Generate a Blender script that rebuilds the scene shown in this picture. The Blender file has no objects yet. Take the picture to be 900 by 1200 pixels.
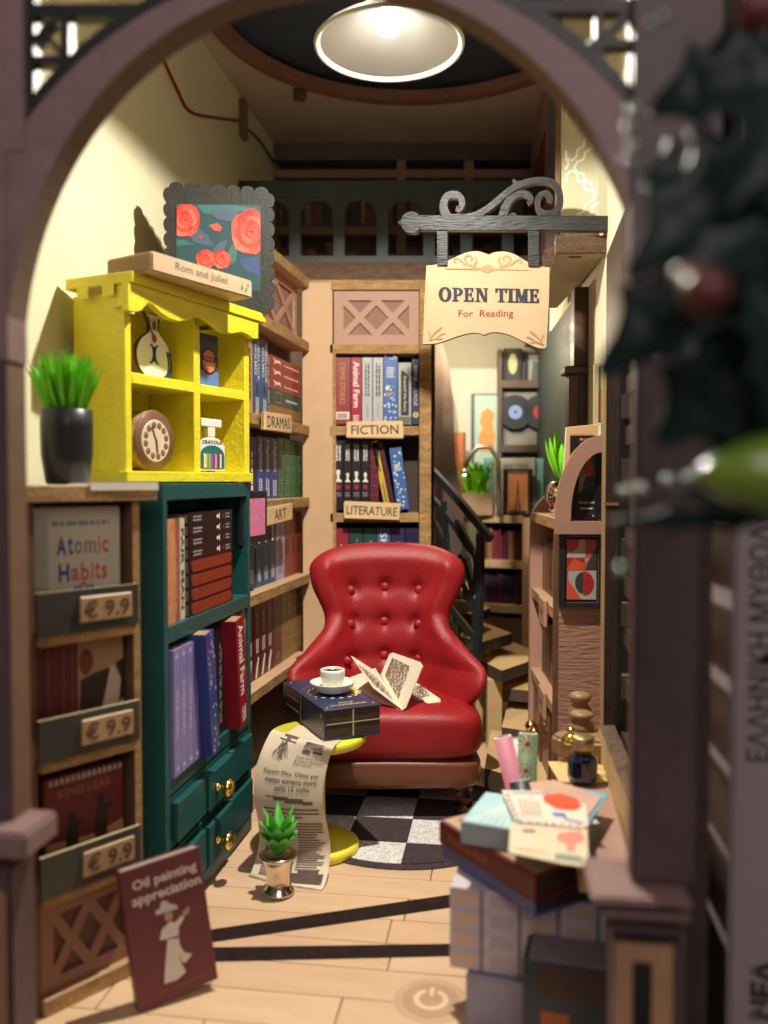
import bpy, bmesh, math, random
from mathutils import Vector, Matrix
random.seed(7)
S = 0.01                                    # everything below is written in centimetres
PI = math.pi
sc = bpy.context.scene
COL = sc.collection

# ------------------------------------------------------------------ camera, world, exposure
CAM_H, PITCH, FPX = 10.0, math.radians(2.0), 1000.0
cd = bpy.data.cameras.new("camera"); cam = bpy.data.objects.new("camera", cd); COL.objects.link(cam)
cd.sensor_fit = 'HORIZONTAL'; cd.sensor_width = 27.0; cd.lens = 30.0
cam.location = (0, 0, CAM_H * S); cam.rotation_euler = (PI / 2 - PITCH, 0, 0)
cd.clip_start = 0.005; cd.clip_end = 20
cd.dof.use_dof = True; cd.dof.focus_distance = 0.245; cd.dof.aperture_fstop = 13
sc.camera = cam
w = bpy.data.worlds.new("World"); sc.world = w; w.use_nodes = True
bg = w.node_tree.nodes['Background']; bg.inputs[0].default_value = (0.84, 0.74, 0.70, 1); bg.inputs[1].default_value = 0.22
sc.view_settings.view_transform = 'Standard'; sc.view_settings.look = 'None'
sc.view_settings.exposure = 0.0; sc.view_settings.gamma = 1
sc.render.engine = 'CYCLES'
sc.cycles.use_denoising = True
sc.cycles.max_bounces = 8; sc.cycles.diffuse_bounces = 4; sc.cycles.sample_clamp_indirect = 30
sc.cycles.caustics_reflective = False; sc.cycles.caustics_refractive = False

def light(name, kind, loc, energy, color, size, rot=None):
    l = bpy.data.lights.new(name, kind); l.energy = energy; l.color = color
    if kind == 'AREA': l.size = size * S
    else: l.shadow_soft_size = size * S
    o = bpy.data.objects.new(name, l); COL.objects.link(o); o.location = Vector(loc) * S
    if rot: o.rotation_euler = rot
    return o
LAMP = (0.12, 20.0, 20.35); LAMP_S = 4.2; LAMP_K = 29.0

ll = light("lamp_light", 'POINT', (LAMP[0], LAMP[1], 20.20), 1.0, (1.0, 0.93, 0.81), 0.17)
ll.data.use_nodes = True; _n = ll.data.node_tree; _f = _n.nodes.new('ShaderNodeLightFalloff'); _f.inputs['Strength'].default_value = LAMP_S
_f2 = _n.nodes.new('ShaderNodeLightFalloff'); _f2.inputs['Strength'].default_value = LAMP_K; _a = _n.nodes.new('ShaderNodeMath'); _a.operation = 'ADD'
_n.links.new(_f.outputs['Linear'], _a.inputs[0]); _n.links.new(_f2.outputs['Constant'], _a.inputs[1]); _n.links.new(_a.outputs[0], _n.nodes['Emission'].inputs['Strength'])
light("back_room_light", 'POINT', (3.3, 36.2, 15.9), 0.15, (1.0, 0.86, 0.62), 0.25)
light("room_light", 'AREA', (4, -30, 40), 0.95, (1.0, 0.86, 0.84), 30, (Vector((-1, 12, 8)) - Vector((4, -30, 40))).to_track_quat('-Z', 'Y').to_euler())

# ------------------------------------------------------------------ camera maths (pixels of the 900x1200 photo)
cp, sp = math.cos(PITCH), math.sin(PITCH)
def ray(px, py):
    dx, dy = (px - 450) / FPX, (600 - py) / FPX
    return Vector((dx, cp + dy * sp, -sp + dy * cp))
def P(px, py, Y):
    d = ray(px, py); t = Y / d.y
    return Vector((d.x * t, Y, CAM_H + d.z * t))
def G(px, py, z=0.0):
    d = ray(px, py); t = (z - CAM_H) / d.z
    return Vector((d.x * t, d.y * t, z))

class Fr:
    """a local frame: x along a->b, y away from the viewer, z up"""
    def __init__(s, a, b, z=0.0):
        a = Vector((a[0], a[1])); b = Vector((b[0], b[1]))
        s.a = a; s.ex = (b - a).normalized(); s.ey = Vector((-s.ex.y, s.ex.x)); s.len = (b - a).length
        s.rz = math.atan2(s.ex.y, s.ex.x); s.z = z
    def px(s, px, py, y=0.0):
        d = ray(px, py); d2 = Vector((d.x, d.y))
        t = (s.a.dot(s.ey) + y) / d2.dot(s.ey)
        p = d2 * t
        return ((p - s.a).dot(s.ex), CAM_H + d.z * t - s.z)
    def X(s, px, y=0.0): return s.px(px, 600, y)[0]
    def world(s, x, y, z):
        p = s.a + s.ex * x + s.ey * y
        return Vector((p.x, p.y, z + s.z))
def frpx(p0, Y0, p1, Y1, z=0.0):
    return Fr(((p0 - 450) / FPX * Y0, Y0), ((p1 - 450) / FPX * Y1, Y1), z)
def FrAt(x, y, rz=0.0, z=0.0):
    return Fr((x, y), (x + math.cos(rz), y + math.sin(rz)), z)

# ------------------------------------------------------------------ materials
def lin(h):
    if not isinstance(h, str): return tuple(h)
    v = [int(h[i:i + 2], 16) / 255 for i in (0, 2, 4)]
    return tuple(c / 12.92 if c <= 0.04045 else ((c + 0.055) / 1.055) ** 2.4 for c in v)
MATS = {}
def M(name, col, rough=0.55, metal=0.0, var=0.10, vs=1.2, bump=0.0, bs=8.0, st=(1, 1, 1), coat=0.0, spec=0.5, emit=0.0, trans=0.0, speck=0.0, col2=None, sheen=0.0):
    """vs / bs: noise cells per cm; st: stretch; speck: fine dark and light flecks"""
    if name in MATS: return MATS[name]
    m = bpy.data.materials.new(name); m.use_nodes = True; nt = m.node_tree; b = nt.nodes['Principled BSDF']
    c = lin(col)
    b.inputs['Base Color'].default_value = (*c, 1); b.inputs['Roughness'].default_value = rough
    b.inputs['Metallic'].default_value = metal; b.inputs['Coat Weight'].default_value = coat
    b.inputs['Specular IOR Level'].default_value = spec; b.inputs['Transmission Weight'].default_value = trans
    if emit:
        b.inputs['Emission Color'].default_value = (1, 0.93, 0.78, 1); b.inputs['Emission Strength'].default_value = emit
    N = nt.nodes.new; L = nt.links.new
    tc = N('ShaderNodeTexCoord'); mp = N('ShaderNodeMapping'); mp.inputs['Scale'].default_value = st
    L(tc.outputs['Object'], mp.inputs['Vector'])
    if var or col2:
        n = N('ShaderNodeTexNoise'); n.inputs['Scale'].default_value = vs * 100; n.inputs['Detail'].default_value = 5; n.inputs['Roughness'].default_value = 0.65
        L(mp.outputs[0], n.inputs['Vector'])
        r = N('ShaderNodeValToRGB'); r.color_ramp.elements[0].position = 0.3; r.color_ramp.elements[1].position = 0.72
        a = tuple(x * (1 - var) for x in c); d = tuple(min(1, x * (1 + var)) for x in (lin(col2) if col2 else c))
        r.color_ramp.elements[0].color = (*a, 1); r.color_ramp.elements[1].color = (*d, 1)
        L(n.outputs['Fac'], r.inputs[0]); out = r.outputs[0]
        if speck:
            n3 = N('ShaderNodeTexNoise'); n3.inputs['Scale'].default_value = 2600; n3.inputs['Detail'].default_value = 2
            L(mp.outputs[0], n3.inputs['Vector'])
            mr = N('ShaderNodeMapRange'); mr.inputs[1].default_value = 0.35; mr.inputs[2].default_value = 0.65; mr.inputs[3].default_value = 1 - speck; mr.inputs[4].default_value = 1 + speck
            L(n3.outputs['Fac'], mr.inputs[0])
            mx = N('ShaderNodeVectorMath'); mx.operation = 'SCALE'; L(out, mx.inputs[0]); L(mr.outputs[0], mx.inputs['Scale']); out = mx.outputs[0]
        L(out, b.inputs['Base Color'])
        rr = N('ShaderNodeMapRange'); rr.inputs[3].default_value = max(0.02, rough - 0.08); rr.inputs[4].default_value = min(1, rough + 0.08)
        L(n.outputs['Fac'], rr.inputs[0]); L(rr.outputs[0], b.inputs['Roughness'])
    if bump:
        n2 = N('ShaderNodeTexNoise'); n2.inputs['Scale'].default_value = bs * 100; n2.inputs['Detail'].default_value = 4
        L(mp.outputs[0], n2.inputs['Vector'])
        bp = N('ShaderNodeBump'); bp.inputs['Strength'].default_value = bump; bp.inputs['Distance'].default_value = 0.0004
        L(n2.outputs['Fac'], bp.inputs['Height']); L(bp.outputs[0], b.inputs['Normal'])
    MATS[name] = m; return m
def paint(h, rough=0.5, **k): return M("print_" + h, h, rough, var=k.pop('var', 0.06), vs=3, **k)

cream = M('cream_wall_paint', (0.69, 0.655, 0.45), 0.7, var=0.05, vs=0.5, bump=0.25, bs=12)
tan = M('tan_printed_board', (0.50, 0.315, 0.185), 0.6, var=0.07, vs=1.0, bump=0.15, bs=25, speck=0.05)
pink = M('pinkish_tan_board', (0.42, 0.235, 0.165), 0.6, var=0.07, vs=1.0, bump=0.15, bs=25, speck=0.05)
edge = M('cut_board_edge', (0.36, 0.21, 0.075), 0.75, var=0.45, vs=2.2, bump=0.5, bs=14, st=(0.6, 1, 2.2), speck=0.35)
dedge = M('dark_cut_board_edge', (0.115, 0.062, 0.035), 0.8, var=0.5, vs=2.5, bump=0.6, bs=14, st=(0.7, 0.7, 2), speck=0.45)
brown = M('brown_board', (0.145, 0.072, 0.036), 0.6, var=0.25, vs=1.5, bump=0.2, st=(0.4, 0.4, 1.4))
dbrown = M('dark_brown_board', (0.045, 0.024, 0.018), 0.55, var=0.3, vs=2, bump=0.4, bs=9, st=(2.5, 2.5, .5), speck=0.3)
mauve = M('mauve_board', (0.235, 0.145, 0.145), 0.5, var=0.16, vs=1.2, bump=0.35, bs=9, st=(.6, 1, 1), speck=.06)
dmauve = M('dark_mauve_board', (0.085, 0.048, 0.053), 0.5, var=0.2, vs=1.2, bump=0.35, bs=9, st=(1, 1, .5), speck=.08)
iron = M('charcoal_painted_board', (0.030, 0.036, 0.036), 0.42, var=0.3, vs=2, bump=0.5, bs=10, st=(.35, 1, 2), speck=0.3)
black = M('black_board', (0.010, 0.010, 0.011), 0.45, var=0.2, vs=2, bump=0.1)
dgreen = M('dark_green_board', (0.042, 0.056, 0.052), 0.55, var=0.2, vs=2, bump=0.2)
teal = M('teal_paint', (0.008, 0.082, 0.080), 0.42, var=0.14, vs=1.4, bump=0.35, bs=9, st=(0.5, 1, 1), speck=0.08)
yellow = M('yellow_paint', (0.78, 0.68, 0.030), 0.42, var=0.11, vs=1.1, bump=0.55, bs=8, st=(.6, 1, 1), speck=0.05)
lyellow = M('yellow_plastic', (0.72, 0.68, 0.05), 0.35, var=0.05)
gold = M('brass', (0.85, 0.60, 0.16), 0.16, metal=1.0, var=0.08)
silver = M('chromed_metal', (0.80, 0.78, 0.75), 0.10, metal=1.0, var=0.05, bump=0.06, bs=2)
pewter = M('polished_pewter', (0.72, 0.62, 0.52), 0.17, metal=1.0, var=0.08, bump=0.12, bs=2)
leather = M('red_leather', (0.30, 0.011, 0.015), 0.45, var=0.16, vs=0.8, bump=0.35, bs=22, spec=0.42)
stained = M('red_brown_stained_wood', (0.16, 0.048, 0.024), 0.35, var=0.18, vs=1.2, st=(.4, 1, 2), coat=0.2)
white = M('white_ceramic', (0.78, 0.80, 0.70), 0.18, var=0.03, coat=0.4)
whitep = M('white_paper', (0.80, 0.77, 0.68), 0.7, var=0.04)
ivory = M('ivory_paper', (0.74, 0.66, 0.50), 0.7, var=0.05, vs=1.0)
newsp = M('newsprint', (0.62, 0.52, 0.38), 0.75, var=0.08, vs=0.6)
ink = M('printing_ink', (0.065, 0.045, 0.040), 0.7, var=0.0)
inkb = M('navy_ink', (0.018, 0.022, 0.045), 0.6, var=0.0)
pages = M('page_block', (0.33, 0.22, 0.12), 0.8, var=0.3, vs=4, st=(1, 1, 8), bump=0.5, bs=12)
dpages = M('burnt_cut_page_block', (0.050, 0.028, 0.018), 0.8, var=0.5, vs=4, st=(.6, .6, 3), bump=0.5, bs=10)
signw = M('pale_sign_wood', (0.70, 0.50, 0.26), 0.55, var=0.10, vs=1.0, st=(.4, 1, 2), bump=0.1)
signin = M('burnt_ornament', (0.44, 0.265, 0.13), 0.6, var=0.05)
plankm = [M('plank_%s' % n, c, 0.5, var=0.10, vs=1.0, st=(0.35, 2.2, 1), bump=0.15, bs=6) for n, c in (('pale', (0.56, 0.375, 0.225)), ('warm', (0.52, 0.34, 0.205)), ('light', (0.59, 0.405, 0.25)), ('sandy', (0.54, 0.365, 0.23)))]
seam = M('floor_seam', (0.27, 0.155, 0.085), 0.7, var=0.1)
strip = M('dark_inlay', (0.016, 0.008, 0.006), 0.85, var=0.4, vs=3, bump=0.4, bs=10, speck=0.3, spec=.15)
leafg = M('bright_green_plastic', (0.20, 0.66, 0.025), 0.4, var=0.35, vs=1.0, spec=0.4)
leafd = M('green_succulent', (0.06, 0.42, 0.04), 0.28, var=0.35, vs=1.0, coat=0.3, col2=(0.12, 0.5, 0.05))

# ------------------------------------------------------------------ mesh helpers
class MB:
    def __init__(s): s.bm = bmesh.new(); s.xf = None
    def v(s, co):
        co = Vector(co)
        if s.xf is not None: co = s.xf @ co
        return s.bm.verts.new(co * S)
    def face(s, vs, m=0, smooth=False):
        try:
            f = s.bm.faces.new(vs); f.material_index = m; f.smooth = smooth; return f
        except ValueError: return None
    def box(s, x0, x1, y0, y1, z0, z1, m=0, front=None, top=None, left=None, right=None, back=None):
        if x1 < x0: x0, x1 = x1, x0
        c = [s.v((x, y, z)) for z in (z0, z1) for y in (y0, y1) for x in (x0, x1)]
        q = lambda a, mm: s.face([c[i] for i in a], m if mm is None else mm)
        q((0, 1, 5, 4), front); q((2, 6, 7, 3), back); q((0, 4, 6, 2), left); q((1, 3, 7, 5), right); q((4, 5, 7, 6), top); q((0, 2, 3, 1), None)
        return s
    def prism(s, pts, y0, y1, m=0, side=None, smooth=False):
        """polygon in x,z extruded along y"""
        a = [s.v((p[0], y0, p[1])) for p in pts]; b = [s.v((p[0], y1, p[1])) for p in pts]
        n = len(pts); ms = m if side is None else side
        s.face(a, m); s.face(b[::-1], ms)
        for i in range(n): s.face([a[i], b[i], b[(i + 1) % n], a[(i + 1) % n]], ms, smooth)
        return s
    def slab(s, pts, z0, z1, m=0, side=None):
        """polygon in x,y extruded along z"""
        a = [s.v((p[0], p[1], z0)) for p in pts]; b = [s.v((p[0], p[1], z1)) for p in pts]
        n = len(pts); ms = m if side is None else side
        s.face(a[::-1], m); s.face(b, m)
        for i in range(n): s.face([a[i], a[(i + 1) % n], b[(i + 1) % n], b[i]], ms)
        return s
    def flat(s, pts, y, m=0):
        s.face([s.v((p[0], y, p[1])) for p in pts], m); return s
    def rib(s, pts, w, y0, y1, m=0, side=None, closed=False):
        """a strip of width w (number or list) along x,z points, extruded along y"""
        n = len(pts); L = []; R = []
        for i, p in enumerate(pts):
            if closed: a, b = pts[i - 1], pts[(i + 1) % n]
            else: a, b = pts[max(0, i - 1)], pts[min(n - 1, i + 1)]
            d = Vector((b[0] - a[0], b[1] - a[1])); d = d.normalized() if d.length > 1e-9 else Vector((1, 0))
            nn = Vector((-d.y, d.x)) * ((w[i] if isinstance(w, (list, tuple)) else w) / 2)
            L.append((p[0] + nn.x, p[1] + nn.y)); R.append((p[0] - nn.x, p[1] - nn.y))
        ms = m if side is None else side
        V = [[s.v((q[0], y, q[1])) for q in Q] for Q in (L, R) for y in (y0, y1)]
        rng = range(n) if closed else range(n - 1)
        for i in rng:
            j = (i + 1) % n
            s.face([V[0][i], V[2][i], V[2][j], V[0][j]], m); s.face([V[1][i], V[1][j], V[3][j], V[3][i]], ms)
            s.face([V[0][i], V[0][j], V[1][j], V[1][i]], ms); s.face([V[2][i], V[3][i], V[3][j], V[2][j]], ms)
        if not closed:
            for i in (0, n - 1): s.face([V[0][i], V[1][i], V[3][i], V[2][i]], ms)
        return s
    def lathe(s, prof, c=(0, 0, 0), seg=32, m=0, axis='z', smooth=True, caps=True):
        rings = []
        for r, h in prof:
            ring = []
            for k in range(seg):
                a = 2 * PI * k / seg
                if axis == 'z': co = (c[0] + r * math.cos(a), c[1] + r * math.sin(a), c[2] + h)
                elif axis == 'y': co = (c[0] + r * math.cos(a), c[1] + h, c[2] + r * math.sin(a))
                else: co = (c[0] + h, c[1] + r * math.cos(a), c[2] + r * math.sin(a))
                ring.append(s.v(co))
            rings.append(ring)
        for a, b in zip(rings, rings[1:]):
            for k in range(seg): s.face([a[k], a[(k + 1) % seg], b[(k + 1) % seg], b[k]], m, smooth)
        if caps:
            if prof[0][0] > 1e-4: s.face(rings[0][::-1], m)
            if prof[-1][0] > 1e-4: s.face(rings[-1], m)
        return s
    def ball(s, c, r, m=0, seg=14, sc3=(1, 1, 1)):
        rings = []
        n = max(4, seg // 2)
        for i in range(n + 1):
            t = PI * i / n - PI / 2
            rings.append([s.v((c[0] + r * sc3[0] * math.cos(t) * math.cos(2 * PI * k / seg), c[1] + r * sc3[1] * math.cos(t) * math.sin(2 * PI * k / seg), c[2] + r * sc3[2] * math.sin(t))) for k in range(seg)])
        for a, b in zip(rings, rings[1:]):
            for k in range(seg): s.face([a[k], a[(k + 1) % seg], b[(k + 1) % seg], b[k]], m, True)
        return s
    def tube(s, pts, r, m=0, seg=10):
        pts = [Vector(p) for p in pts]; rings = []
        for i, p in enumerate(pts):
            d = (pts[min(len(pts) - 1, i + 1)] - pts[max(0, i - 1)]).normalized()
            u = d.cross(Vector((0, 0, 1)))
            if u.length < 1e-3: u = Vector((1, 0, 0))
            u.normalize(); v2 = d.cross(u); rr = r[i] if isinstance(r, (list, tuple)) else r
            rings.append([s.v(p + (u * math.cos(2 * PI * k / seg) + v2 * math.sin(2 * PI * k / seg)) * rr) for k in range(seg)])
        for a, b in zip(rings, rings[1:]):
            for k in range(seg): s.face([a[k], a[(k + 1) % seg], b[(k + 1) % seg], b[k]], m, True)
        s.face(rings[0][::-1], m); s.face(rings[-1], m)
        return s
    def grid(s, fn, nu, nv, m=0, smooth=True, flip=False):
        V = [[s.v(fn(i / nu, j / nv)) for j in range(nv + 1)] for i in range(nu + 1)]
        for i in range(nu):
            for j in range(nv):
                q = [V[i][j], V[i + 1][j], V[i + 1][j + 1], V[i][j + 1]]
                s.face(q[::-1] if flip else q, m, smooth)
        return V
    def obj(s, name, mats, parent=None, fr=None, bevel=0.0, merge=False, recalc=True, seg=1, subsurf=0, loc=None):
        bm = s.bm
        if merge: bmesh.ops.remove_doubles(bm, verts=bm.verts, dist=1e-6)
        if recalc: bmesh.ops.recalc_face_normals(bm, faces=bm.faces)
        if bevel:
            es = [e for e in bm.edges if len(e.link_faces) == 2 and e.calc_face_angle(0) > 0.6]
            bmesh.ops.bevel(bm, geom=es, offset=bevel * S, segments=seg, affect='EDGES', clamp_overlap=True)
        me = bpy.data.meshes.new(name); bm.to_mesh(me); bm.free()
        if not isinstance(mats, (list, tuple)): mats = [mats]
        for m in mats: me.materials.append(m)
        o = bpy.data.objects.new(name, me); COL.objects.link(o)
        if parent is not None: o.parent = parent
        elif fr is not None:
            o.location = (fr.a.x * S, fr.a.y * S, fr.z * S); o.rotation_euler = (0, 0, fr.rz)
        if subsurf:
            md = o.modifiers.new('smooth', 'SUBSURF'); md.levels = subsurf; md.render_levels = subsurf
        return o

def tag(o, label=None, cat=None, group=None, kind=None):
    if label: o['label'] = label
    if cat: o['category'] = cat
    if group: o['group'] = group
    if kind: o['kind'] = kind
    return o
def thing(name, label, cat, fr, group=None):
    o = bpy.data.objects.new(name, None); COL.objects.link(o)
    o.location = (fr.a.x * S, fr.a.y * S, fr.z * S); o.rotation_euler = (0, 0, fr.rz); o.empty_display_size = 0.005
    return tag(o, label, cat, group)

def text_mb(mb, s, cx, cz, w, h, y, m=0, rot=0, bold=0.0, shear=0.0, space=1.0):
    """lettering as flat print in the x,z plane at depth y, fitted into w x h"""
    cu = bpy.data.curves.new('t', 'FONT'); cu.body = s; cu.resolution_u = 2; cu.offset = bold; cu.shear = shear; cu.align_x = 'CENTER'
    cu.space_line = space; cu.fill_mode = 'FRONT'
    ob = bpy.data.objects.new('t', cu); me = bpy.data.meshes.new_from_object(ob)
    if me.vertices:
        xs = [v.co.x for v in me.vertices]; ys = [v.co.y for v in me.vertices]
        mx, my = (min(xs) + max(xs)) / 2, (min(ys) + max(ys)) / 2; W = max(xs) - min(xs); H = max(ys) - min(ys)
        ca, sa = math.cos(rot), math.sin(rot); vv = []
        for v in me.vertices:
            a = (v.co.x - mx) / W * w; b = (v.co.y - my) / H * h
            vv.append(mb.v((cx + a * ca - b * sa, y, cz + a * sa + b * ca)))
        for p in me.polygons: mb.face([vv[i] for i in p.vertices], m)
    bpy.data.meshes.remove(me); bpy.data.objects.remove(ob); bpy.data.curves.remove(cu)
def text(s, cx, cz, w, h, y, mat, parent, rot=0, bold=0.0, name='lettering', **k):
    mb = MB(); text_mb(mb, s, cx, cz, w, h, y, 0, rot, bold, **k); return mb.obj(name, mat, parent, recalc=False)
def lines(mb, x0, x1, z0, z1, n, y, vertical=False, m=0, fill=0.55, wmin=.08, wmax=.28):
    """unreadably small print: rows of word-sized dashes"""
    a0, a1, b0, b1 = (z0, z1, x0, x1) if vertical else (x0, x1, z0, z1)
    hh = (b1 - b0) / n
    for i in range(n):
        c = b0 + (i + .5) * hh; t = a0; end = a1 - random.random() * 0.15 * (a1 - a0)
        while t < end:
            wd = random.uniform(wmin, wmax) * (a1 - a0) * 0.6; e = min(end, t + wd)
            if vertical: q = [(c - hh * fill / 2, t), (c + hh * fill / 2, t), (c + hh * fill / 2, e), (c - hh * fill / 2, e)]
            else: q = [(t, c - hh * fill / 2), (e, c - hh * fill / 2), (e, c + hh * fill / 2), (t, c + hh * fill / 2)]
            mb.flat(q, y, m); t = e + 0.03 * (a1 - a0)
def disc(mb, cx, cz, r, y, m=0, n=20, ry=None, a0=0, a1=2 * PI):
    ry = r if ry is None else ry
    mb.flat([(cx + r * math.cos(a0 + (a1 - a0) * k / n), cz + ry * math.sin(a0 + (a1 - a0) * k / n)) for k in range(n if a1 - a0 > 6.2 else n + 1)], y, m)
def arc(cx, cz, rx, rz, a0, a1, n=16):
    return [(cx + rx * math.cos(math.radians(a0 + (a1 - a0) * k / n)), cz + rz * math.sin(math.radians(a0 + (a1 - a0) * k / n))) for k in range(n + 1)]

def book(fr, x0, x1, y0, dep, z0, z1, col, label, spine=None, group=None, tilt=0.0, top=None, deco=None, cat='book', bev=0.018, lying=False, name='book'):
    """a closed book, spine to the front (local -y); the cover wraps three sides, the page block shows on top.
    tilt: lean about the y axis (radians).  deco(add, w, h): printed parts on the spine"""
    w, h = x1 - x0, z1 - z0
    cx, cz = (x0 + x1) / 2, z0
    f = Fr(fr.world(cx, y0, 0).xy, fr.world(cx + 1, y0, 0).xy, fr.z + cz)
    o = thing(name, label, cat, f, group)
    cm = col if not isinstance(col, str) else paint(col, 0.42)
    xf = Matrix.Rotation(tilt, 4, 'Y') if tilt else None
    t = min(0.03, w * 0.16, h * 0.16)
    mb = MB(); mb.xf = xf
    if lying:
        mb.box(-w / 2, w / 2, 0, t, 0, h); mb.box(-w / 2, w / 2, t, dep, 0, t); mb.box(-w / 2, w / 2, t, dep, h - t, h)
        mb.obj('cover', cm, o, bevel=0)
        pb = MB(); pb.xf = xf; pb.box(-w / 2 + .02, w / 2 - .02, t, dep - .03, t, h - t); pb.obj('page_block', top or pages, o)
    else:
        mb.box(-w / 2, w / 2, 0, t, 0, h); mb.box(-w / 2, -w / 2 + t, t, dep, 0, h); mb.box(w / 2 - t, w / 2, t, dep, 0, h)
        mb.obj('cover', cm, o, bevel=0)
        pb = MB(); pb.xf = xf; pb.box(-w / 2 + t, w / 2 - t, t, dep - .03, .02, h - .03); pb.obj('page_block', top or pages, o)
    def add(nm, mat, fn, recalc=False):
        q = MB(); q.xf = xf; fn(q); return q.obj(nm, mat, o, recalc=recalc)
    if deco: deco(add, w, h)
    return o
YP = -0.006
def d_text(s, mat, fw=.5, f0=.1, f1=.9, rot=-PI / 2, bold=0.01):
    def f(add, w, h):
        add('lettering', mat, lambda q: text_mb(q, s, 0, h * (f0 + f1) / 2, h * (f1 - f0), w * fw, YP, 0, rot, bold))
    return f
def d_lines(mat, f0=.12, f1=.88, fw=.5, n=2, vertical=True):
    return lambda add, w, h: add('small_print', mat, lambda q: lines(q, -w * fw / 2, w * fw / 2, h * f0, h * f1, n, YP, vertical))
def d_bands(mat, fs=(.1, .3, .7, .9), th=.02):
    def f(add, w, h):
        def g(q):
            for a in fs: q.flat([(-w * .48, h * a), (w * .48, h * a), (w * .48, h * (a + th)), (-w * .48, h * (a + th))], YP * .8)
        add('spine_band', mat, g)
    return f
def d_flowers(mat, n=26, lo=0, hi=1):
    def f(add, w, h):
        def g(q):
            for k in range(n):
                r = random.uniform(.02, .05); x = random.uniform(-w * .42, w * .42); z = h * random.uniform(lo, hi)
                z = min(max(z, .06), h - .06)
                disc(q, x, z, r, YP * (1 + .02 * k), n=6)
        add('flower_print', mat, g)
    return f
def d_pawn(add, w, h, cz=.40):
    def g(q):
        s = min(w * .75, h * .12); z = h * cz
        q.prism([(-s * .5, z), (s * .5, z), (s * .42, z + s * .25), (s * .16, z + s * .45), (s * .14, z + s), (s * .3, z + s * 1.05), (s * .3, z + s * 1.15), (-s * .3, z + s * 1.15), (-s * .3, z + s * 1.05), (-s * .14, z + s), (-s * .16, z + s * .45), (-s * .42, z + s * .25)], YP, YP * .5)
        disc(q, 0, z + s * 1.4, s * .27, YP, n=14)
    add('pawn_print', whitep, g)
    add('dot_print', paint('a02838'), lambda q: disc(q, 0, h * cz - h * .07, min(w * .28, h * .035), YP, n=12))
def d_pawnlie(add, w, h, cx=.18):
    def g(q):
        s = h * .62; x = w * cx
        q.flat([(x, -s * .5 + h / 2), (x, s * .5 + h / 2), (x - s * .25, s * .42 + h / 2), (x - s * .45, s * .16 + h / 2), (x - s * .9, s * .14 + h / 2), (x - s * .9, -s * .14 + h / 2), (x - s * .45, -s * .16 + h / 2), (x - s * .25, -s * .42 + h / 2)][::-1], YP)
        disc(q, x - s * 1.05, h / 2, s * .3, YP * 1.1, n=12)
    add('pawn_print', whitep, g)
    add('dot_print', paint('a02838'), lambda q: disc(q, w * (cx + .09), h / 2, h * .16, YP, n=12))
def combo(*fs):
    def f(add, w, h):
        for g in fs: g(add, w, h)
    return f

def lattice(parent, x0, x1, z0, z1, nx, y, face, dark, b=0.25, wd=0.16):
    """a board pierced by rows of crossed strips over a darker backing"""
    MB().box(x0 + .02, x1 - .02, y + .10, y + .14, z0 + .02, z1 - .02).obj('backing_panel', dark, parent)
    mb = MB(); mb.box(x0, x1, y, y + .09, z1 - b, z1); mb.box(x0, x1, y, y + .09, z0, z0 + b)
    mb.box(x0, x0 + b, y, y + .09, z0 + b, z1 - b); mb.box(x1 - b, x1, y, y + .09, z0 + b, z1 - b); mb.obj('panel_frame', face, parent)
    a0, a1, c0, c1 = x0 + b, x1 - b, z0 + b, z1 - b; cw = (a1 - a0) / nx
    for i in range(nx):
        l, r = a0 + i * cw, a0 + (i + 1) * cw
        MB().rib([(l, c0), (r, c1)], wd, y + .006, y + .085).obj('lattice_strip', face, parent)
        MB().rib([(l, c1), (r, c0)], wd, y + .010, y + .085).obj('lattice_strip', face, parent)

# ================================================================== SHELL OF THE NOOK
def LW(Y): return -5.05 - 0.15 * (37.2 - Y)            # left wall
ZC = 25.0
# floor: backing sheet + planks
fl = MB(); fl.slab([(-9, 12.4), (4.2, 11.6), (6.9, 24), (7.4, 42), (-4.5, 42), (-9, 13)], -0.5, -0.06)
floor = tag(fl.obj('floor', seam), kind='structure')
fy = math.radians(-8.0); fu = Vector((math.cos(fy), math.sin(fy))); fv = Vector((-fu.y, fu.x)); fo = Vector((-8.5, 13.2))
pw, k = 1.02, 0
for r in range(22):
    x = -random.uniform(0, 4.5)
    while x < 15:
        ln = random.choice((4.6, 5.2, 5.8)); a, b = x + .014, min(15.2, x + ln) - .014; x += ln
        if b < 0.2: continue
        a = max(a, 0); c0 = fo + fu * a + fv * (r * pw); cc = c0 + fu * ((b - a) / 2)
        if cc.y > 35 or cc.x > 7.5 or cc.y < 11.2: continue
        mb = MB(); mb.box(0, b - a, .012, pw - .012, -0.055, 0)
        o = mb.obj('plank', plankm[random.randrange(4)], floor, bevel=.008)
        o.location = (c0.x * S, c0.y * S, 0); o.rotation_euler = (0, 0, fy)
# back of floor plain sheet under the stairs
# inlaid dark strips
def gp(px, py): p = G(px, py); return (p.x, p.y)
for q in ([(225, 1093), (540, 1047), (540, 1062), (225, 1108)], [(225, 1111), (560, 1106), (560, 1120), (225, 1128)]):
    tag(MB().slab([gp(*p) for p in q], 0.003, 0.012).obj('floor_inlay', strip), kind='structure')
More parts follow.
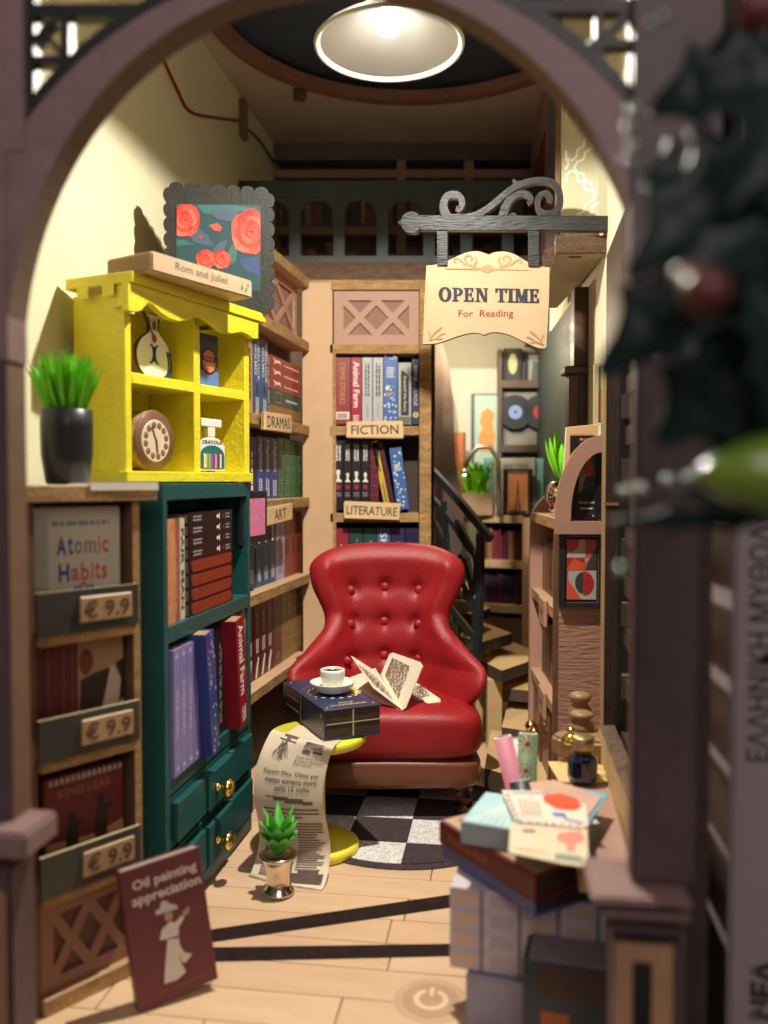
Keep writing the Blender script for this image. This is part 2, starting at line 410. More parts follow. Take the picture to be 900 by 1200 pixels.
# power symbol engraved in the floor
pc = G(505, 1172); fp = FrAt(pc.x, pc.y, fy)
bt = thing('power_button', 'round power switch mark engraved in the pale plank floor', 'switch', fp)
mb = MB(); mb.lathe([(0, .004), (0.72, .004), (.72, .0)], seg=48, smooth=False); mb.obj('outer_disc', M('engraved_tan', (.44, .285, .165), .6), bt)
mb = MB(); mb.lathe([(0, .010), (0.55, .010), (.55, .004)], seg=40, smooth=False); mb.obj('inner_disc', M('engraved_brown', (.36, .225, .13), .6), bt)
def ring_xy(mb, r0, r1, z, a0, a1, n=28):
    V = [[mb.v((r * math.cos(math.radians(a0 + (a1 - a0) * k / n)), r * math.sin(math.radians(a0 + (a1 - a0) * k / n)), z)) for k in range(n + 1)] for r in (r0, r1)]
    for k in range(n): mb.face([V[0][k], V[1][k], V[1][k + 1], V[0][k + 1]])
mb = MB(); ring_xy(mb, .23, .34, .016, 115, 425); mb.slab([(-.045, .10), (.045, .10), (.045, .38), (-.045, .38)], .014, .017)
mb.obj('symbol', M('engraved_pale', (.60, .43, .27), .6), bt)

def wallbox(name, a, b, z0, z1, mat, th=0.3, out=1):
    f = Fr(a, b); o = MB().box(0, f.len, 0, th * out, z0, z1).obj(name, mat, None, f) if out > 0 else MB().box(0, f.len, -th, 0, z0, z1).obj(name, mat, None, f)
    return tag(o, kind='structure')
# left wall: viewed from inside (right side); local x from back to front so that +y points outwards
wallbox('left_wall', (LW(13.8), 13.8), (LW(42), 42), 0, ZC, cream)
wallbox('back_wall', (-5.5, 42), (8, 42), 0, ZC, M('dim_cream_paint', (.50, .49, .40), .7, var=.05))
# right wall: solid part + slotted window part
wallbox('right_wall', (6.95, 36), (6.2, 24), 16.3, ZC, M('cream_wallpaper', (0.56, 0.53, 0.36), .7, var=.05))
wallbox('right_wall_lower', (6.53, 29.2), (6.2, 24), 0, 16.29, cream)
wallbox('right_wall_dark', (6.95, 36), (6.53, 29.21), 0, 16.29, M('deep_green_board', (.020, .036, .032), .6, var=.1))  # the wall's own dark green
wallbox('right_wall_far', (7.4, 42), (6.95, 36), 0, ZC, MATS['deep_green_board'])
wallbox('right_wall_middle', (6.2, 23.99), (5.62, 20.3), 0, 16.3, dbrown)
wallbox('right_wall_upper', (6.2, 23.99), (4.30, 11.9), 16.31, ZC, cream)
# wallpaper print: ogee lattice on the right wall above the slab
FWP = Fr((6.95, 36), (6.2, 24))
wp = MB()
def quatre(cx, cz, s):
    pts = []
    for q in range(4):
        for (a, b) in ((.0, 1.0), (.16, .86), (.34, .82), (.42, .62), (.62, .42), (.82, .34), (.86, .16)):
            an = q * PI / 2; x, z = a, b
            pts.append((cx + s * (x * math.cos(-an) - z * math.sin(-an)), cz + s * 1.15 * (x * math.sin(-an) + z * math.cos(-an))))
    return pts
PA, PB = P(657, 200, 25.6), P(728, 200, 25.2); WPF = Fr(PA.xy, PB.xy)
wpp = thing('wallpaper_panel', 'cream wallpapered panel with pale curved lattice above the coarse edged platform at right', 'panel', WPF)
wz0 = WPF.px(690, 277)[1]
MB().box(0, WPF.len, 0, .25, wz0, 24.9).obj('board', M('cream_wallpaper', (0.66, 0.64, 0.47), .7, var=.05), wpp); MB().box(-.16, -.003, -.05, .3, wz0, 24.9).obj('edge_strip', brown, wpp)
u_ = 30 * .0256
for j in range(-2, 6):
    for i in range(-1, 3):
        cx, cz = WPF.px(670 + 60 * i + 30 * (j % 2), 156 + 38 * j, 0); ex_, ez_ = u_ * .86, u_ * 1.05
        qn = [(cx + (ex_ * x), cz + (ez_ * z)) for x, z in ((0, 1.0), (.22, .86), (.26, .62), (.52, .52), (.60, .26), (.86, .20), (1, 0), (.86, -.20), (.60, -.26), (.52, -.52), (.26, -.62), (.22, -.86), (0, -1), (-.22, -.86), (-.26, -.62), (-.52, -.52), (-.60, -.26), (-.86, -.20), (-1, 0), (-.86, .20), (-.60, .26), (-.52, .52), (-.26, .62), (-.22, .86))]
        if all(.03 < a < WPF.len - .03 and wz0 < b < 24.8 for a, b in qn): wp.rib(qn, .075, -.010, -.006, closed=True)
        elif cz > wz0:
            seg_ = []
            for p_ in qn + qn[:1]:
                if .03 < p_[0] < WPF.len - .03 and wz0 < p_[1] < 24.8: seg_.append(p_)
                else:
                    if len(seg_) > 1: wp.rib(seg_, .075, -.010, -.006)
                    seg_ = []
            if len(seg_) > 1: wp.rib(seg_, .075, -.010, -.006)
tag(wp.obj('wallpaper_print', M('wallpaper_line', (.88, .87, .76), .6), wpp), kind='stuff')
# ceiling with a round dark recess
ce = MB(); n = 64; cc, cr = Vector((1.0, 27.5)), 6.8
outer = []
for k in range(n):
    a = 2 * PI * k / n; d = Vector((math.cos(a), math.sin(a)))
    tt = min((( 9.0 - cc.x) / d.x if d.x > 1e-6 else 1e9), ((-9.5 - cc.x) / d.x if d.x < -1e-6 else 1e9), ((42.3 - cc.y) / d.y if d.y > 1e-6 else 1e9), ((12 - cc.y) / d.y if d.y < -1e-6 else 1e9))
    outer.append(cc + d * tt)
inn = [cc + Vector((math.cos(2 * PI * k / n), math.sin(2 * PI * k / n))) * cr for k in range(n)]
rows = [[ce.v((p.x, p.y, z)) for p in ring] for ring, z in ((outer, ZC), (inn, ZC), (inn, ZC + .5))]
for a, b in zip(rows, rows[1:]):
    for k in range(n): ce.face([a[k], a[(k + 1) % n], b[(k + 1) % n], b[k]], 0)
ceiling = tag(ce.obj('ceiling', M('brown_ceiling_board', (.58, .47, .40), .65, var=.08, vs=.6)), kind='structure')
mb = MB(); mb.lathe([(6.8 + .02, 0), (6.8, -.12), (6.35, -.12), (6.35, .3)], (cc.x, cc.y, ZC), 64, smooth=False, caps=False); mb.obj('recess_rim', M('rim_brown', (.24, .11, .075), .6), ceiling)
tag(MB().lathe([(0, 0), (7.4, 0), (7.4, .1), (0, .1)], (cc.x, cc.y, ZC + .5), 48, smooth=False).obj('recess_panel', M('night_blue_board', (.045, .06, .10), .5, var=.2), ceiling))
c = P(352, 105, 33.0)
tag(MB().box(-.22, .22, -.2, .2, -.45, 0).obj('ceiling_clip', M('clip_brown', (.10, .05, .035), .6), None, FrAt(c.x, c.y, .4, ZC), bevel=.03), 'small dark brown wooden clip under the ceiling beside the round recess', 'clip')
# cable from the recess down the left wall, with its wooden clip
def lw_pt(px, py, off=.06):
    d = ray(px, py); # intersect with left wall plane X = -5.05-.15*(37.2-Y)
    t = (-5.05 - .15 * 37.2) / (d.x - .15 * d.y); p = Vector((0, 0, CAM_H)) + d * t; p.x += off; return p
def wire(name, pts, mat, label):
    pp = [lw_pt(*p) for p in pts]; sm = []
    for i in range(len(pp) - 1):
        p0, p1, p2, p3 = pp[max(0, i - 1)], pp[i], pp[i + 1], pp[min(len(pp) - 1, i + 2)]
        for k in range(6):
            t = k / 6; sm.append(0.5 * ((2 * p1) + (p2 - p0) * t + (2 * p0 - 5 * p1 + 4 * p2 - p3) * t * t + (3 * p1 - p0 - 3 * p2 + p3) * t ** 3))
    sm.append(pp[-1]); return tag(MB().tube(sm, .055, seg=8).obj(name, mat), label, 'wire')
wire('wire', [(178, 45), (192, 76), (206, 106), (216, 126), (228, 134), (250, 138), (280, 142)], M('red_wire', (.30, .02, .02), .35), 'thin dark red wire running down the cream left wall to the wooden clip')
wire('wire', [(281, 145), (296, 158), (308, 172), (320, 192)], M('black_wire', (.02, .02, .02), .35), 'thin black wire leaving the wooden clip towards the loft corner')
p = lw_pt(282, 140, 0.02); F = Fr((LW(p.y) , p.y), (LW(p.y + 1), p.y + 1))
tag(MB().box(-.28, .28, -.22, -.01, p.z - .75, p.z + .72).obj('wall_clip', M('clip_mauve', (.22, .12, .095), .6), None, F, bevel=.03), 'upright wooden clip holding the wire on the cream left wall', 'clip')

# ================================================================== LOFT
slabf = FrAt(-5.3, 33.0)
sl = thing('loft_floor', 'wooden loft floor slab with brown cut edge above the tan bookcases', 'platform', slabf)
MB().box(0, 12.1, 0, 8.9, 17.75, 18.42, 0, front=1).obj('slab', [tan, dedge], sl)
MB().box(1.9, 12.1, -.05, .25, 17.45, 17.74, 0, front=1).obj('edge_trim', [tan, edge], sl)
# balcony railing with arches
rf = FrAt(-5.2, 33.3)
rl = thing('balcony_railing', 'dark green arched railing along the edge of the upper loft', 'railing', rf)
bays = [293, 347, 398, 448, 502, 545, 593, 640, 668]
z0, z1 = 18.44, rf.px(400, 232)[1]
MB().box(rf.X(283), rf.X(665), -.12, .12, z1, z1 + .62).obj('top_rail', dgreen, rl)
MB().box(rf.X(283), rf.X(665), -.10, .10, z0, z0 + .28).obj('bottom_rail', dgreen, rl)
for i, b in enumerate(bays):
    x = rf.X(b); MB().box(x - .22, x + .22, -.09, .09, z0 + .281, z1 - .001).obj('post', dgreen, rl)
    if i + 1 < len(bays):
        xn = rf.X(bays[i + 1]); l, r = x + .221, xn - .221; cxx = (l + r) / 2; rr = (r - l) / 2; zt = z1 - .002
        for sgn in (0, 1):
            pts = arc(cxx, zt - rr * .95 - .1, rr, rr * .95, 180 if sgn == 0 else 0, 90, 8)
            corner = (l, zt) if sgn == 0 else (r, zt)
            MB().prism(pts + [(cxx, zt), corner], -.06, .06).obj('arch_corner', dgreen, rl)
# loft bookcase behind
lf = FrAt(-5.1, 38.4)
lb = thing('loft_bookcase', 'long dark bookcase across the back of the loft under the ceiling', 'bookcase', lf)
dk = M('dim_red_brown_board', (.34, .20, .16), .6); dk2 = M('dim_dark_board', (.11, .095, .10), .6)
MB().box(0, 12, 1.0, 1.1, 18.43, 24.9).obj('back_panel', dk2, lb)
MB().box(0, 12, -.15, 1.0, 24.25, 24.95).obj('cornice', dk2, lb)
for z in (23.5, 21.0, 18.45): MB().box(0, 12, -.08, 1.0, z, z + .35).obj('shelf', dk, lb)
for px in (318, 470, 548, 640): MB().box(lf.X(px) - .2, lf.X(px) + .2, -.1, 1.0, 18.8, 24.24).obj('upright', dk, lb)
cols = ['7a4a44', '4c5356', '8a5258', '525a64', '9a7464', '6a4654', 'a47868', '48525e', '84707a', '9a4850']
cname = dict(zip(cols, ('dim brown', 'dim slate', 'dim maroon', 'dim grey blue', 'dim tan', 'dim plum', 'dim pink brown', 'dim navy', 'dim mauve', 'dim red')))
ordn = ['first', 'second', 'third', 'fourth', 'fifth', 'sixth', 'seventh', 'eighth', 'ninth', 'tenth', 'eleventh', 'twelfth', 'thirteenth', 'fourteenth', 'fifteenth', 'sixteenth', 'seventeenth', 'eighteenth', 'nineteenth', 'twentieth']
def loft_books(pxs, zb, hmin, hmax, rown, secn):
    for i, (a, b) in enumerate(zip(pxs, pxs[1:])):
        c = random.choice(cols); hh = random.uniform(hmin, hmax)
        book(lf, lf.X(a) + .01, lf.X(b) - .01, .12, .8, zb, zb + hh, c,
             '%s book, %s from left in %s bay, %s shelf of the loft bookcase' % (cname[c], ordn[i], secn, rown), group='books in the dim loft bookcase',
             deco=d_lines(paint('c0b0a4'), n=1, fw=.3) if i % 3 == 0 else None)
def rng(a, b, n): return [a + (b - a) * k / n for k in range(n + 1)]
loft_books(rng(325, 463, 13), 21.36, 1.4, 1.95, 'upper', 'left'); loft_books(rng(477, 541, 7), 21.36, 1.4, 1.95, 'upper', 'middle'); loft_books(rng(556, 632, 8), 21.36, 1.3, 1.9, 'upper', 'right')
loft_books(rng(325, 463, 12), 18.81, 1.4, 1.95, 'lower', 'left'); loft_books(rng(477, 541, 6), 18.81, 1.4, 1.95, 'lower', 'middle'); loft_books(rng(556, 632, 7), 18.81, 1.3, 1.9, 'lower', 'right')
# side bookcase seen edge on at the right end of the loft
sf = Fr((6.75, 37.6), (6.28, 31.5))
sb = thing('side_bookcase', 'narrow dark bookcase on the right wall of the loft seen nearly edge on', 'bookcase', sf)
MB().box(0, sf.len, -.35, -.01, 18.5, 24.9, 0, right=1).obj('carcass', [dk, dk2], sb)
for k in range(7): MB().box(.5 + k * .78, 1.15 + k * .78, -.42, -.351, 20.2, 22.9).obj('book_spine', paint(['6a2030', '8a4a50', '4a2028'][k % 3]), sb)

# slab with textured cut edge at the right (under the bracket)
rsf = Fr(P(652, 290, 24.0).xy, P(717, 290, 24.0).xy)
rs = thing('side_platform', 'pale board platform with coarse brown cut edge under the sign bracket', 'platform', rsf)
za, zb = rsf.px(680, 296)[1], rsf.px(680, 276)[1]
MB().box(0, 1.45, 0, .12, za, zb).obj('cut_edge', dedge, rs)
lo = rsf
mb = MB(); mb.slab([(0, .121), (1.45, .121), (1.55, 7.6), (.95, 7.6)], za + .001, zb); mb.obj('board', M('pale_board', (.52, .43, .27), .6), rs)
MB().box(.45, .80, .4, .52, za - .012, za + .05).obj('slot', black, rs)
MB().prism([(rsf.px(640, 372)[0] - .2, za - 1.6), (rsf.px(652, 300)[0], za - .02), (rsf.px(655, 300)[0] - .03, za + .3), (-.28, za + .15), (-.5, za - .6)], .3, .42).obj('side_bracket', dedge, rs)

# ================================================================== TAN BOOKCASES (left, angled; and back)
GF = Fr((-4.18, 24.6), (-2.793, 31.85)); GZ = [3.3, 6.25, 9.1, 11.75, 14.85, 17.2]
gb = thing('left_bookcase', 'tan bookcase with golden shelf edges angled along the left behind the teal cabinet', 'bookcase', GF)
L = GF.len
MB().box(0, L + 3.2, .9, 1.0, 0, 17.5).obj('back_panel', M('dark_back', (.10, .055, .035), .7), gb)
for z in GZ: MB().box(0, L, -.02, .9, z, z + .34, 0, front=1).obj('shelf', [tan, edge], gb, bevel=.012)
MB().box(0, L, .0, .9, 0, .5, 0).obj('plinth', tan, gb)
MB().box(0, .25, .02, .9, .5, 17.2).obj('side_panel', tan, gb)
lattice(gb, .3, L - .1, 15.2, 17.19, 3, .42, pink, M('dark_pink_board', (.27, .145, .10), .7), b=.28, wd=.2)
HF = Fr(P(355, 600, 31.9).xy, P(512, 600, 31.9).xy)
hb = thing('back_bookcase', 'tall tan bookcase facing the front with golden edges behind the red armchair', 'bookcase', HF)
x0, x1, x2, x3 = HF.X(355), HF.X(390), HF.X(491), HF.X(512)
zt = 17.42
MB().box(x0, x1, 0, .35, 0, zt - .02).obj('corner_board', M('warm_tan_board', (.56, .36, .20), .6, var=.06, bump=.1), hb)
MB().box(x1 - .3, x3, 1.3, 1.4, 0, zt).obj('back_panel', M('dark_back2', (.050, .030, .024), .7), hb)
MB().box(x2, x3 - .22, -.1, 1.3, 0, 17.42, 0, front=1, right=0).obj('side_panel', [brown, edge], hb, bevel=.015)
HZ = [HF.px(440, y)[1] for y in (725, 612, 510, 414)]
for z in HZ: MB().box(x1 - .1, x2 - .003, -.03 if z == HZ[2] else .0, 1.3, z, z + .33, 0, front=1).obj('shelf', [tan, edge], hb, bevel=.012)
MB().box(x1 + .002, x1 + .12, -.02, .6, 0, HZ[3] - .01, 0, front=1).obj('inner_edge', [tan, edge], hb)
lattice(hb, x1 + .05, x2 - .01, HZ[3] + .34, 17.12, 2, .1, pink, M('dark_pink_board', (.27, .145, .10), .7), b=.36, wd=.24)
MB().box(x1 - .05, x2 + .1, -.04, 1.3, 17.13, 17.41, 0, front=1).obj('top_board', [tan, edge], hb, bevel=.012)

def H(px): return HF.X(px, .25)
whp = whitep; gld = paint('b89458'); 
def hbk(a, b, yt, yb, col, label, **k):
    return book(HF, H(a) + .008, H(b) - .008, .25, .9, HF.px(440, yb, .25)[1] if yb else 0, HF.px(440, yt, .25)[1], col, label, **k)
zb1 = 499
hbk(392, 411, 419, 497, '8a2c2c', 'red brown book with barcode label, leftmost above the FICTION sign', deco=combo(d_text('CRIME STORIES', gld, .35, .3, .92, bold=0), lambda add, w, h: (add('barcode_label', ivory, lambda q: q.flat([(-w * .44, .18), (w * .44, .18), (w * .44, .46), (-w * .44, .46)], YP)), add('barcode', ink, lambda q: [q.flat([(-w * .32 + k * w * .09, .22), (-w * .27 + k * w * .09, .22), (-w * .27 + k * w * .09, .40), (-w * .32 + k * w * .09, .40)], YP * 1.5) for k in range(7)]))))
hbk(411.5, 424, 419, 497, '9c1230', 'crimson book with white Animal Farm title above the FICTION sign', deco=combo(d_text('Animal Farm', whp, .6, .25, .94, bold=.02), lambda add, w, h: add('small_print', whp, lambda q: lines(q, -w * .3, w * .3, h * .04, h * .14, 3, YP))))
for i, (a, b) in enumerate(((424.5, 436.5), (437, 449))):
    hbk(a, b, 419, 497, M('silver_blue_print', 'c8c4bc', .4, col2='8a94a8', vs=.5, var=.03), ('left' if i == 0 else 'right') + ' one of two pale silver books above the FICTION sign', group='pair of pale silver books', deco=combo(d_lines(ink, .42, .92, .55, 2), d_lines(paint('9a9488'), .1, .35, .3, 1)))
hbk(449.5, 466, 415, 497, '3a62a4', 'bright blue book strewn with white flowers above the FICTION sign', deco=combo(d_flowers(paint('dcdcc8'), 34, .02, .55), d_flowers(paint('dcdcc8'), 8, .9, 1), lambda add, w, h: add('small_print', whp, lambda q: lines(q, -w * .3, w * .3, h * .66, h * .82, 5, YP)), lambda add, w, h: add('bird_print', paint('b08a84'), lambda q: q.flat([(-w * .38, h * .44), (-w * .1, h * .40), (w * .3, h * .46), (0, h * .45)], YP * 2))))
hbk(466.5, 482, 425, 497, 'a8a89a', 'pale book with a tall black label beside the navy pair above the FICTION sign', deco=combo(lambda add, w, h: add('black_label', paint('1c1a1c'), lambda q: q.flat([(-w * .3, h * .14), (w * .32, h * .14), (w * .32, h * .78), (-w * .2, h * .88), (-w * .3, h * .86)], YP * .7)), d_text('Beyond the Story', whp, .28, .2, .78, bold=0), lambda add, w, h: add('meadow_print', paint('5c6c48'), lambda q: q.flat([(-w * .48, .02), (w * .48, .02), (w * .48, h * .12), (-w * .48, h * .12)], YP * .8))))
zz = HF.px(440, 452.5, .25)[1]
hbk(482.5, 491.5, 421, 452, '1c2c50', 'small navy book on top of the yellow flowered navy one above the FICTION sign', deco=d_lines(whp, .2, .85, .5, 2))
hbk(482.5, 491.5, 453.5, 497, '22305c', 'navy book with yellow and white flower under the small navy one', deco=combo(d_text('CIRCLE', whp, .45, .5, .92, bold=0), lambda add, w, h: (add('flower_print', paint('d8c850'), lambda q: disc(q, 0, h * .25, w * .38, YP)), add('flower_centre', paint('3a62a4'), lambda q: disc(q, 0, h * .25, w * .17, YP * 1.5)))))
# second shelf
dkc = M('chess_dark', '1e1316', .4)
for i, (a, b) in enumerate(((390.5, 402.5), (403, 412), (412.5, 423), (423.5, 433))):
    hbk(a, b, 515, 598, dkc, ('leftmost', 'second', 'third', 'rightmost')[i] + ' black spine with a white pawn above the LITERATURE sign', group='black books with white pawns', deco=combo(d_pawn, d_lines(whp, .70, .95, .6, 2), lambda add, w, h: add('small_print', paint('8a8480'), lambda q: lines(q, -w * .35, w * .35, h * .19, h * .26, 2, YP))))
hbk(433.5, 444, 519, 598, '5c1224', 'dark maroon book with raised bands above the LITERATURE sign', deco=d_bands(paint('8a3044'), (.1, .22, .36, .5, .64, .78, .9), .012))
hbk(451, 458, 515, 596, 'c8a83c', 'narrow yellow book leaning beside the maroon one above the LITERATURE sign', tilt=.20 * -1, deco=combo(d_lines(ink, .1, .4, .5, 2), d_lines(ink, .55, .9, .4, 1)))
hbk(459, 464, 515, 596, '4a1624', 'thin dark maroon book leaning against the yellow one', tilt=-.20)
def _h(a, b, yt, yb, y, col, label, **k):
    return book(HF, HF.X(a, y), HF.X(b, y), y, .9, HF.px(440, yb, y)[1], HF.px(440, yt, y)[1], col, label, **k)
_h(465.5, 479.5, 524, 597, .02, '3a62a4', 'leaning blue book with white flowers sticking out above the LITERATURE sign', tilt=-.13, deco=combo(d_flowers(paint('dcdcc8'), 30), lambda add, w, h: add('small_print', whp, lambda q: lines(q, -w * .3, w * .3, h * .62, h * .74, 4, YP * 1.5))))
# third shelf
third = ((391, 408.5, '8c2438', 'crimson book with white title line leftmost under the LITERATURE sign', d_lines(whp, .1, .95, .12, 1)), (409, 425, '1c4440', 'left of two dark green books with silver scrolls under the LITERATURE sign', d_lines(paint('8aa49a'), .1, .9, .3, 2)),
         (425.5, 441, '1c4440', 'right of two dark green books with silver scrolls under the LITERATURE sign', d_lines(paint('8aa49a'), .1, .9, .3, 2)), (441.5, 457.5, '3c5c8c', 'mid blue book with pale vertical title under the LITERATURE sign', d_text('SHERLOCK', whp, .5, .2, .95)),
         (458, 474.5, '2a2450', 'purple navy book with scrollwork under the LITERATURE sign', d_lines(paint('9a94b0'), .1, .9, .4, 2)), (475, 491, '1e1e40', 'dark navy book rightmost under the LITERATURE sign', d_lines(paint('9a94b0'), .2, .8, .3, 1)))
for a, b, c, l, d in third: hbk(a, b, 619, 722, c, l, deco=d)
# shelf signs
def shelf_sign(fr, pts, y, word, label, tw, th, bold=.0):
    q = [fr.px(px, py, y) for px, py in pts]; cx = sum(p[0] for p in q) / 4; cz = sum(p[1] for p in q) / 4
    f = Fr(fr.world(cx, y, 0).xy, fr.world(cx + 1, y, 0).xy, cz); t = thing('shelf_sign', label, 'sign', f, 'wooden shelf signs')
    MB().prism([(p[0] - cx, p[1] - cz) for p in q], 0, .13, 0, side=1).obj('board', [signw, edge], t, bevel=.03, seg=2)
    an = math.atan2(q[1][1] - q[0][1], q[1][0] - q[0][0]); w = math.hypot(q[1][0] - q[0][0], q[1][1] - q[0][1])
    text(word, 0, 0, w * tw, abs(q[0][1] - q[3][1]) * th, -.006, M('burnt_lettering', (.055, .035, .025), .6, var=0), t, rot=an, bold=bold)
shelf_sign(HF, [(406, 494), (472, 493), (473, 514), (406, 513)], -.35, 'FICTION', 'small wooden board reading FICTION on the back bookcase shelf edge', .84, .58, .012)
shelf_sign(HF, [(403, 587), (469, 590), (468, 610), (403, 608)], -.35, 'LITERATURE', 'small wooden board reading LITERATURE on the back bookcase shelf edge', .90, .50, .012)
shelf_sign(GF, [(311, 482), (342, 486.5), (342, 508), (310, 504)], -.25, 'DRAMAS', 'small wooden board reading DRAMAS on the angled left bookcase', .84, .62, .0)
shelf_sign(GF, [(312.5, 595), (343, 589), (343, 609), (313, 617)], -.25, 'ART', 'small wooden board reading ART on the angled left bookcase', .45, .58, .0)

# books of the left bookcase
def gx(px): return GF.X(px, .45)
def gbk(a, b, z, h, col, label, **k): return book(GF, gx(a) + .006, gx(b) - .006, .45, .42, z, z + h, col, label, **k)
z = GZ[3] + .341
gbk(289.5, 297, z, 2.55, 'b08a5c', 'cream book at the left end of the DRAMAS row', deco=d_lines(ink, .2, .9, .4, 1))
for i, (a, b) in enumerate(((298, 306), (306.5, 315))):
    gbk(a, b, z, 2.6, '2a5488', ('left' if i == 0 else 'right') + ' blue Sherlock Holmes book above the DRAMAS sign', group='pair of blue detective books', deco=combo(d_text('SHERLOCK\nHOLMES', whp, .75, .45, .95), d_lines(whp, .08, .25, .5, 3), lambda add, w, h: add('figure_print', ink, lambda q: q.flat([(-w * .2, h * .28), (w * .15, h * .28), (w * .2, h * .36), (w * .05, h * .43), (-w * .15, h * .41)], YP)), lambda add, w, h: add('yellow_mark', paint('d8a040'), lambda q: q.flat([(-w * .3, .02), (w * .2, .02), (w * .2, h * .08), (-w * .3, h * .08)], YP))))
zz = z
gxa, gxb = gx(318), gx(354)
for nm, hh, c in (('lower wooden board lying', .26, '8a5c30'), ('upper wooden board lying', .28, '94653a')):
    book(GF, gxa, gxb, .45, .42, zz, zz + hh, c, nm + ' at the bottom of the DRAMAS stack', lying=True); zz += hh + .003
def cat(add, w, h):
    add('cat_print', whp, lambda q: q.flat([(-w * .42, h * .2), (-w * .38, h * .5), (-w * .44, h * .8), (-w * .34, h * .68), (-w * .22, h * .75), (-w * .20, h * .3), (-w * .24, h * .5), (-w * .34, h * .45)], YP))
    add('small_print', whp, lambda q: lines(q, -w * .1, w * .4, h * .35, h * .6, 1, YP))
book(GF, gxa, gxb, .45, .42, zz, zz + .55, '1c4a44', 'dark green book with gold square lying under three red ones', lying=True, deco=lambda add, w, h: (add('gold_square', gld, lambda q: q.rib([(-w * .36, h * .2), (-w * .2, h * .2), (-w * .2, h * .82), (-w * .36, h * .82)], .035, YP * 1.5, YP, closed=True)), add('small_print', whp, lambda q: lines(q, -w * .05, w * .4, h * .35, h * .6, 1, YP)))); zz += .555
for i in range(3):
    book(GF, gxa, gxb, .45, .42, zz, zz + .37, '9c3430', ('bottom', 'middle', 'top')[i] + ' red book of three lying stacked, each with a white cat', group='red books with a white cat', lying=True, deco=cat); zz += .373
z = GZ[2] + .341
gbk(289.5, 301, z, 2.0, '2a2244', 'dark indigo book with white script at the left of the row above ART', deco=d_lines(whp, .15, .85, .35, 1))
for i, a in enumerate((301.5, 309.7, 318)):
    gbk(a, a + 7.8, z, 2.05, '24408a', ('left', 'middle', 'right')[i] + ' of three blue books with pale titles above the ART sign', group='three blue books above ART', deco=combo(d_text('Nightfall', paint('d8d0b0'), .5, .45, .95, bold=.02), d_lines(whp, .05, .35, .6, 2)))
for i, a in enumerate((326.2, 333.6, 340.8, 347.6)):
    gbk(a, a + 6.9, z, 2.1, '1c5c3c', ('leftmost', 'second', 'third', 'rightmost')[i] + ' of four green books with gilt panels above the ART sign', group='green gilt books', deco=lambda add, w, h: add('gilt_panel', paint('a8b88c'), lambda q: [q.rib([(-w * .3, h * c0), (w * .3, h * c0), (w * .3, h * c1), (-w * .3, h * c1)], .022, YP * 1.4, YP, closed=True) for c0, c1 in ((.05, .25), (.30, .48), (.52, .72), (.77, .95))]))
z = GZ[1] + .341
for i, a in enumerate((290.5, 299.5, 307.5, 315.5)):
    gbk(a, a + 7.6, z, 2.3, '244a78', ('leftmost', 'second', 'third', 'rightmost')[i] + ' of four blue books with dark tops under the ART sign', group='blue books under ART', deco=combo(lambda add, w, h: add('dark_top', paint('181c28'), lambda q: q.flat([(-w * .49, h * .6), (w * .49, h * .6), (w * .49, h * .99), (-w * .49, h * .99)], YP * .6)), d_lines(whp, .08, .28, .5, 3), d_lines(whp, .62, .95, .5, 1)))
gbk(323.5, 333, z, 2.3, 'a498c0', 'lilac book between the blue and red brown ones under the ART sign', deco=d_lines(paint('706488'), .1, .9, .4, 2))
for i, a in enumerate((333.5, 340.2, 346.9)):
    gbk(a, a + 6.4, z, 2.3, '843428', ('left', 'middle', 'right')[i] + ' of three red brown books under the ART sign', group='red brown books under ART', deco=d_lines(paint('3c1c18'), .35, .62, .6, 2))
z = GZ[0] + .341
for i, a in enumerate((288.5, 297, 304.5, 312)):
    gbk(a, a + 7.2, z, 2.4, '5c1420', ('leftmost', 'second', 'third', 'rightmost')[i] + ' of four maroon books with white figures on the lowest left shelf', group='maroon books with white figures', deco=combo(d_lines(whp, .35, .55, .5, 2), d_lines(paint('b08a8a'), .6, .92, .4, 1), lambda add, w, h: add('figure_print', whp, lambda q: q.flat([(-w * .35, .03), (-w * .1, .03), (w * .3, h * .27), (w * .1, h * .3), (-w * .2, h * .16)], YP))))
gbk(320, 329.5, z, 2.4, '6a3428', 'plain brown book beside the maroon ones on the lowest left shelf', deco=d_lines(gld, .1, .2, .5, 2))
for i, a in enumerate((330, 335.8, 341.6, 347.2)):
    gbk(a, a + 5.4, z, 2.4, '8a6840', ('leftmost', 'second', 'third', 'rightmost')[i] + ' of four thin tan books on the lowest left shelf', group='thin tan books', deco=d_bands(paint('c8a870'), (.1, .3, .7, .9), .012))
# small pink picture leaning at the teal cabinet
pf = Fr(GF.world(GF.X(283, -.3), -.3, 0).xy, GF.world(GF.X(316, -.3), -.3, 0).xy)
pp = thing('small_picture', 'little pink picture in a black frame beside the teal cabinet', 'picture', pf)
q0, q1 = pf.px(283, 640), pf.px(313, 575)
MB().box(q0[0], q1[0], 0, .14, q0[1], q1[1]).obj('frame', black, pp, bevel=.02)
MB().box(q0[0] + .2, q1[0] - .22, -.01, -.003, q0[1] + .22, q1[1] - .22).obj('print', M('pink_blossom', 'd880a8', .6, var=.25, vs=6), pp)

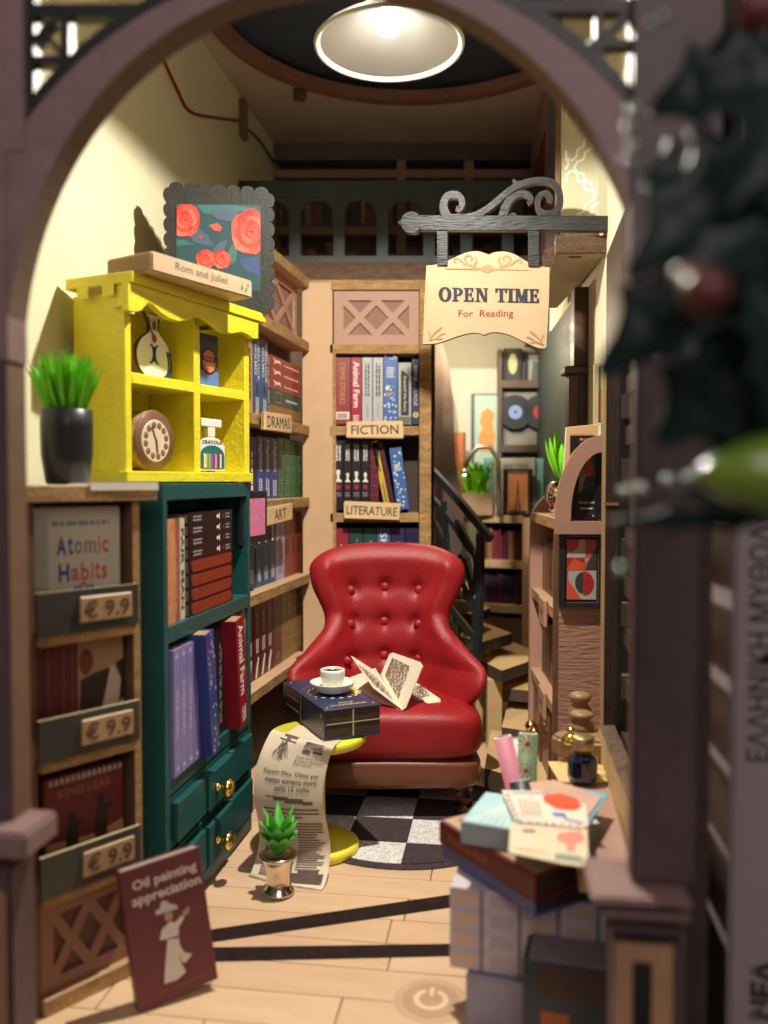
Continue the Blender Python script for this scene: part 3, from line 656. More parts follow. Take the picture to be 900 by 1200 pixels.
# ================================================================== TEAL CABINET
TF = frpx(191, 18.4, 293, 24.3); TL = TF.len
tc_ = thing('teal_cabinet', 'dark teal open cabinet with two brass knobbed drawers against the left wall', 'cabinet', TF)
MB().box(0, .22, 0, 1.5, 0, 9.98).obj('side_panel', teal, tc_, bevel=.015)
MB().box(TL - .2, TL, 0, 1.5, 0, 9.98).obj('side_panel', teal, tc_, bevel=.015)
MB().box(.22, TL - .2, 1.42, 1.5, 0.1, 9.9).obj('back_panel', teal, tc_)
for z in (9.6, 6.45, 3.05, .05): MB().box(.221, TL - .201, .01 if z != 6.45 else 0, 1.42, z, z + .37).obj('shelf', teal, tc_, bevel=.015)
for (za, zb) in ((1.82, 3.0), (.46, 1.72)):
    dr = MB().box(.27, TL - .25, .03, 1.3, za, zb).obj('drawer', teal, tc_, bevel=.02)
    w3 = (TL - .6) / 3
    for k in range(3):
        a = .33 + k * (w3 + .02)
        MB().box(a + .05, a + w3 - .06, -.14 - (.05 if k == 1 else 0), .029, za + .14, zb - .12).obj('raised_panel', teal, dr, bevel=.03)
    xk = TF.px(259, 915 if za > 1 else 983, -.3)[0]; zk = (za + zb) / 2 + .02
    MB().lathe([(.10, 0), (.10, -.05), (.055, -.07), (.05, -.16), (.12, -.19), (.215, -.26), (.225, -.34), (.16, -.42), (.06, -.45), (0, -.452)], (xk, -.19, zk), 24, axis='y').obj('knob', gold, dr)
def T(px, y=.12): return TF.X(px, y)
zs = 6.821
book(TF, T(195), T(204), .10, 1.1, zs, zs + 2.35, M('cream_flower_print', 'd0a868', .5, col2='b85c50', vs=4, var=.1), 'cream and coral patterned book at the left of the teal cabinet upper shelf')
book(TF, T(204.5), T(210), .16, 1.1, zs, zs + 2.2, 'b04850', 'thin rose red book in the teal cabinet upper shelf', deco=d_lines(gld, .1, .9, .3, 1))
book(TF, T(210.5), T(216), .12, 1.1, zs, zs + 2.35, 'c8c4a8', 'thin white book with dark lettering in the teal cabinet upper shelf', deco=d_text('FAIR MAN', ink, .6, .1, .9, bold=.03))
bz = zs; hh = .335
for i in range(4):
    def oc(add, w, h):
        add('orange_field', M('orange_embossed', '86341c', .5, var=.35, vs=5), lambda q: q.prism(arc(-w * .42, h / 2, h * .4, h * .40, 90, 270, 6) + arc(w * .42, h / 2, h * .4, h * .40, -90, 90, 6), -.015, YP * .3))
    book(TF, T(218), T(269), .05, 1.1, bz, bz + hh, dkc, ('lowest', 'second lowest', 'third lowest', 'topmost')[i] + ' of four black books with orange fields lying in the teal cabinet', group='black and orange lying books', lying=True, deco=oc); bz += hh + .002
for i in range(4):
    book(TF, T(218), T(269), .05, 1.1, bz, bz + .275, dkc, ('lowest', 'second lowest', 'third lowest', 'topmost')[i] + ' of four black books with white pawns lying in the teal cabinet', group='black lying books with pawns', lying=True,
         deco=combo(d_pawnlie, lambda add, w, h: add('small_print', paint('9a9a98'), lambda q: (lines(q, -w * .42, -w * .22, h * .2, h * .8, 2, YP), lines(q, w * .32, w * .44, h * .2, h * .8, 2, YP))))); bz += .277
zs = 3.421
for i in range(4):
    a = 202 + i * 7.8
    book(TF, T(a, -.06), T(a + 7.5, -.06), -.06, 1.1, zs, zs + 2.85, M('lavender_print', '7674ae', .45, col2='9888b8', vs=.6, var=.05), ('leftmost', 'second', 'third', 'rightmost')[i] + ' of four lavender books standing forward in the teal cabinet', group='lavender books', deco=combo(d_lines(paint('c8c0dc'), .3, .75, .3, 1), lambda add, w, h: [add('ornament_print', paint('c8c0dc'), lambda q: q.flat([(-w * .25, z), (w * .25, z), (0, z + .12)], YP)) for z in (h * .04, h * .93)]))
book(TF, T(247, -.35) , T(256, -.35), -.35, 1.1, zs + .04, zs + 3.05, '2c3c80', 'navy blue book leaning left with white flowers in the teal cabinet', tilt=-.13, deco=d_flowers(paint('b8b8c8'), 30))
book(TF, T(250), T(262), .10, 1.1, zs, zs + 2.9, '18181a', 'black book with rounded top between navy and red ones in the teal cabinet', deco=d_lines(paint('80807c'), .1, .9, .3, 2))
book(TF, T(280.5, -.3), T(290, -.3), -.3, 1.1, zs + .04, zs + 3.0, '8c1428', 'red Animal Farm book leaning left in the teal cabinet', tilt=-.12, deco=combo(d_text('Animal Farm', whp, .55, .3, .95, bold=.02), d_lines(whp, .05, .2, .5, 3)))
book(TF, T(268), T(277), .15, 1.1, zs, zs + 2.9, '6c1820', 'plain dark red book behind the leaning red one in the teal cabinet')
book(TF, T(284, .1), T(292, .1), .1, 1.1, zs, zs + 3.02, 'b8985c', 'tan book with ruled spine at the right end of the teal cabinet', deco=d_bands(ink, (.1, .3, .5, .7, .9), .01))

# paper sheet / light strip lying on top of the rack and cabinet
# ================================================================== YELLOW CABINET
YF = frpx(148, 19.6, 293, 24.2); YL = YF.len; YF.z = 10.0
yc = thing('yellow_cabinet', 'bright yellow open wall cabinet with scalloped valance standing on the teal cabinet', 'cabinet', YF)
D = 1.55
def yz(px, py, y=0): return YF.px(px, py, y)
ztop = 4.35
MB().box(0, .22, 0, D, 0.0, ztop).obj('side_panel', yellow, yc, bevel=.02)
MB().box(YL - .24, YL, 0, D, 0.0, ztop).obj('side_panel', yellow, yc, bevel=.02)
xm = YF.X(233) - .01
MB().box(.221, YL - .241, D - .1, D, .3, ztop - .05).obj('back_panel', yellow, yc)
MB().box(-.08, YL + .02, -.10, D, 0.0, .26).obj('base_board', yellow, yc, bevel=.02)
for q in (.02, .36, .70): MB().box(-.085 + .0, -.079 + .0, q * D, q * D + .25, .02, .24).obj('joint_tab', yellow, yc)
MB().box(xm - .13, xm + .13, .01, D - .11, .262, ztop - .1).obj('divider', yellow, yc, bevel=.02)
zl = yz(180, 452)[1]; zr = yz(262, 464)[1]
MB().box(.221, xm - .131, .005, D - .11, zl - .02, zl + .24).obj('shelf', yellow, yc, bevel=.02)
MB().box(xm + .131, YL - .241, .005, D - .11, zr - .04, zr + .22).obj('shelf', yellow, yc, bevel=.02)
# valance: scalloped lower edge
n = 40; lo = []; VL = YL + .30; zt0 = ztop + .12
for i in range(n + 1):
    u = i / n; lo.append((-.15 + u * VL, zt0 - .62 - .20 * abs(math.cos(u * PI * 2.0)) ** 1.5 * (1 if 0.12 < u < .88 else .9) + (.14 if u < .05 or u > .95 else 0)))
VP = [(150, 334), (303, 374), (303, 397), (297, 397), (290, 392), (283, 389), (272, 391), (262, 389), (252, 381), (243, 374), (236, 371), (229, 371), (222, 375), (210, 377), (198, 373), (188, 366), (180, 358), (174, 355), (170, 359), (166, 364), (158, 366), (150, 364)]
VP = [yz(a, b, -.36) for a, b in VP]; VP[0] = (VP[0][0], zt0); VP[1] = (VP[1][0], zt0)
MB().prism(VP, -.36, -.17).obj('valance', yellow, yc, bevel=.015)
MB().box(-.15 + .0, -.15 + .2, -.169, .25, zt0 - .5, zt0 - .01).obj('valance_return', yellow, yc)
MB().box(-.22, YL + .22, -.42, D + .02, zt0 + .003, zt0 + .26).obj('roof_board', yellow, yc, bevel=.02)
for k in (0, 2): MB().box(-.226, -.21, .1 + k * .38, .1 + k * .38 + .34, zt0 - .25, zt0 + .24).obj('joint_tab', yellow, yc)
# items in the yellow cabinet
def item_frame(px0, px1, y, z): return Fr(YF.world(YF.X(px0, y), y, 0).xy, YF.world(YF.X(px1, y), y, 0).xy, YF.z + z)
zsl = zl + .245
IF = item_frame(157, 206, .5, zsl)
it = thing('vase_cutout', 'flat white vase shaped ornament with blue and red painting, upper left of the yellow cabinet', 'ornament', IF)
W = IF.len; hgt = 1.75
pts = [(W * .5 + W * .30 * math.sin(a) * (1.12 if math.cos(a) < 0 else .98), hgt * .36 - hgt * .36 * math.cos(a)) for a in [PI * k / 14 for k in range(13)]]
vp = arc(W * .5, .56, W * .40, .56, -90, 62, 14) + [(W * .62, 1.15), (W * .60, 1.35), (W * .74, 1.62), (W * .5, 1.56), (W * .30, 1.62), (W * .42, 1.35), (W * .40, 1.15)] + arc(W * .5, .56, W * .40, .56, 118, 270, 14)
MB().prism(vp, 0, .12, 0, side=1).obj('board', [white, dedge], it)
mb = MB(); bl = M('cobalt_print', '1c3c6c', .5)
for s_ in (-1, 1): mb.rib(arc(W * .5 + s_ * W * .13, .62, W * .13, .24, 75 if s_ < 0 else 105, -80 if s_ < 0 else 260, 10), [.03, .05, .07, .09, .10, .10, .10, .09, .07, .05, .03], -.012, -.004)
for k in range(3): mb.rib(arc(W * .5 + W * (.24 + .04 * k), .42, W * .10, .36, -60, 60, 8), .035, -.012 - k * .001, -.004)
mb.rib([(W * .36, 1.5), (W * .42, 1.2), (W * .5, 1.05)], .04, -.014, -.004); mb.rib([(W * .62, 1.5), (W * .58, 1.2)], .04, -.014, -.004)
mb.obj('blue_print', bl, it)
mb = MB(); disc(mb, W * .5, 1.0, .085, -.016, n=12, ry=.10); disc(mb, W * .5, 1.32, .075, -.016, n=12, ry=.12); mb.obj('red_print', paint('a04838'), it)
# round dial (clock)
IF = Fr(YF.world(YF.X(183, .3), .3, 0).xy, YF.world(YF.X(184, .3), .3, 0).xy, YF.z + .262)
it = thing('dial_clock', 'round brown wooden dial with cream face, lower left of the yellow cabinet', 'clock', IF)
R = .74
MB().lathe([(0, 0), (R - .03, 0), (R, .03), (R, .55), (R - .03, .58), (0, .58)], (0, 0, R + .01), 48, axis='y').obj('case', M('dial_brown', (.17, .075, .045), .45, var=.15, coat=.2), it)
MB().lathe([(R * .985, .04), (R + .012, .05), (R + .012, .5), (R * .985, .53)], (0, 0, R + .01), 48, axis='y', caps=False).obj('rim', edge, it)
MB().lathe([(0, -.02), (.50, -.02), (.52, -.001)], (0, 0, R + .01), 40, axis='y', smooth=False, caps=False).obj('face', M('dial_cream', (.66, .53, .40), .5), it)
for k in range(12):
    a = k * PI / 6 + .2; MB().lathe([(0, -.030), (.068, -.030), (.085, -.021)], (.385 * math.cos(a), 0, R + .01 + .385 * math.sin(a)), 14, axis='y', caps=False).obj('dial_hole', M('hole_brown', (.20, .10, .06), .6), it)
MB().rib([(.0, R + .01), (-.16, R + .34)], [.03, .02], -.045, -.03).obj('hand', ink, it); MB().rib([(.0, R + .03), (.03, R - .27)], [.03, .045], -.048, -.032).obj('hand', ink, it)
# blue box
IF = item_frame(231.5, 257, .35, zr + .225)
it = thing('blue_box', 'slate blue card with an orange round emblem, upper right of the yellow cabinet', 'card', IF)
W = IF.len; MB().box(0.04, W, 0, .14, 0, 1.42).obj('board', M('slate_blue_card', '3c4a66', .45), it, bevel=.02)
MB().box(.04, W, -.010, -.002, .02, .45).obj('lower_band', paint('5c78b8'), it)
mb = MB(); disc(mb, W * .55, .70, .36, -.014, n=24, ry=.36); mb.obj('emblem_ground', paint('2c2030'), it)
mb = MB(); disc(mb, W * .55, .70, .30, -.018, n=24, ry=.30); mb.obj('emblem', paint('d87848'), it)
text('221', W * .55, .58, .26, .12, -.022, paint('f0d8b8'), it, bold=.03); MB().box(W * .55 - .28, W * .55 + .28, -.024, -.02, .70, .82).obj('emblem_band', paint('2c2030'), it)
text('BAKER', W * .55, .76, .4, .07, -.027, paint('f0d8b8'), it)
# crayon dispenser card
IF = item_frame(233, 264, .12, .262)
it = thing('crayon_stand', 'small teal arched card of crayons with a white sign, lower right of the yellow cabinet', 'ornament', IF)
W = IF.len; tl = M('sea_teal_print', '2c6c68', .5)
MB().prism([(0.04, .04), (W, .04), (W, .72)] + arc(W / 2, .66, W / 2 - .02, .28, 15, 165, 10) + [(0.04, .72)], 0, .13, 0, side=1).obj('card', [whitep, edge], it, bevel=.02)
MB().prism([(0.08, .10), (W - .04, .10), (W - .04, .45)] + arc(W / 2 + .01, .45, W / 2 - .06, .27, 0, 180, 12), -.012, -.002).obj('arch_print', tl, it)
MB().box(W * .36, W * .62, 0, .10, .95, 1.2).obj('sign_stem', whitep, it); MB().box(W * .12, W * .88, -.01, .11, 1.201, 1.42).obj('sign_board', whitep, it, bevel=.02)
for k, c in enumerate(('e8e4d8', 'd8d040', '5aa04a', '78c0a8', 'd84850', '8a5aa0', '3c5ca8', 'e0a0b0', 'a03c40', '6a4a3c', 'e8e4d8')):
    a = W * .17 + k * W * .06; MB().prism([(a, .12), (a + W * .055, .12), (a + W * .055, .46), (a + W * .027, .50), (a, .46)], -.03, -.013).obj('crayon', paint(c), it)
text('CRAYOLA', W / 2 + .01, .80, W * .78, .10, -.006, inkb, it, bold=.03)
MB().box(W * .4, W * .62, .0, .1, .0, .039).obj('foot', paint('3c5c7c'), it)
# black thing behind the crayon stand
# book lying on the yellow cabinet
a = P(158, 318, 20.2); b = P(296, 340, 22.3)
zr_ = YF.z + zt0 + .263
BF = Fr(G(170, 314, zr_).xy if False else (P(178, 310, 19.3)).xy, P(296, 336, 22.2).xy, zr_)
bk = thing('lying_book', 'pale book lettered Rom and Juliet lying on the yellow cabinet roof', 'book', BF)
Lb = BF.len; Db = 1.5; hb_ = .46
MB().box(0, Lb, 0, Db, 0, hb_).obj('cover', M('blush_cover', (.60, .42, .27), .45, var=.05), bk, bevel=.04, seg=2)
MB().box(-.012, .01, .06, Db - .05, .05, hb_ - .05).obj('page_block', pages, bk)
text('Rom and Juliet', Lb * .47, hb_ * .52, Lb * .52, hb_ * .52, -.006, M('grey_lettering', (.20, .16, .12), .6, var=0), bk, bold=.012)
mb = MB(); mb.flat([(Lb * .86, .12), (Lb * .88, .30), (Lb * .90, .18)], -.006); mb.flat([(Lb * .90, .10), (Lb * .93, .26), (Lb * .94, .16)], -.006); mb.flat([(Lb * .93, .28), (Lb * .95, .36), (Lb * .96, .26)], -.006); mb.obj('leaf_print', paint('4a9468'), bk)
# roses picture in scalloped frame
RF = Fr(P(195, 300, 23.6).xy, P(318, 300, 24.1).xy, YF.z + zt0 + .25)
rp = thing('roses_picture', 'red roses picture in a scalloped charcoal frame behind the yellow cabinet', 'picture', RF)
r0, r1 = RF.px(199, 352), RF.px(315, 231); W = r1[0]; x0 = r0[0]; H_ = r1[1]; zb_ = 0.0
mb = MB(); sc_ = []
nx_, nz_ = 7, 8; rx = (W - x0) / nx_ / 2; rz_ = (H_ - zb_) / nz_ / 2
for i in range(nx_): sc_ += arc(x0 + rx * (2 * i + 1), zb_, rx, rx * .8, 180, 360, 6)
for i in range(nz_): sc_ += arc(W, zb_ + rz_ * (2 * i + 1), rz_ * .8, rz_, -90, 90, 6)
for i in range(nx_): sc_ += arc(W - rx * (2 * i + 1), H_, rx, rx * .8, 0, 180, 6)
for i in range(nz_): sc_ += arc(x0, H_ - rz_ * (2 * i + 1), rz_ * .8, rz_, 90, 270, 6)
cl = [sc_[0]]
for p_ in sc_[1:]:
    if math.hypot(p_[0] - cl[-1][0], p_[1] - cl[-1][1]) > .01: cl.append(p_)
if math.hypot(cl[0][0] - cl[-1][0], cl[0][1] - cl[-1][1]) < .01: cl.pop()
mb.prism([(p_[0], p_[1] + .12) for p_ in cl], 0, .2, 0, side=1); mb.obj('frame', [M('olive_charcoal_board', (.022, .024, .021), .6, var=.25, vs=3, bump=.4, speck=.3), edge], rp)
def rq(px, py): a = RF.px(180 + px / 5.625, 210 + py / 5.629); return a
def poly(name, pts, y, mat): return MB().flat([rq(*p_) for p_ in pts], y).obj(name, mat, rp, recalc=False)
poly('picture_ground', [(150, 740), (705, 740), (705, 170), (150, 165)], -.010, paint('2c4c54'))
gr, gr2, re1, re2, re3 = paint('4a5c70'), paint('3c6c6c'), paint('c84038'), paint('e05848'), paint('d84a40')
poly('leaf_print', [(280, 170), (540, 172), (700, 200), (560, 215), (420, 240), (330, 225)], -.014, gr2); poly('leaf_print', [(360, 215), (440, 195), (540, 205), (580, 250), (520, 285), (420, 265)], -.018, gr)
poly('leaf_print', [(230, 360), (300, 330), (360, 370), (400, 440), (330, 435), (260, 410)], -.014, gr); poly('leaf_print', [(380, 480), (430, 420), (485, 395), (470, 460), (430, 490)], -.014, gr)
poly('leaf_print', [(495, 470), (520, 430), (550, 470), (545, 540), (515, 570), (495, 520)], -.018, gr2); poly('leaf_print', [(560, 520), (690, 510), (700, 640), (600, 600)], -.014, paint('3c5080'))
poly('leaf_print', [(150, 400), (200, 400), (270, 430), (150, 440)], -.014, gr2)
def rose(cx, cy, r, seed, sq=1.0):
    rr_ = random.Random(seed); mats_ = [re1, paint('b83430'), re2, re3, paint('e87060'), re1, re2]
    lay = 0
    for ring, (rad, cnt) in enumerate(((1.0, 6), (.74, 6), (.52, 5), (.32, 4), (.16, 3))):
        for k in range(cnt):
            a0 = 2 * PI * k / cnt + rr_.random() * .6 + ring * .5; pts = []
            for j in range(10):
                t = 2 * PI * j / 10; lx, ly = .50 * rad * math.cos(t) * 1.15, .36 * rad * math.sin(t) * (1 + .15 * math.sin(3 * t + k))
                x_, y_ = rad * .52 + ly, lx; X_, Z_ = cx + r * (x_ * math.cos(a0) - y_ * math.sin(a0)), cy + r * sq * (x_ * math.sin(a0) + y_ * math.cos(a0))
                pts.append((min(703, max(152, X_)), min(738, max(168, Z_))))
            lay += 1; poly('petal_print', pts[::-1], -.022 - lay * .0006, mats_[(ring + k * 2) % 7])
rose(205, 270, 118, 3, 1.1); rose(640, 350, 150, 5, 1.15); rose(345, 530, 75, 8); rose(450, 530, 70, 9)
_old = poly
def poly(name, pts, y, mat): return None if name == 'rose_print' or y < -.023 else _old(name, pts, y, mat)
poly('rose_print', [(150, 165), (280, 165), (305, 250), (290, 320), (240, 360), (200, 405), (150, 360)], -.022, re1); poly('petal_print', [(165, 190), (240, 185), (275, 240), (260, 310), (200, 340), (165, 290)], -.026, re2); poly('petal_print', [(195, 225), (240, 220), (250, 270), (215, 300), (195, 270)], -.030, re1); poly('petal_print', [(208, 240), (232, 238), (236, 268), (215, 280)], -.034, re2)
poly('rose_print', [(590, 205), (700, 210), (700, 500), (580, 515), (570, 480), (530, 410), (525, 320), (560, 260)], -.022, re3); poly('petal_print', [(620, 300), (700, 285), (700, 470), (610, 490), (585, 420)], -.026, paint('e87060')); poly('petal_print', [(640, 340), (690, 335), (695, 420), (650, 440), (630, 400)], -.030, re1); poly('petal_print', [(655, 355), (690, 352), (690, 400), (660, 410)], -.034, re2)
poly('rose_print', [(280, 490), (330, 475), (380, 500), (400, 480), (480, 490), (495, 560), (380, 560), (290, 540)], -.022, re1); poly('petal_print', [(300, 500), (340, 495), (360, 530), (320, 535)], -.026, re2); poly('petal_print', [(400, 500), (450, 500), (470, 545), (410, 545)], -.026, re2)
poly('petal_print', [(365, 305), (420, 290), (450, 315), (440, 345), (400, 340)], -.022, re2); poly('petal_print', [(300, 375), (315, 368), (325, 382), (312, 395), (300, 388)], -.022, re1)

# ================================================================== FRONT-LEFT DISPLAY RACK
KF = frpx(33, 15.6, 163, 17.35); KL = KF.len
rk = thing('display_rack', 'brown display rack with three priced ledges and a lattice base at the front left', 'rack', KF)
MB().box(-.9, .10, 0, .9, 0, 9.62).obj('side_panel', brown, rk); MB().box(KL - .16, KL, 0, .9, 0, 9.62, 0, front=1).obj('side_panel', [brown, edge], rk)
MB().box(.1, KL - .16, .82, .9, 0, 9.62).obj('back_panel', M('rack_back', (.13, .068, .04), .6, var=.2), rk)
MB().box(-1.0, KL + .35, -.12, 2.2, 9.63, 9.95, 0, front=1).obj('top_board', [M('rack_top', (.46, .35, .22), .55), edge], rk, bevel=.02)
MB().box(KF.X(102), KL + .36, -.15, -.121, 9.84, 10.0).obj('paper_strip', M('white_card_strip', (.80, .74, .62), .6), rk); MB().box(KF.X(102), KL + .36, -.12, .9, 9.953, 9.985).obj('paper_sheet', MATS['white_card_strip'], rk)
KZ = [6.95, 4.6, 2.05, .0]
for z in KZ: MB().box(.101, KL - .161, -.16, .82, z, z + .32, 0, front=1, top=0).obj('ledge', [M('ledge_tan', (.38, .22, .11), .55, var=.1), edge], rk, bevel=.02)
for z in KZ[:3]:
    st = MB().box(.02, KL - .19, -.24, -.165, z + .22, z + 1.02, 0, top=1).obj('ledge_front', [M('dark_olive_front', (.050, .046, .036), .5, var=.35, vs=1), M('pale_edge', (.42, .36, .20), .6)], rk)
    tg = MB().box(KL * .36, KL - .36, -.30, -.242, z + .38, z + .88).obj('price_tag', M('tag_tan', (.42, .27, .13), .5), rk, bevel=.03)
    text('€ 9.9', KL * .36 + (KL * .64 - .36) / 2, z + .63, KL * .42, .34, -.307, M('tag_ink', (.12, .05, .035), .6, var=0), tg, bold=.02)
lattice(rk, .12, KL - .17, .33, 2.04, 2, .02, M('rack_panel_pink', (.27, .125, .082), .55, var=.08), M('rack_panel_dark', (.14, .062, .042), .6), b=.26, wd=.2)
def kbook(px0, px1, z, h, mat, label, y=.25, dep=.35):
    f = Fr(KF.world(KF.X(px0, y), y, 0).xy, KF.world(KF.X(px1, y), y, 0).xy, z); t = thing('display_book', label, 'book', f)
    MB().box(0, f.len, 0, dep, 0, h).obj('cover', mat, t, bevel=.03, seg=2); return t, f.len
t, W = kbook(38, 141, 7.272, 2.25, M('cream_white_cover', (.62, .56, .44), .30, var=.04), 'white book lettered Atomic Habits in the top ledge of the rack')
def multi(s, cols, cx, cz, w, h, par):
    wt = {'A': .78, 'H': .80, 'm': 1.0, 'i': .30, 't': .42, 'c': .58, 's': .52}; ws_ = [wt.get(c_, .66) for c_ in s]; k_ = w / sum(ws_); xx = cx - w / 2
    for i, ch in enumerate(s):
      cw = ws_[i] * k_; xx += cw
      text(ch, xx - cw / 2, cz if ch.islower() is False or ch in 'bthikl' else cz - h * .12, cw * (.84 if ch not in 'il' else .5), h if ch not in 'aomcs' else h * .72, -.007, paint(cols[i]), par, bold=.025)
multi('Atomic', ['2c4c84', '3c6494', '8a8a90', 'a09080', 'c07850', 'd06038'], W * .55, 1.50, W * .62, .36, t)
multi('Habits', ['2c4c84', 'b07060', 'd06038', 'c87048', 'd05830', 'd05830'], W * .55, .98, W * .58, .36, t)
mb = MB(); lines(mb, W * .2, W * .9, 1.88, 1.98, 1, -.007, fill=.8); mb.obj('small_print', paint('8a8890'), t, recalc=False)
for k, c in enumerate(('d06038', '2c5c94', 'd06038', '2c5c94')):
    a = k * PI / 4; mb = MB(); ca, sa = math.cos(a), math.sin(a)
    mb.rib([(W * .55 + .26 * math.cos(q) * ca - .09 * math.sin(q) * sa, .50 + .26 * math.cos(q) * sa + .09 * math.sin(q) * ca) for q in [2 * PI * j / 20 for j in range(20)]], .035, -.012 - k * .002, -.004, closed=True); mb.obj('atom_print', paint(c), t)
MB().box(W * .015, W * .16, -.010, -.003, .05, 2.1).obj('spine_strip', M('silver_strip', (.60, .58, .50), .2, metal=.4), t)
t, W = kbook(36, 143, 4.922, 2.0, M('maroon_matte', (.13, .022, .02), .5, var=.15), 'maroon book with brown portrait picture in the middle ledge of the rack')
MB().prism([(W * .47, .6), (W * .99, .6), (W * .99, 1.98), (W * .47, 1.98)], -.010, -.002).obj('picture_ground', paint('a8845c'), t)
MB().prism([(W * .48, .5), (W * .72, .5), (W * .84, 1.35), (W * .66, 1.3), (W * .50, 1.2)], -.016, -.011).obj('coat_print', paint('3c2820'), t)
MB().prism([(W * .74, .5), (W * .98, .5), (W * .98, 1.0), (W * .88, 1.35), (W * .84, 1.4)], -.020, -.011).obj('page_print', paint('c8b098'), t)
MB().prism([(W * .93, .6), (W * .99, .7), (W * .99, 1.5), (W * .90, 1.42), (W * .96, 1.1)], -.023, -.012).obj('branch_print', paint('2c2420'), t)
mb = MB(); disc(mb, W * .56, 1.55, .15, -.024, n=16, ry=.26); mb.obj('head_print', paint('7a3428'), t)
for k in (.14, .30, .40): MB().box(W * k, W * k + .035, -.012, -.003, .2, 1.9).obj('rule_print', paint('7a4a40'), t)
t, W = kbook(46, 142, 2.372, 1.95, M('king_red', (.15, .018, .018), .5, var=.12), 'red book lettered King Lear with two dark figures in the lowest ledge of the rack')
text('KING LEAR', W * .5, 1.60, W * .66, .17, -.007, paint('9c6038'), t, bold=.01)
mb = MB(); [mb.flat([(W * .06 + k * W * .066, 1.80), (W * .11 + k * W * .066, 1.80), (W * .10 + k * W * .066, 1.92), (W * .07 + k * W * .066, 1.92)], -.007) for k in range(14)]; mb.obj('beading_print', paint('b0a898'), t, recalc=False)
MB().prism([(W * .02, .2), (W * .98, .2), (W * .98, .75), (W * .6, .62), (W * .02, .7)], -.008, -.003).obj('ground_print', paint('b08050'), t)
for cx, hh in ((.34, .75), (.70, .95)):
    MB().prism([(W * cx - .16, .45), (W * cx + .12, .45), (W * cx + .10, .45 + hh * .55), (W * cx + .26, .45 + hh * .75), (W * cx + .06, .45 + hh * .78), (W * cx + .05, .45 + hh), (W * cx - .07, .45 + hh), (W * cx - .10, .45 + hh * .7)], -.014, -.009).obj('figure_print', paint('2c2018'), t)

# potted grass on the rack
pf = P(79, 560, 17.3); PFm = FrAt(pf.x, pf.y, 0, 9.951)
pt = thing('potted_grass', 'black tapered pot of bright green grass on top of the rack', 'plant', PFm)
MB().lathe([(0, 0), (.34, 0), (.42, .05), (.50, .6), (.51, 1.15), (.50, 1.50), (.46, 1.52), (.44, 1.45), (.0, 1.40)], seg=36).obj('pot', M('matte_black_plastic', (.012, .013, .015), .38, var=.1), pt)
mb = MB()
for k in range(260):
    a = random.uniform(0, 2 * PI); r = .40 * math.sqrt(random.random()); ln = random.uniform(1.0, 1.5) * (1.12 - r * .55); le = r * 1.5 + random.uniform(-.1, .2); wd = random.uniform(.045, .08)
    bx, by = r * math.cos(a) * .8, r * math.sin(a) * .8; tw = random.uniform(0, PI); ux, uy = math.cos(tw) * wd, math.sin(tw) * wd
    V = []
    for i in range(5):
        t_ = i / 4; x = bx + math.cos(a) * le * t_ * .62 + random.uniform(-.01, .01); y = by + math.sin(a) * le * t_ * .62; zz = 1.42 + ln * (t_ - .12 * t_ * t_); f_ = (1 - t_ ** 1.6)
        V.append((mb.v((x - ux * f_, y - uy * f_, zz)), mb.v((x + ux * f_, y + uy * f_, zz))) if i < 4 else (mb.v((x, y, zz)),))
    for i in range(3): mb.face([V[i][0], V[i][1], V[i + 1][1], V[i + 1][0]], 0, True)
    mb.face([V[3][0], V[3][1], V[4][0]], 0, True)
tag(mb.obj('foliage', leafg, pt, recalc=False), kind='stuff')

# ================================================================== FRONT ARCH FRAME
AF = Fr((-5.9, 12.65), (4.3, 11.35)); AT = 0.50
af = thing('front_arch', 'dark mauve wooden front frame with arch and two square columns', 'arch', AF)
def A(px, py, y=0): return AF.px(px, py, y)
C_, a1_, b1_, y0_ = 390, 383, 447, 423; a2_, b2_ = 450, 467
def el(a, b, th): return (C_ - a * math.cos(th), y0_ - b * math.sin(th))
mb = MB(); N_ = 56; V = []
for i in range(N_ + 1):
    th = PI * i / N_
    p1, p2 = el(a1_, b1_, th), el(a2_, b2_, th); q1, q2 = A(*p1), A(*p2)
    V.append([mb.v((q1[0], 0, q1[1])), mb.v((q2[0], 0, q2[1])), mb.v((q1[0], AT, q1[1])), mb.v((q2[0], AT, q2[1]))])
for i in range(N_):
    a, b = V[i], V[i + 1]
    mb.face([a[0], b[0], b[1], a[1]], 0); mb.face([a[2], a[3], b[3], b[2]], 0); mb.face([a[0], a[2], b[2], b[0]], 1); mb.face([a[1], b[1], b[3], a[3]], 0)
mb.obj('arch_band', [mauve, M('reveal_brown', (.16, .088, .05), .6, var=.2, bump=.2)], af)
# left column (mostly out of frame) and right column
l0, l1 = A(-70, 500), A(9, 500)
MB().box(l0[0], l1[0], -.02, AT, 0, A(24, 423)[1], 0, right=1).obj('column', [dmauve, MATS['reveal_brown']], af, bevel=.02)
r0, r1 = A(745, 500, -.3), A(822, 500, -.3); zt_ = A(745, 380, -.3)[1]
MB().box(r0[0], r1[0], -.3, .1, A(745, 1035, -.3)[1], zt_, 0).obj('column', [dmauve], af, bevel=.05, seg=2)
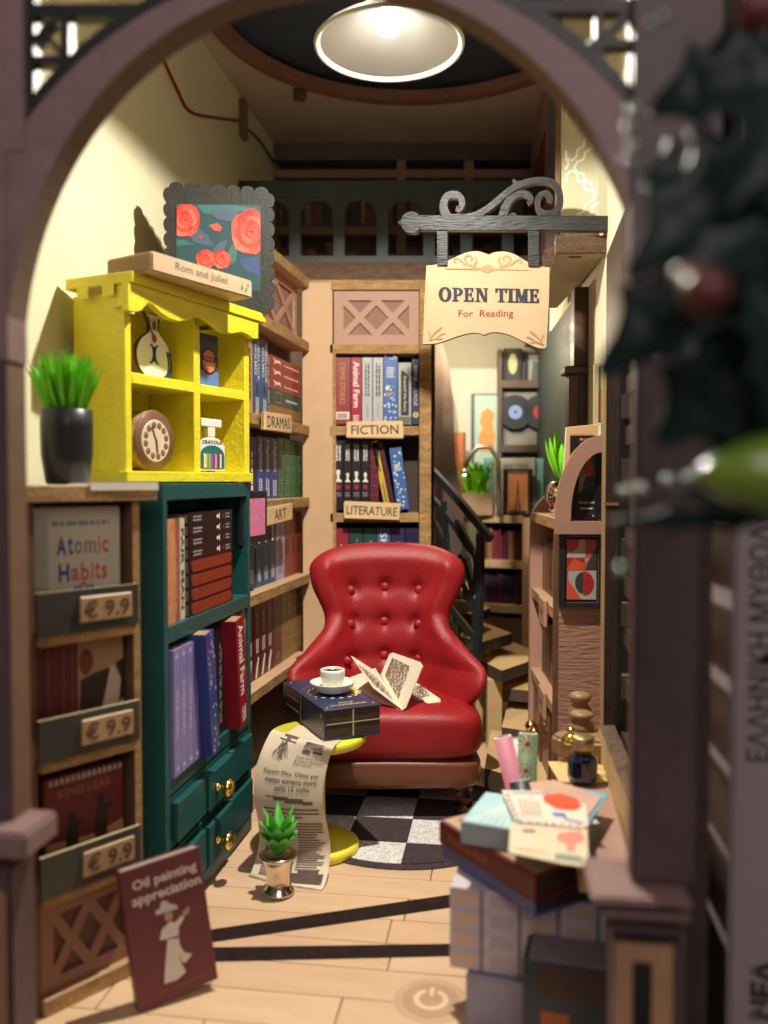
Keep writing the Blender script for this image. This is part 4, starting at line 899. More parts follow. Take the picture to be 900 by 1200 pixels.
# caps and pedestals
def cap(pxa, pxb, pya, pyb, yb, name, mats, **k):
    p, q = A(pxa, pya, yb), A(pxb, pyb, yb); return MB().box(p[0], q[0], yb, AT, q[1], p[1], 0, **k).obj(name, mats, af, bevel=.05, seg=2)
capm = M('cap_mauve', (.22, .135, .125), .45, var=.1)
cap(-80, 30, 972, 1010, -.45, 'capital', [capm]); cap(-80, 17, 1011, 1320, -.2, 'pedestal', [dmauve])
cap(-80, 8, 1040, 1300, -.26, 'pedestal_panel', [M('panel_orange_tan', (.36, .19, .10), .5)])
cap(694, 815, 1052, 1068, -.75, 'capital', [capm]); cap(706, 812, 1069, 1085, -.62, 'capital_moulding', [capm]); cap(716, 806, 1086, 1102, -.5, 'capital_moulding', [dmauve])
cap(722, 800, 1103, 1330, -.38, 'pedestal', [dmauve])
p, q = A(722, 1106, -.45), A(786, 1330, -.45); pan = M('panel_tan', (.40, .22, .12), .5)
MB().box(p[0], q[0], -.45, -.381, q[1], p[1]).obj('pedestal_panel', pan, af)
p, q = A(742, 1128, -.47), A(762, 1320, -.47); MB().box(p[0], q[0], -.47, -.451, q[1], p[1]).obj('panel_inlay', black, af)
# spandrels with black tracery
def tr(pts, wpx, y=.10, name='tracery_bar', mat=None):
    q = [A(*p, y) for p in pts]; w_ = wpx * .0125
    return MB().rib(q, w_, y, y + .2).obj(name, mat or black, af)
tr([(33, -60), (33, 175)], 14); tr([(26, 12), (215, 12)], 15, .102)
tr([el(a2_ + 6, b2_ + 8, math.radians(d)) for d in range(30, 82, 4)], 14, .104)
tr([(36, 70), (92, 70)], 10, .106); tr([(76, 10), (76, 78)], 10, .108); tr([(48, 36), (78, 70)], 6, .110); tr([(40, 40)] + [(40 + 34 * (1 - math.cos(t_)), 62 - 40 * math.sin(t_)) for t_ in [k * .25 for k in range(1, 6)]], 6, .112)
tr([(38, 160), (38, 125)], 12, .114)
tr([(746, -60), (746, 175)], 14, .10); tr([(560, 6), (750, 6)], 14, .102)
tr([el(a2_ + 8, b2_ + 10, math.radians(d)) for d in range(100, 142, 4)], 14, .104)
tr([(690, 50), (745, 50)], 8, .106); tr([(702, 5), (702, 75)], 8, .108); tr([(700, 52), (735, 15)], 7, .110)
# outer frame boards
MB().box(A(-90, 0)[0], A(4, 0)[0], -.02, AT, A(0, 422)[1], A(0, 178)[1] - .002, 0).obj('frame_board', [mauve], af); MB().box(A(-90, 0)[0], A(27, 0)[0], -.021, AT, A(0, 178)[1], 26, 0).obj('frame_board', [mauve], af)
p = A(744, 0, -.1); MB().box(p[0], A(850, 0)[0] - .05, -.1, AT, zt_ + .001, 26, 0).obj('frame_board', [dmauve], af)
MB().box(A(-90, 0)[0], A(850, 0)[0] - .55, .05, AT - .02, A(300, -40)[1] + .4, 26.2).obj('top_board', [mauve], af)
# brown fillet of the inner frame behind the left column
f1 = A(32, 600, AT + .5)
MB().box(l1[0] - .5, f1[0], AT + .003, AT + .5, 0, A(40, 165, AT)[1]).obj('inner_post', [brown], af)

# slotted window in the right wall
wfr = Fr((5.62, 20.28), (4.3, 11.95))
wf = thing('side_window', 'dark brown slotted window panel in the right side wall', 'window', wfr)
Lw = wfr.len
MB().box(0, .5, 0, .3, 0, 16.3).obj('post', dbrown, wf); MB().box(Lw - .35, Lw, 0, .3, 0, 16.3).obj('post', dbrown, wf); MB().box(.501, Lw - .351, 0, .3, 0, 4.2).obj('sill_panel', dbrown, wf); MB().box(.501, Lw - .351, 0, .3, 13.3, 16.3).obj('head_panel', dbrown, wf)
MB().box(Lw * .5 - .15, Lw * .5 + .15, .0, .3, 4.201, 13.299).obj('mullion', dbrown, wf)
for k in range(7):
    for (a, b) in ((.501, Lw * .5 - .151), (Lw * .5 + .151, Lw - .351)):
        zz = 5.1 + k * 1.15; MB().box(a, b, .03, .27, zz, zz + .42).obj('slat', dbrown, wf)
# vertical window frame piece seen on edge
q = P(716, 600, 20.0); VF = Fr(P(705, 600, 20.05).xy, P(727, 600, 19.9).xy)
vf = thing('window_post', 'tall dark brown board with a pale left edge at the right wall', 'board', VF)
zt1, zb1 = VF.px(716, 428)[1], VF.px(716, 868)[1]
MB().box(0, .085, 0, .5, zb1, zt1).obj('pale_edge', M('raw_pale_edge', (.66, .46, .22), .6), vf)  # strip in a paler colour than the board beside it
MB().box(.086, VF.len, 0.01, .5, zb1, zt1).obj('board', dbrown, vf)
MB().box(.05, VF.len - .02, -.012, .009, VF.px(716, 592)[1], VF.px(716, 589)[1]).obj('joint_line', edge, vf)
for k, py in enumerate((470, 545, 640, 715, 800)):
    p, q2 = VF.px(728, py - 8, -.5), VF.px(742, py + 20, -.5); MB().box(p[0], q2[0], -.5, -.2, q2[1], p[1]).obj('rung', M('grey_brown_rung', (.10, .078, .07), .5), vf)
p, q2 = VF.px(727, 430, -.1), VF.px(733, 868, -.1); MB().box(p[0], q2[0], -.19, .4, q2[1], p[1]).obj('rail', black, vf)
p, q2 = VF.px(741, 430, -.8), VF.px(750, 868, -.8); MB().box(p[0], q2[0], -.8, .2, q2[1], p[1]).obj('rail', dmauve, vf)

# ================================================================== RUG
rc = FrAt(.62, 25.2, math.radians(-7.7))
rg = thing('round_rug', 'round rug checked in dark brown and white with a dark border under the armchair', 'rug', rc)
rd = M('rug_dark', (.040, .022, .026), .95, var=.35, vs=5, bump=.6, bs=12, speck=.5); rw = M('rug_white', (.56, .54, .52), .95, var=.22, vs=6, bump=.6, bs=12, speck=.35)
R1, R2 = 3.55, 3.25
MB().lathe([(0, 0), (R1, 0), (R1, .03), (0, .03)], seg=72, smooth=False, m=0).obj('border', rd, rg)
o_ = rc.ex * 0; q = Vector((.85, 24.9)) - rc.a; ox, oy = q.dot(rc.ex), q.dot(rc.ey); ts = 1.68
def clip_circle(poly, r, n=72):
    for k in range(n):
        nrm = Vector((math.cos(2 * PI * k / n), math.sin(2 * PI * k / n))); out = []
        for i in range(len(poly)):
            a, b = poly[i], poly[(i + 1) % len(poly)]; da, db = a.dot(nrm) - r, b.dot(nrm) - r
            if da <= 0: out.append(a)
            if (da < 0 < db) or (db < 0 < da): out.append(a + (b - a) * (da / (da - db)))
        poly = out
        if len(poly) < 3: return None
    cl_ = []
    for p_ in poly:
        if not cl_ or (p_ - cl_[-1]).length > 1e-4: cl_.append(p_)
    return cl_
for i in range(-4, 5):
    for j in range(-4, 5):
        x, y = ox + i * ts, oy + j * ts; e = .012
        pg = clip_circle([Vector((x + e, y + e)), Vector((x + ts - e, y + e)), Vector((x + ts - e, y + ts - e)), Vector((x + e, y + ts - e))], R2)
        if pg and len(pg) > 2: MB().slab(pg, .031, .048).obj('square', rw if (i + j) % 2 else rd, rg)

# ================================================================== ARMCHAIR
CF = FrAt(.10, 28.6, 0)                                  # origin under the middle of the back
ch = thing('armchair', 'red leather buttoned armchair with flared arms on short wooden legs', 'armchair', CF)
ZS = 0.048
def lerp(a, b, t): return a + (b - a) * t
def curve(tab, x):
    if x <= tab[0][0]: return tab[0][1]
    for (xa, ya), (xb, yb) in zip(tab, tab[1:]):
        if x <= xb: return lerp(ya, yb, (x - xa) / (xb - xa))
    return tab[-1][1]
def curve_s(tab, x): return sum(curve(tab, x + d * .075) * w_ for d, w_ in zip(range(-4, 5), (1, 2, 3, 4, 5, 4, 3, 2, 1))) / 25
# z (cm) -> half width of the shell, forward reach of its sides
HWT = [(1.7, 2.0), (2.7, 2.25), (3.4, 2.85), (4.0, 3.14), (4.6, 2.60), (5.15, 2.02), (5.6, 2.02), (6.5, 2.45), (7.3, 2.66), (8.2, 2.55)]
FWT = [(1.7, 1.6), (2.7, 2.2), (3.6, 2.6), (4.3, 2.3), (4.9, 1.2), (5.5, .62), (6.5, .70), (8.2, .55)]
ZT = 7.95
buttons = [(411, 691), (451, 688), (491, 691), (411, 729), (450, 728), (490, 730), (408, 769), (450, 767), (490, 769)]
def mid(u, v):
    au = abs(u); zt = ZT - 1.0 * (1 - max(0, 1 - au ** 3.2) ** .5)
    z = 1.6 + v * (zt - 1.6); hw = curve_s(HWT, z); fw = curve_s(FWT, z)
    return Vector((u * hw, -fw * au ** 2.3 + (z - 1.6) * .09 - .1, z))
BUT = []
for (px, py) in buttons:
    b_ = P(px, py, 28.75); BUT.append((b_.x - CF.a.x, b_.z))
colx = [(BUT[0][0] + BUT[6][0]) / 2, BUT[1][0], BUT[2][0]]; rowz = [BUT[1][1], BUT[4][1], BUT[7][1]]
def tuft(x, z):
    d = 0
    for bx, bz in BUT: d += .12 * math.exp(-((x - bx) ** 2 + (z - bz) ** 2) / .05) + .08 * math.exp(-((x - bx) ** 2 + (z - bz) ** 2) / .22)
    for rz, wx in zip(rowz, (1.6, 1.5, 1.35)): d += .045 * math.exp(-(z - rz) ** 2 / .06) * math.exp(-(x / wx) ** 4)
    for cx in colx: d += .020 * math.exp(-(x - cx) ** 2 / .02) * (1 if rowz[2] - .3 < z < rowz[0] + .35 else 0.15)
    return d
def shell(u, v, side):
    e = 1e-3; p = mid(u, v); du = mid(min(1, u + e), v) - mid(max(-1, u - e), v); dv = mid(u, min(1, v + e)) - mid(u, max(0, v - e))
    n = du.cross(dv); n = n.normalized() if n.length > 1e-9 else Vector((0, -1, 0))
    if n.y > 0: n = -n                                    # n points to the front
    eu = 1 - abs(u); ev = 1 - v
    ed = min(1, eu / .20); et = min(1, ev / .10); eb = min(1, v / .03)
    rnd = math.sqrt(max(0, 1 - (1 - ed) ** 2)) * math.sqrt(max(0, 1 - (1 - et) ** 2)) * math.sqrt(max(0, 1 - (1 - eb) ** 2))
    roll = .07 * math.exp(-((eu - .16) / .10) ** 2) * min(1, max(0, (p.z - 4.6) / 1.2)) + .10 * math.exp(-((ev - .09) / .06) ** 2)
    th = (.36 + roll) * rnd
    if side < 0: return p - n * (th * .9)
    return p + n * th - n * (-1) * 0 + Vector((0, tuft(p.x, p.z) * min(1, rnd) * (1 if abs(u) < .8 else .3), 0))
NU, NV = 96, 96
us = [-math.cos(PI * i / NU) * .35 + (2 * i / NU - 1) * .65 for i in range(NU + 1)]
vs_ = [1 - ((1 - j / NV) * .75 + .25 * (1 - math.sin(PI / 2 * j / NV))) for j in range(NV + 1)]
us[0], us[-1], vs_[0], vs_[-1] = -1, 1, 0, 1
mb = MB(); Fg = [[mb.v(shell(u, v, 1)) for v in vs_] for u in us]; Bg = [[mb.v(shell(u, v, -1)) for v in vs_] for u in us]
for i in range(NU):
    for j in range(NV):
        mb.face([Fg[i][j], Fg[i + 1][j], Fg[i + 1][j + 1], Fg[i][j + 1]], 0, True); mb.face([Bg[i][j], Bg[i][j + 1], Bg[i + 1][j + 1], Bg[i + 1][j]], 0, True)
mb.obj('backrest', leather, ch, merge=True)
for (px, py), (bx, bz) in zip(buttons, BUT):
    # nearest point of the front surface
    best = min(((shell(u, v, 1) - Vector((bx, 0, bz))).xz.length, u, v) for u in us[10:-10:2] for v in vs_[30:-4:2]); sp_ = shell(best[1], best[2], 1)
    MB().ball((bx, sp_.y - .03, bz), .165, seg=16, sc3=(1, .6, 1)).obj('button', leather, ch)
def cushion(name, cx, cy, cz, hx, hy, hz, ex, ez, mat, flare=0.0, nu=64, nv=28):
    mb = MB(); sg = lambda c, e: math.copysign(abs(c) ** e, c)
    def fn(a, b):
        t = -PI + 2 * PI * a; s_ = -PI / 2 + PI * b
        c = abs(math.cos(s_)) ** ez; x, y = hx * c * sg(math.cos(t), ex), hy * c * sg(math.sin(t), ex); z = hz * sg(math.sin(s_), ez)
        x *= 1 - flare * (y / hy); z += .10 * (1 - (x / hx) ** 2) * (1 if z > 0 else 0)
        return (cx + x, cy + y, cz + z)
    mb.grid(fn, nu, nv); return mb.obj(name, mat, ch, merge=True)
cushion('seat', .05, -1.65, 2.42, 2.78, 2.15, .80, .42, .45, leather, .06)
cushion('seat_base', .05, -1.6, 1.30, 2.72, 2.15, .44, .34, .28, stained, .06)
for lx, ly, sx in ((2.25, -3.1, 1), (-2.2, -3.1, -1), (1.9, -.3, 1), (-1.9, -.3, -1)):
    MB().tube([(lx, ly, 1.05), (lx + .10 * sx, ly - .08, .85), (lx + .10 * sx, ly - .08, .60), (lx + .02 * sx, ly, .35), (lx, ly, .20), (lx + .03 * sx, ly - .03, ZS + .005)], [.34, .36, .29, .17, .15, .24], seg=18).obj('leg', stained, ch)

# open book on the seat
def quad3(mb, pts, th, m=0):
    """a thin sheet with thickness from 3 or 4 world points"""
    a, b, c = Vector(pts[0]), Vector(pts[1]), Vector(pts[2]); n = (b - a).cross(c - a).normalized() * th
    A_ = [mb.v(p) for p in pts]; B_ = [mb.v(Vector(p) + n) for p in pts]; k = len(pts)
    mb.face(A_, m); mb.face(B_[::-1], m)
    for i in range(k): mb.face([A_[i], B_[i], B_[(i + 1) % k], A_[(i + 1) % k]], m)
sp0, sp1 = P(469, 836, 25.2), P(447, 793, 27.0)
OB = FrAt(sp0.x, sp0.y, 0, 0)
ob = thing('open_book', 'small open ivory book with printed pages lying on the armchair seat', 'book', OB)
def W_(px, py, Y): p = P(px, py, Y); return (p.x - OB.a.x, p.y - OB.a.y, p.z)
def sheet(name, pts, mat, th=.03, par=None): mb = MB(); quad3(mb, [W_(*p) for p in pts], th); return mb.obj(name, mat, par or ob)
sheet('lower_cover', [(432, 842, 25.3), (472, 836, 25.1), (516, 824, 25.9), (516, 819, 26.0), (488, 800, 27.4), (428, 812, 26.9)], ivory, -.09)
sheet('left_page', [(401, 798, 27.0), (467, 836, 25.15), (467, 832, 25.2), (440, 783, 26.9)], ivory, .03)
sheet('standing_page', [(412, 768.5, 25.9), (444, 789, 26.6), (471, 831, 25.2), (438, 806, 25.3)], ivory, .025)
PLR = [(470, 834, 25.2), (447, 791, 26.5), (494, 777, 25.6)]
def onp(px, py):
    A_, B_, C2 = [Vector(W_(*p)) for p in PLR]; pn = (B_ - A_).cross(C2 - A_); cm_ = Vector((-OB.a.x, -OB.a.y, CAM_H)); d = ray(px, py); return cm_ + d * ((A_ - cm_).dot(pn) / d.dot(pn))
mb = MB(); quad3(mb, [onp(*p) for p in [(470, 834), (447, 791), (457, 767), (461, 765), (493, 776), (496, 781), (476, 830)]], -.03); mb.obj('standing_page', ivory, ob)
def on_quad(name, pts, mat, rows, pl):
    A_, B_, C2 = [Vector(W_(*p)) for p in pl]; pn = (B_ - A_).cross(C2 - A_).normalized(); cm_ = Vector((-OB.a.x, -OB.a.y, CAM_H)); q = []
    for p in pts:
        d = ray(p[0], p[1]); q.append(cm_ + d * ((A_ - cm_).dot(pn) / d.dot(pn)))
    mb = MB()
    n = (q[1] - q[0]).cross(q[3] - q[0]).normalized(); 
    if n.dot(cm_ - q[0]) < 0: n = -n
    n *= .05
    bi = lambda u, v: q[0] * (1 - u) * (1 - v) + q[1] * u * (1 - v) + q[2] * u * v + q[3] * (1 - u) * v + n
    for r in range(rows):
        t = 0
        while t < 1:
            e = min(1, t + random.uniform(.08, .3)); v0, v1 = (r + .15) / rows, (r + .8) / rows
            mb.face([mb.v(bi(t, v0)), mb.v(bi(e, v0)), mb.v(bi(e, v1)), mb.v(bi(t, v1))]); t = e + .05
    return mb.obj(name, mat, ob, recalc=False)
brp = M('sepia_print', (.20, .13, .10), .7, var=0)
on_quad('page_print', [(452, 792), (468, 820), (482, 781), (461, 771)], brp, 12, [(470, 834, 25.2), (447, 791, 26.5), (494, 777, 25.6)])
on_quad('page_print', [(418, 778, 26.0), (442, 796, 26.4), (461, 822, 25.4), (438, 803, 25.5)], brp, 8, [(412, 768.5, 25.9), (471, 831, 25.2), (438, 806, 25.3)])
on_quad('page_print', [(480, 822, 25.6), (506, 817, 26.1), (492, 803, 27.2), (478, 812, 26.8)], brp, 9, [(472, 836, 25.1), (516, 824, 25.9), (488, 800, 27.4)])

# ================================================================== SIDE TABLE, BOOK, CUP, NEWSPAPER
tb = P(368, 860, 22.9); TBF = FrAt(-1.80, 22.9)
st_ = thing('side_table', 'yellow round side table on a disc foot in front of the armchair', 'table', TBF)
ZTB = 3.22
MB().lathe([(0, ZTB - .24), (1.26, ZTB - .24), (1.32, ZTB - .18), (1.32, ZTB - .05), (1.28, ZTB), (0, ZTB)], seg=56).obj('tabletop', lyellow, st_)
MB().lathe([(.24, .24), (.20, 1.5), (.24, ZTB - .24)], seg=20).obj('stem', lyellow, st_)
MB().lathe([(0, 0), (1.06, 0), (1.12, .06), (1.12, .22), (1.05, .28), (.3, .34), (0, .34)], seg=48).obj('foot', lyellow, st_)
fc = G(380, 870, ZTB + .01); ea = G(446, 858, ZTB + .01) - fc
BBF = Fr((fc.x, fc.y), (fc.x + math.cos(.42), fc.y + math.sin(.42)), ZTB + .045)
bb = thing('blue_book', 'thick midnight blue book lettered Alice in Wonderland on the yellow table', 'book', BBF)
Wb, Db, Hb = 1.62, 3.55, .80; nv_ = M('midnight_blue_cover', (.022, .032, .085), .38, var=.15, coat=.15)
MB().box(0, Wb, 0, Db, 0, .045).obj('cover', nv_, bb); MB().box(0, Wb, 0, Db, Hb - .05, Hb).obj('cover', nv_, bb, bevel=.012); MB().box(0, .05, 0, Db, .046, Hb - .051).obj('spine', nv_, bb)
MB().box(.06, Wb * .49, .03, Db - .05, .047, Hb - .053).obj('page_block', dpages, bb); MB().box(Wb * .52, Wb - .03, .03, Db - .05, .047, Hb - .053).obj('page_block', dpages, bb)
MB().box(Wb * .49 + .003, Wb * .52 - .003, .0, .2, .046, Hb - .052).obj('ribbon', M('pale_string', (.42, .35, .22), .7), bb); MB().box(.06, Wb - .03, .01, .029, Hb * .49, Hb * .52).obj('ribbon', MATS['pale_string'], bb)
def topprint(name, mat, fn):
    mb = MB(); fn(mb); return mb.obj(name, mat, bb, recalc=False)
gl2 = paint('d8c078')
def tp(mb, pts, z): mb.face([mb.v((p[0], p[1], z)) for p in pts])
topprint('ring_print', paint('c8c8c0'), lambda mb: [tp(mb, [(.95 + r0 * math.cos(a) , 1.75 + r0 * math.sin(a)), (.95 + r0 * math.cos(a + .16), 1.75 + r0 * math.sin(a + .16)), (.95 + r1 * math.cos(a + .16), 1.75 + r1 * math.sin(a + .16)), (.95 + r1 * math.cos(a), 1.75 + r1 * math.sin(a))], Hb + .004) for k in range(18) for a in [k * PI / 9] for r0, r1 in ((.68, .76), (.58, .62))])
topprint('moon_print', paint('e0c848'), lambda mb: tp(mb, [(1.0 + .62 * math.cos(a), 1.7 + .62 * math.sin(a)) for a in [-.9 + k * .15 for k in range(12)]], Hb + .006))
topprint('star_print', gl2, lambda mb: [tp(mb, [(x + .05 * math.cos(k * PI / 4) * (1 if k % 2 == 0 else .4), y + .05 * math.sin(k * PI / 4) * (1 if k % 2 == 0 else .4)) for k in range(8)], Hb + .004) for x, y in ((.15, .2), (1.48, .22), (.16, 3.3), (1.46, 3.3), (.2, 1.2), (.25, 2.4))])
mb = MB(); mb.xf = Matrix.Translation((.81, .42, Hb + .005)) @ Matrix.Rotation(-PI / 2, 4, 'X'); text_mb(mb, 'ALICE', 0, .14, .42, .13, 0, bold=.01); text_mb(mb, 'WONDERLAND', 0, -.08, 1.05, .13, 0, bold=.01); mb.obj('lettering', gl2, bb, recalc=False)
mb = MB()
for (yy, zz) in ((.25, .25), (.25, .6)): [mb.face([mb.v((-.004 - .001 * k, yy + .13 * math.cos(a + k) * .6, zz + .1 * math.sin(a + k) * .6)) for a in [j * PI / 4 for j in range(8)]]) for k in range(2)]
mb.face([mb.v((-.004, y, z)) for y, z in ((1.9, .04), (1.95, .04), (1.95, .76), (1.9, .76))]); mb.face([mb.v((-.004, y, z)) for y, z in ((3.2, .2), (2.1, .2), (2.1, .26), (3.2, .26))]); mb.face([mb.v((-.004, y, z)) for y, z in ((3.2, .5), (2.1, .5), (2.1, .56), (3.2, .56))])
mb.obj('spine_print', paint('b08c50'), bb, recalc=False)
c = BBF.world(.95, 1.75, 0); CFm = FrAt(c.x - .05, c.y - .1, 0, BBF.z + Hb + .008)
cu = thing('cup', 'white espresso cup of black coffee standing on its saucer', 'cup', CFm)
sau = thing('saucer', 'white saucer under the coffee cup on the blue book', 'saucer', CFm)
MB().lathe([(0, 0), (.34, 0), (.52, .10), (.63, .28), (.645, .32), (.61, .315), (.48, .18), (.30, .10), (0, .09)], seg=48).obj('dish', white, sau)
MB().lathe([(0, .10), (.26, .10), (.29, .18), (.295, .30), (.34, .36), (.355, .60), (.345, .66), (.31, .675), (.27, .66), (.265, .60), (0, .60)], seg=40).obj('body', white, cu)
MB().lathe([(0, .64), (.272, .64), (.272, .652), (0, .66)], seg=32).obj('coffee', M('black_coffee', (.006, .005, .004), .06, var=0, coat=.8), cu)
MB().ball((.02, -.03, .665), .035, seg=8).obj('foam_star', whitep, cu)
# newspaper: swept strip
NPL = [(330, 846, 22.6), (320, 855, 22.2), (308, 876, 21.75), (299, 905, 21.5), (298, 935, 21.4), (302, 960, 21.5), (304, 985, 21.6), (300, 1005, 21.55), (294, 1018, 21.3), (289, 1026, 21.0)]
NPR = [(396, 868, 21.9), (391, 876, 21.35), (385, 892, 21.4), (380, 915, 21.3), (378, 940, 21.25), (383, 965, 21.3), (387, 990, 21.35), (386, 1010, 21.2), (382, 1028, 20.8), (376, 1043, 20.35)]
L3 = [P(*p) for p in NPL]; R3 = [P(*p) for p in NPR]
for A3 in (L3, R3):
    A3[-1].z = .02; A3[-2].z = max(.10, A3[-2].z * .5)
    A3[-1] = A3[-1]
g0 = G(290, 1026, .02); g1 = G(377, 1043, .02); L3[-1] = g0; R3[-1] = g1
tz = ZTB + .03
L3.insert(0, Vector((L3[0].x + .35, 23.5, tz))); R3.insert(0, Vector((R3[0].x + .25, 22.9, tz))); L3[1].z = tz; R3[1].z = tz
def cr(pts, t):
    n = len(pts) - 1; x = t * n; i = min(n - 1, int(x)); f = x - i; p0, p1, p2, p3 = pts[max(0, i - 1)], pts[i], pts[i + 1], pts[min(n, i + 2)]
    return 0.5 * ((2 * p1) + (p2 - p0) * f + (2 * p0 - 5 * p1 + 4 * p2 - p3) * f * f + (3 * p1 - p0 - 3 * p2 + p3) * f ** 3)
NF = FrAt(-2.9, 21.5)
npp = thing('newspaper', 'long newspaper sheet hanging from the yellow table down to the floor', 'newspaper', NF)
def npos(u, t, off=0):
    a, b = cr(L3, t), cr(R3, t); p = a + (b - a) * u; p = p.copy(); p.y -= .10 * math.sin(PI * u) * (1 if t > .15 else 0) ; p -= Vector((NF.a.x, NF.a.y, 0))
    if off: p.y -= off; p.z += off * .5
    return p
mb = MB(); mb.grid(lambda a, b: npos(a, b), 10, 64); mb.grid(lambda a, b: npos(a, b) + Vector((0, .02, -.012)), 10, 64, flip=True); mb.obj('sheet', newsp, npp)
def npatch(mb, u0, u1, t0, t1, n=3):
    for i in range(n):
        a, b = u0 + (u1 - u0) * i / n, u0 + (u1 - u0) * (i + 1) / n
        mb.face([mb.v(npos(a, t0, .014)), mb.v(npos(b, t0, .014)), mb.v(npos(b, t1, .014)), mb.v(npos(a, t1, .014))])
def ntext(s, uc, tc, wu, ht, bold=.0, mat=None, name='headline'):
    cu_ = bpy.data.curves.new('t', 'FONT'); cu_.body = s; cu_.resolution_u = 2; cu_.offset = bold; cu_.fill_mode = 'FRONT'; ob_ = bpy.data.objects.new('t', cu_); me = bpy.data.meshes.new_from_object(ob_)
    xs = [v.co.x for v in me.vertices]; ys = [v.co.y for v in me.vertices]; mb = MB(); Wt, Ht = max(xs) - min(xs), max(ys) - min(ys)
    vv = [mb.v(npos(uc + ((v.co.x - min(xs)) / Wt - .5) * wu, tc - ((v.co.y - min(ys)) / Ht - .5) * ht, .016)) for v in me.vertices]
    for p in me.polygons: mb.face([vv[i] for i in p.vertices])
    bpy.data.meshes.remove(me); bpy.data.objects.remove(ob_); bpy.data.curves.remove(cu_); mb.obj(name, mat or ink, npp, recalc=False)
sep = M('newsprint_ink', (.13, .095, .075), .8, var=.2)
ntext('Esperti Onu. Clima: per', .52, .385, .80, .022, .012); ntext('meteo estremo morti', .53, .416, .74, .022, .012); ntext('saliti 15 volte.', .56, .447, .52, .022, .012)
ntext('Negli ultimi 50 anni', .74, .305, .42, .016, .0, sep, 'caption'); ntext('il numero dei morti', .73, .322, .40, .016, .0, sep, 'caption'); ntext('per siccità', .66, .340, .22, .016, .0, sep, 'caption')
mb = MB(); npatch(mb, .515, .525, .20, .345, 1); mb.obj('column_rule', sep, npp, recalc=False)
mb = MB()
for r in range(5): npatch(mb, .20 + random.random() * .03, .44, .165 + r * .010, .171 + r * .010, 2); npatch(mb, .58, .88 - random.random() * .05, .205 + r * .010, .211 + r * .010, 2)
for r in range(3): npatch(mb, .12, .92 - .25 * (r == 2), .535 + r * .018, .542 + r * .018, 4)
for r in range(24):
    npatch(mb, .10, .46 - random.random() * .06, .60 + r * .0125, .606 + r * .0125, 2)
    if r < 20: npatch(mb, .56, .94 - random.random() * .14, .60 + r * .0125, .606 + r * .0125, 2)
mb.obj('small_print', sep, npp, recalc=False)
mb = MB()
for k in range(34):                                     # etched drawing of a lady
    a = random.uniform(-.9, .9); u0, t0 = .27 + random.uniform(-.05, .05), .235 + random.uniform(0, .03)
    uu, tt_ = u0 + .13 * math.sin(a), t0 + .075 * abs(math.cos(a)); mb.face([mb.v(npos(u0, t0, .015)), mb.v(npos(u0 + .008, t0, .015)), mb.v(npos(uu + .004, tt_, .015)), mb.v(npos(uu - .004, tt_, .015))])
for (u0, u1, t0, t1) in ((.24, .42, .205, .213), (.28, .40, .198, .205), (.28, .34, .213, .232), (.18, .44, .232, .238), (.58, .70, .262, .278), (.74, .88, .258, .276), (.62, .66, .256, .262), (.18, .50, .482, .488), (.28, .72, .488, .500), (.45, .86, .500, .510), (.70, .85, .508, .516)): npatch(mb, u0, u1, t0, t1, 2)
mb.obj('drawing', sep, npp, recalc=False)
mb = MB(); npatch(mb, .52, .95, .86, .93, 4); npatch(mb, .60, .88, .845, .86, 3); mb.obj('engraving', M('dark_engraving', (.085, .055, .035), .8, var=.5, vs=5), npp, recalc=False)
mb = MB(); npatch(mb, .08, .92, .972, .976, 4); npatch(mb, .5, .9, .980, .984, 3); mb.obj('footer_print', sep, npp, recalc=False)

# succulent in metal pot
g = G(327, 1047); SF = FrAt(g.x, g.y)
su = thing('potted_succulent', 'green succulent in a flared silver pot on the floor before the newspaper', 'plant', SF)
MB().lathe([(0, 0), (.34, 0), (.38, .05), (.37, .10), (.30, .14), (.29, .4), (.33, .7), (.42, .88), (.47, .93), (.47, .98), (.44, 1.0), (.38, .93), (0, .90)], seg=40).obj('pot', pewter, su)
def leaf(parent, base, az, out, ln, wd, mat, cup=.12, curl=.25, name='leaf'):
    mb = MB(); d = Vector((math.cos(az), math.sin(az), 0)); s_ = Vector((-d.y, d.x, 0)); n = 7
    rows = []
    for i in range(n + 1):
        t = i / n; ang = out * (1 - .3 * t) + curl * t; c_ = Vector(base) + d * (ln * t * math.sin(ang)) + Vector((0, 0, ln * t * math.cos(ang * .85)))
        w_ = wd * (math.sin(PI * min(1, t * .82 + .12)) ** .8) * (1 if t < .99 else .12); nn = (d * math.cos(ang) - Vector((0, 0, math.sin(ang))))
        rows.append([mb.v(c_ - s_ * w_ - nn * cup * w_), mb.v(c_ + nn * w_ * .28), mb.v(c_ + s_ * w_ - nn * cup * w_), mb.v(c_ - nn * w_ * .30)])
    for a, b in zip(rows, rows[1:]):
        for k in range(4): mb.face([a[k], a[(k + 1) % 4], b[(k + 1) % 4], b[k]], 0, True)
    mb.face(rows[0][::-1]); mb.face(rows[-1]); return mb.obj(name, mat, parent, subsurf=1)
for k in range(9): leaf(su, (0, 0, .92), k * 2 * PI / 9 + .3, .66, .74, .29, leafd)
for k in range(8): leaf(su, (0, 0, .95), k * 2 * PI / 8, .40, .95, .27, leafd)
for k in range(5): leaf(su, (0, 0, 1.0), k * 2 * PI / 5 + .5, .16, 1.18, .20, leafd)

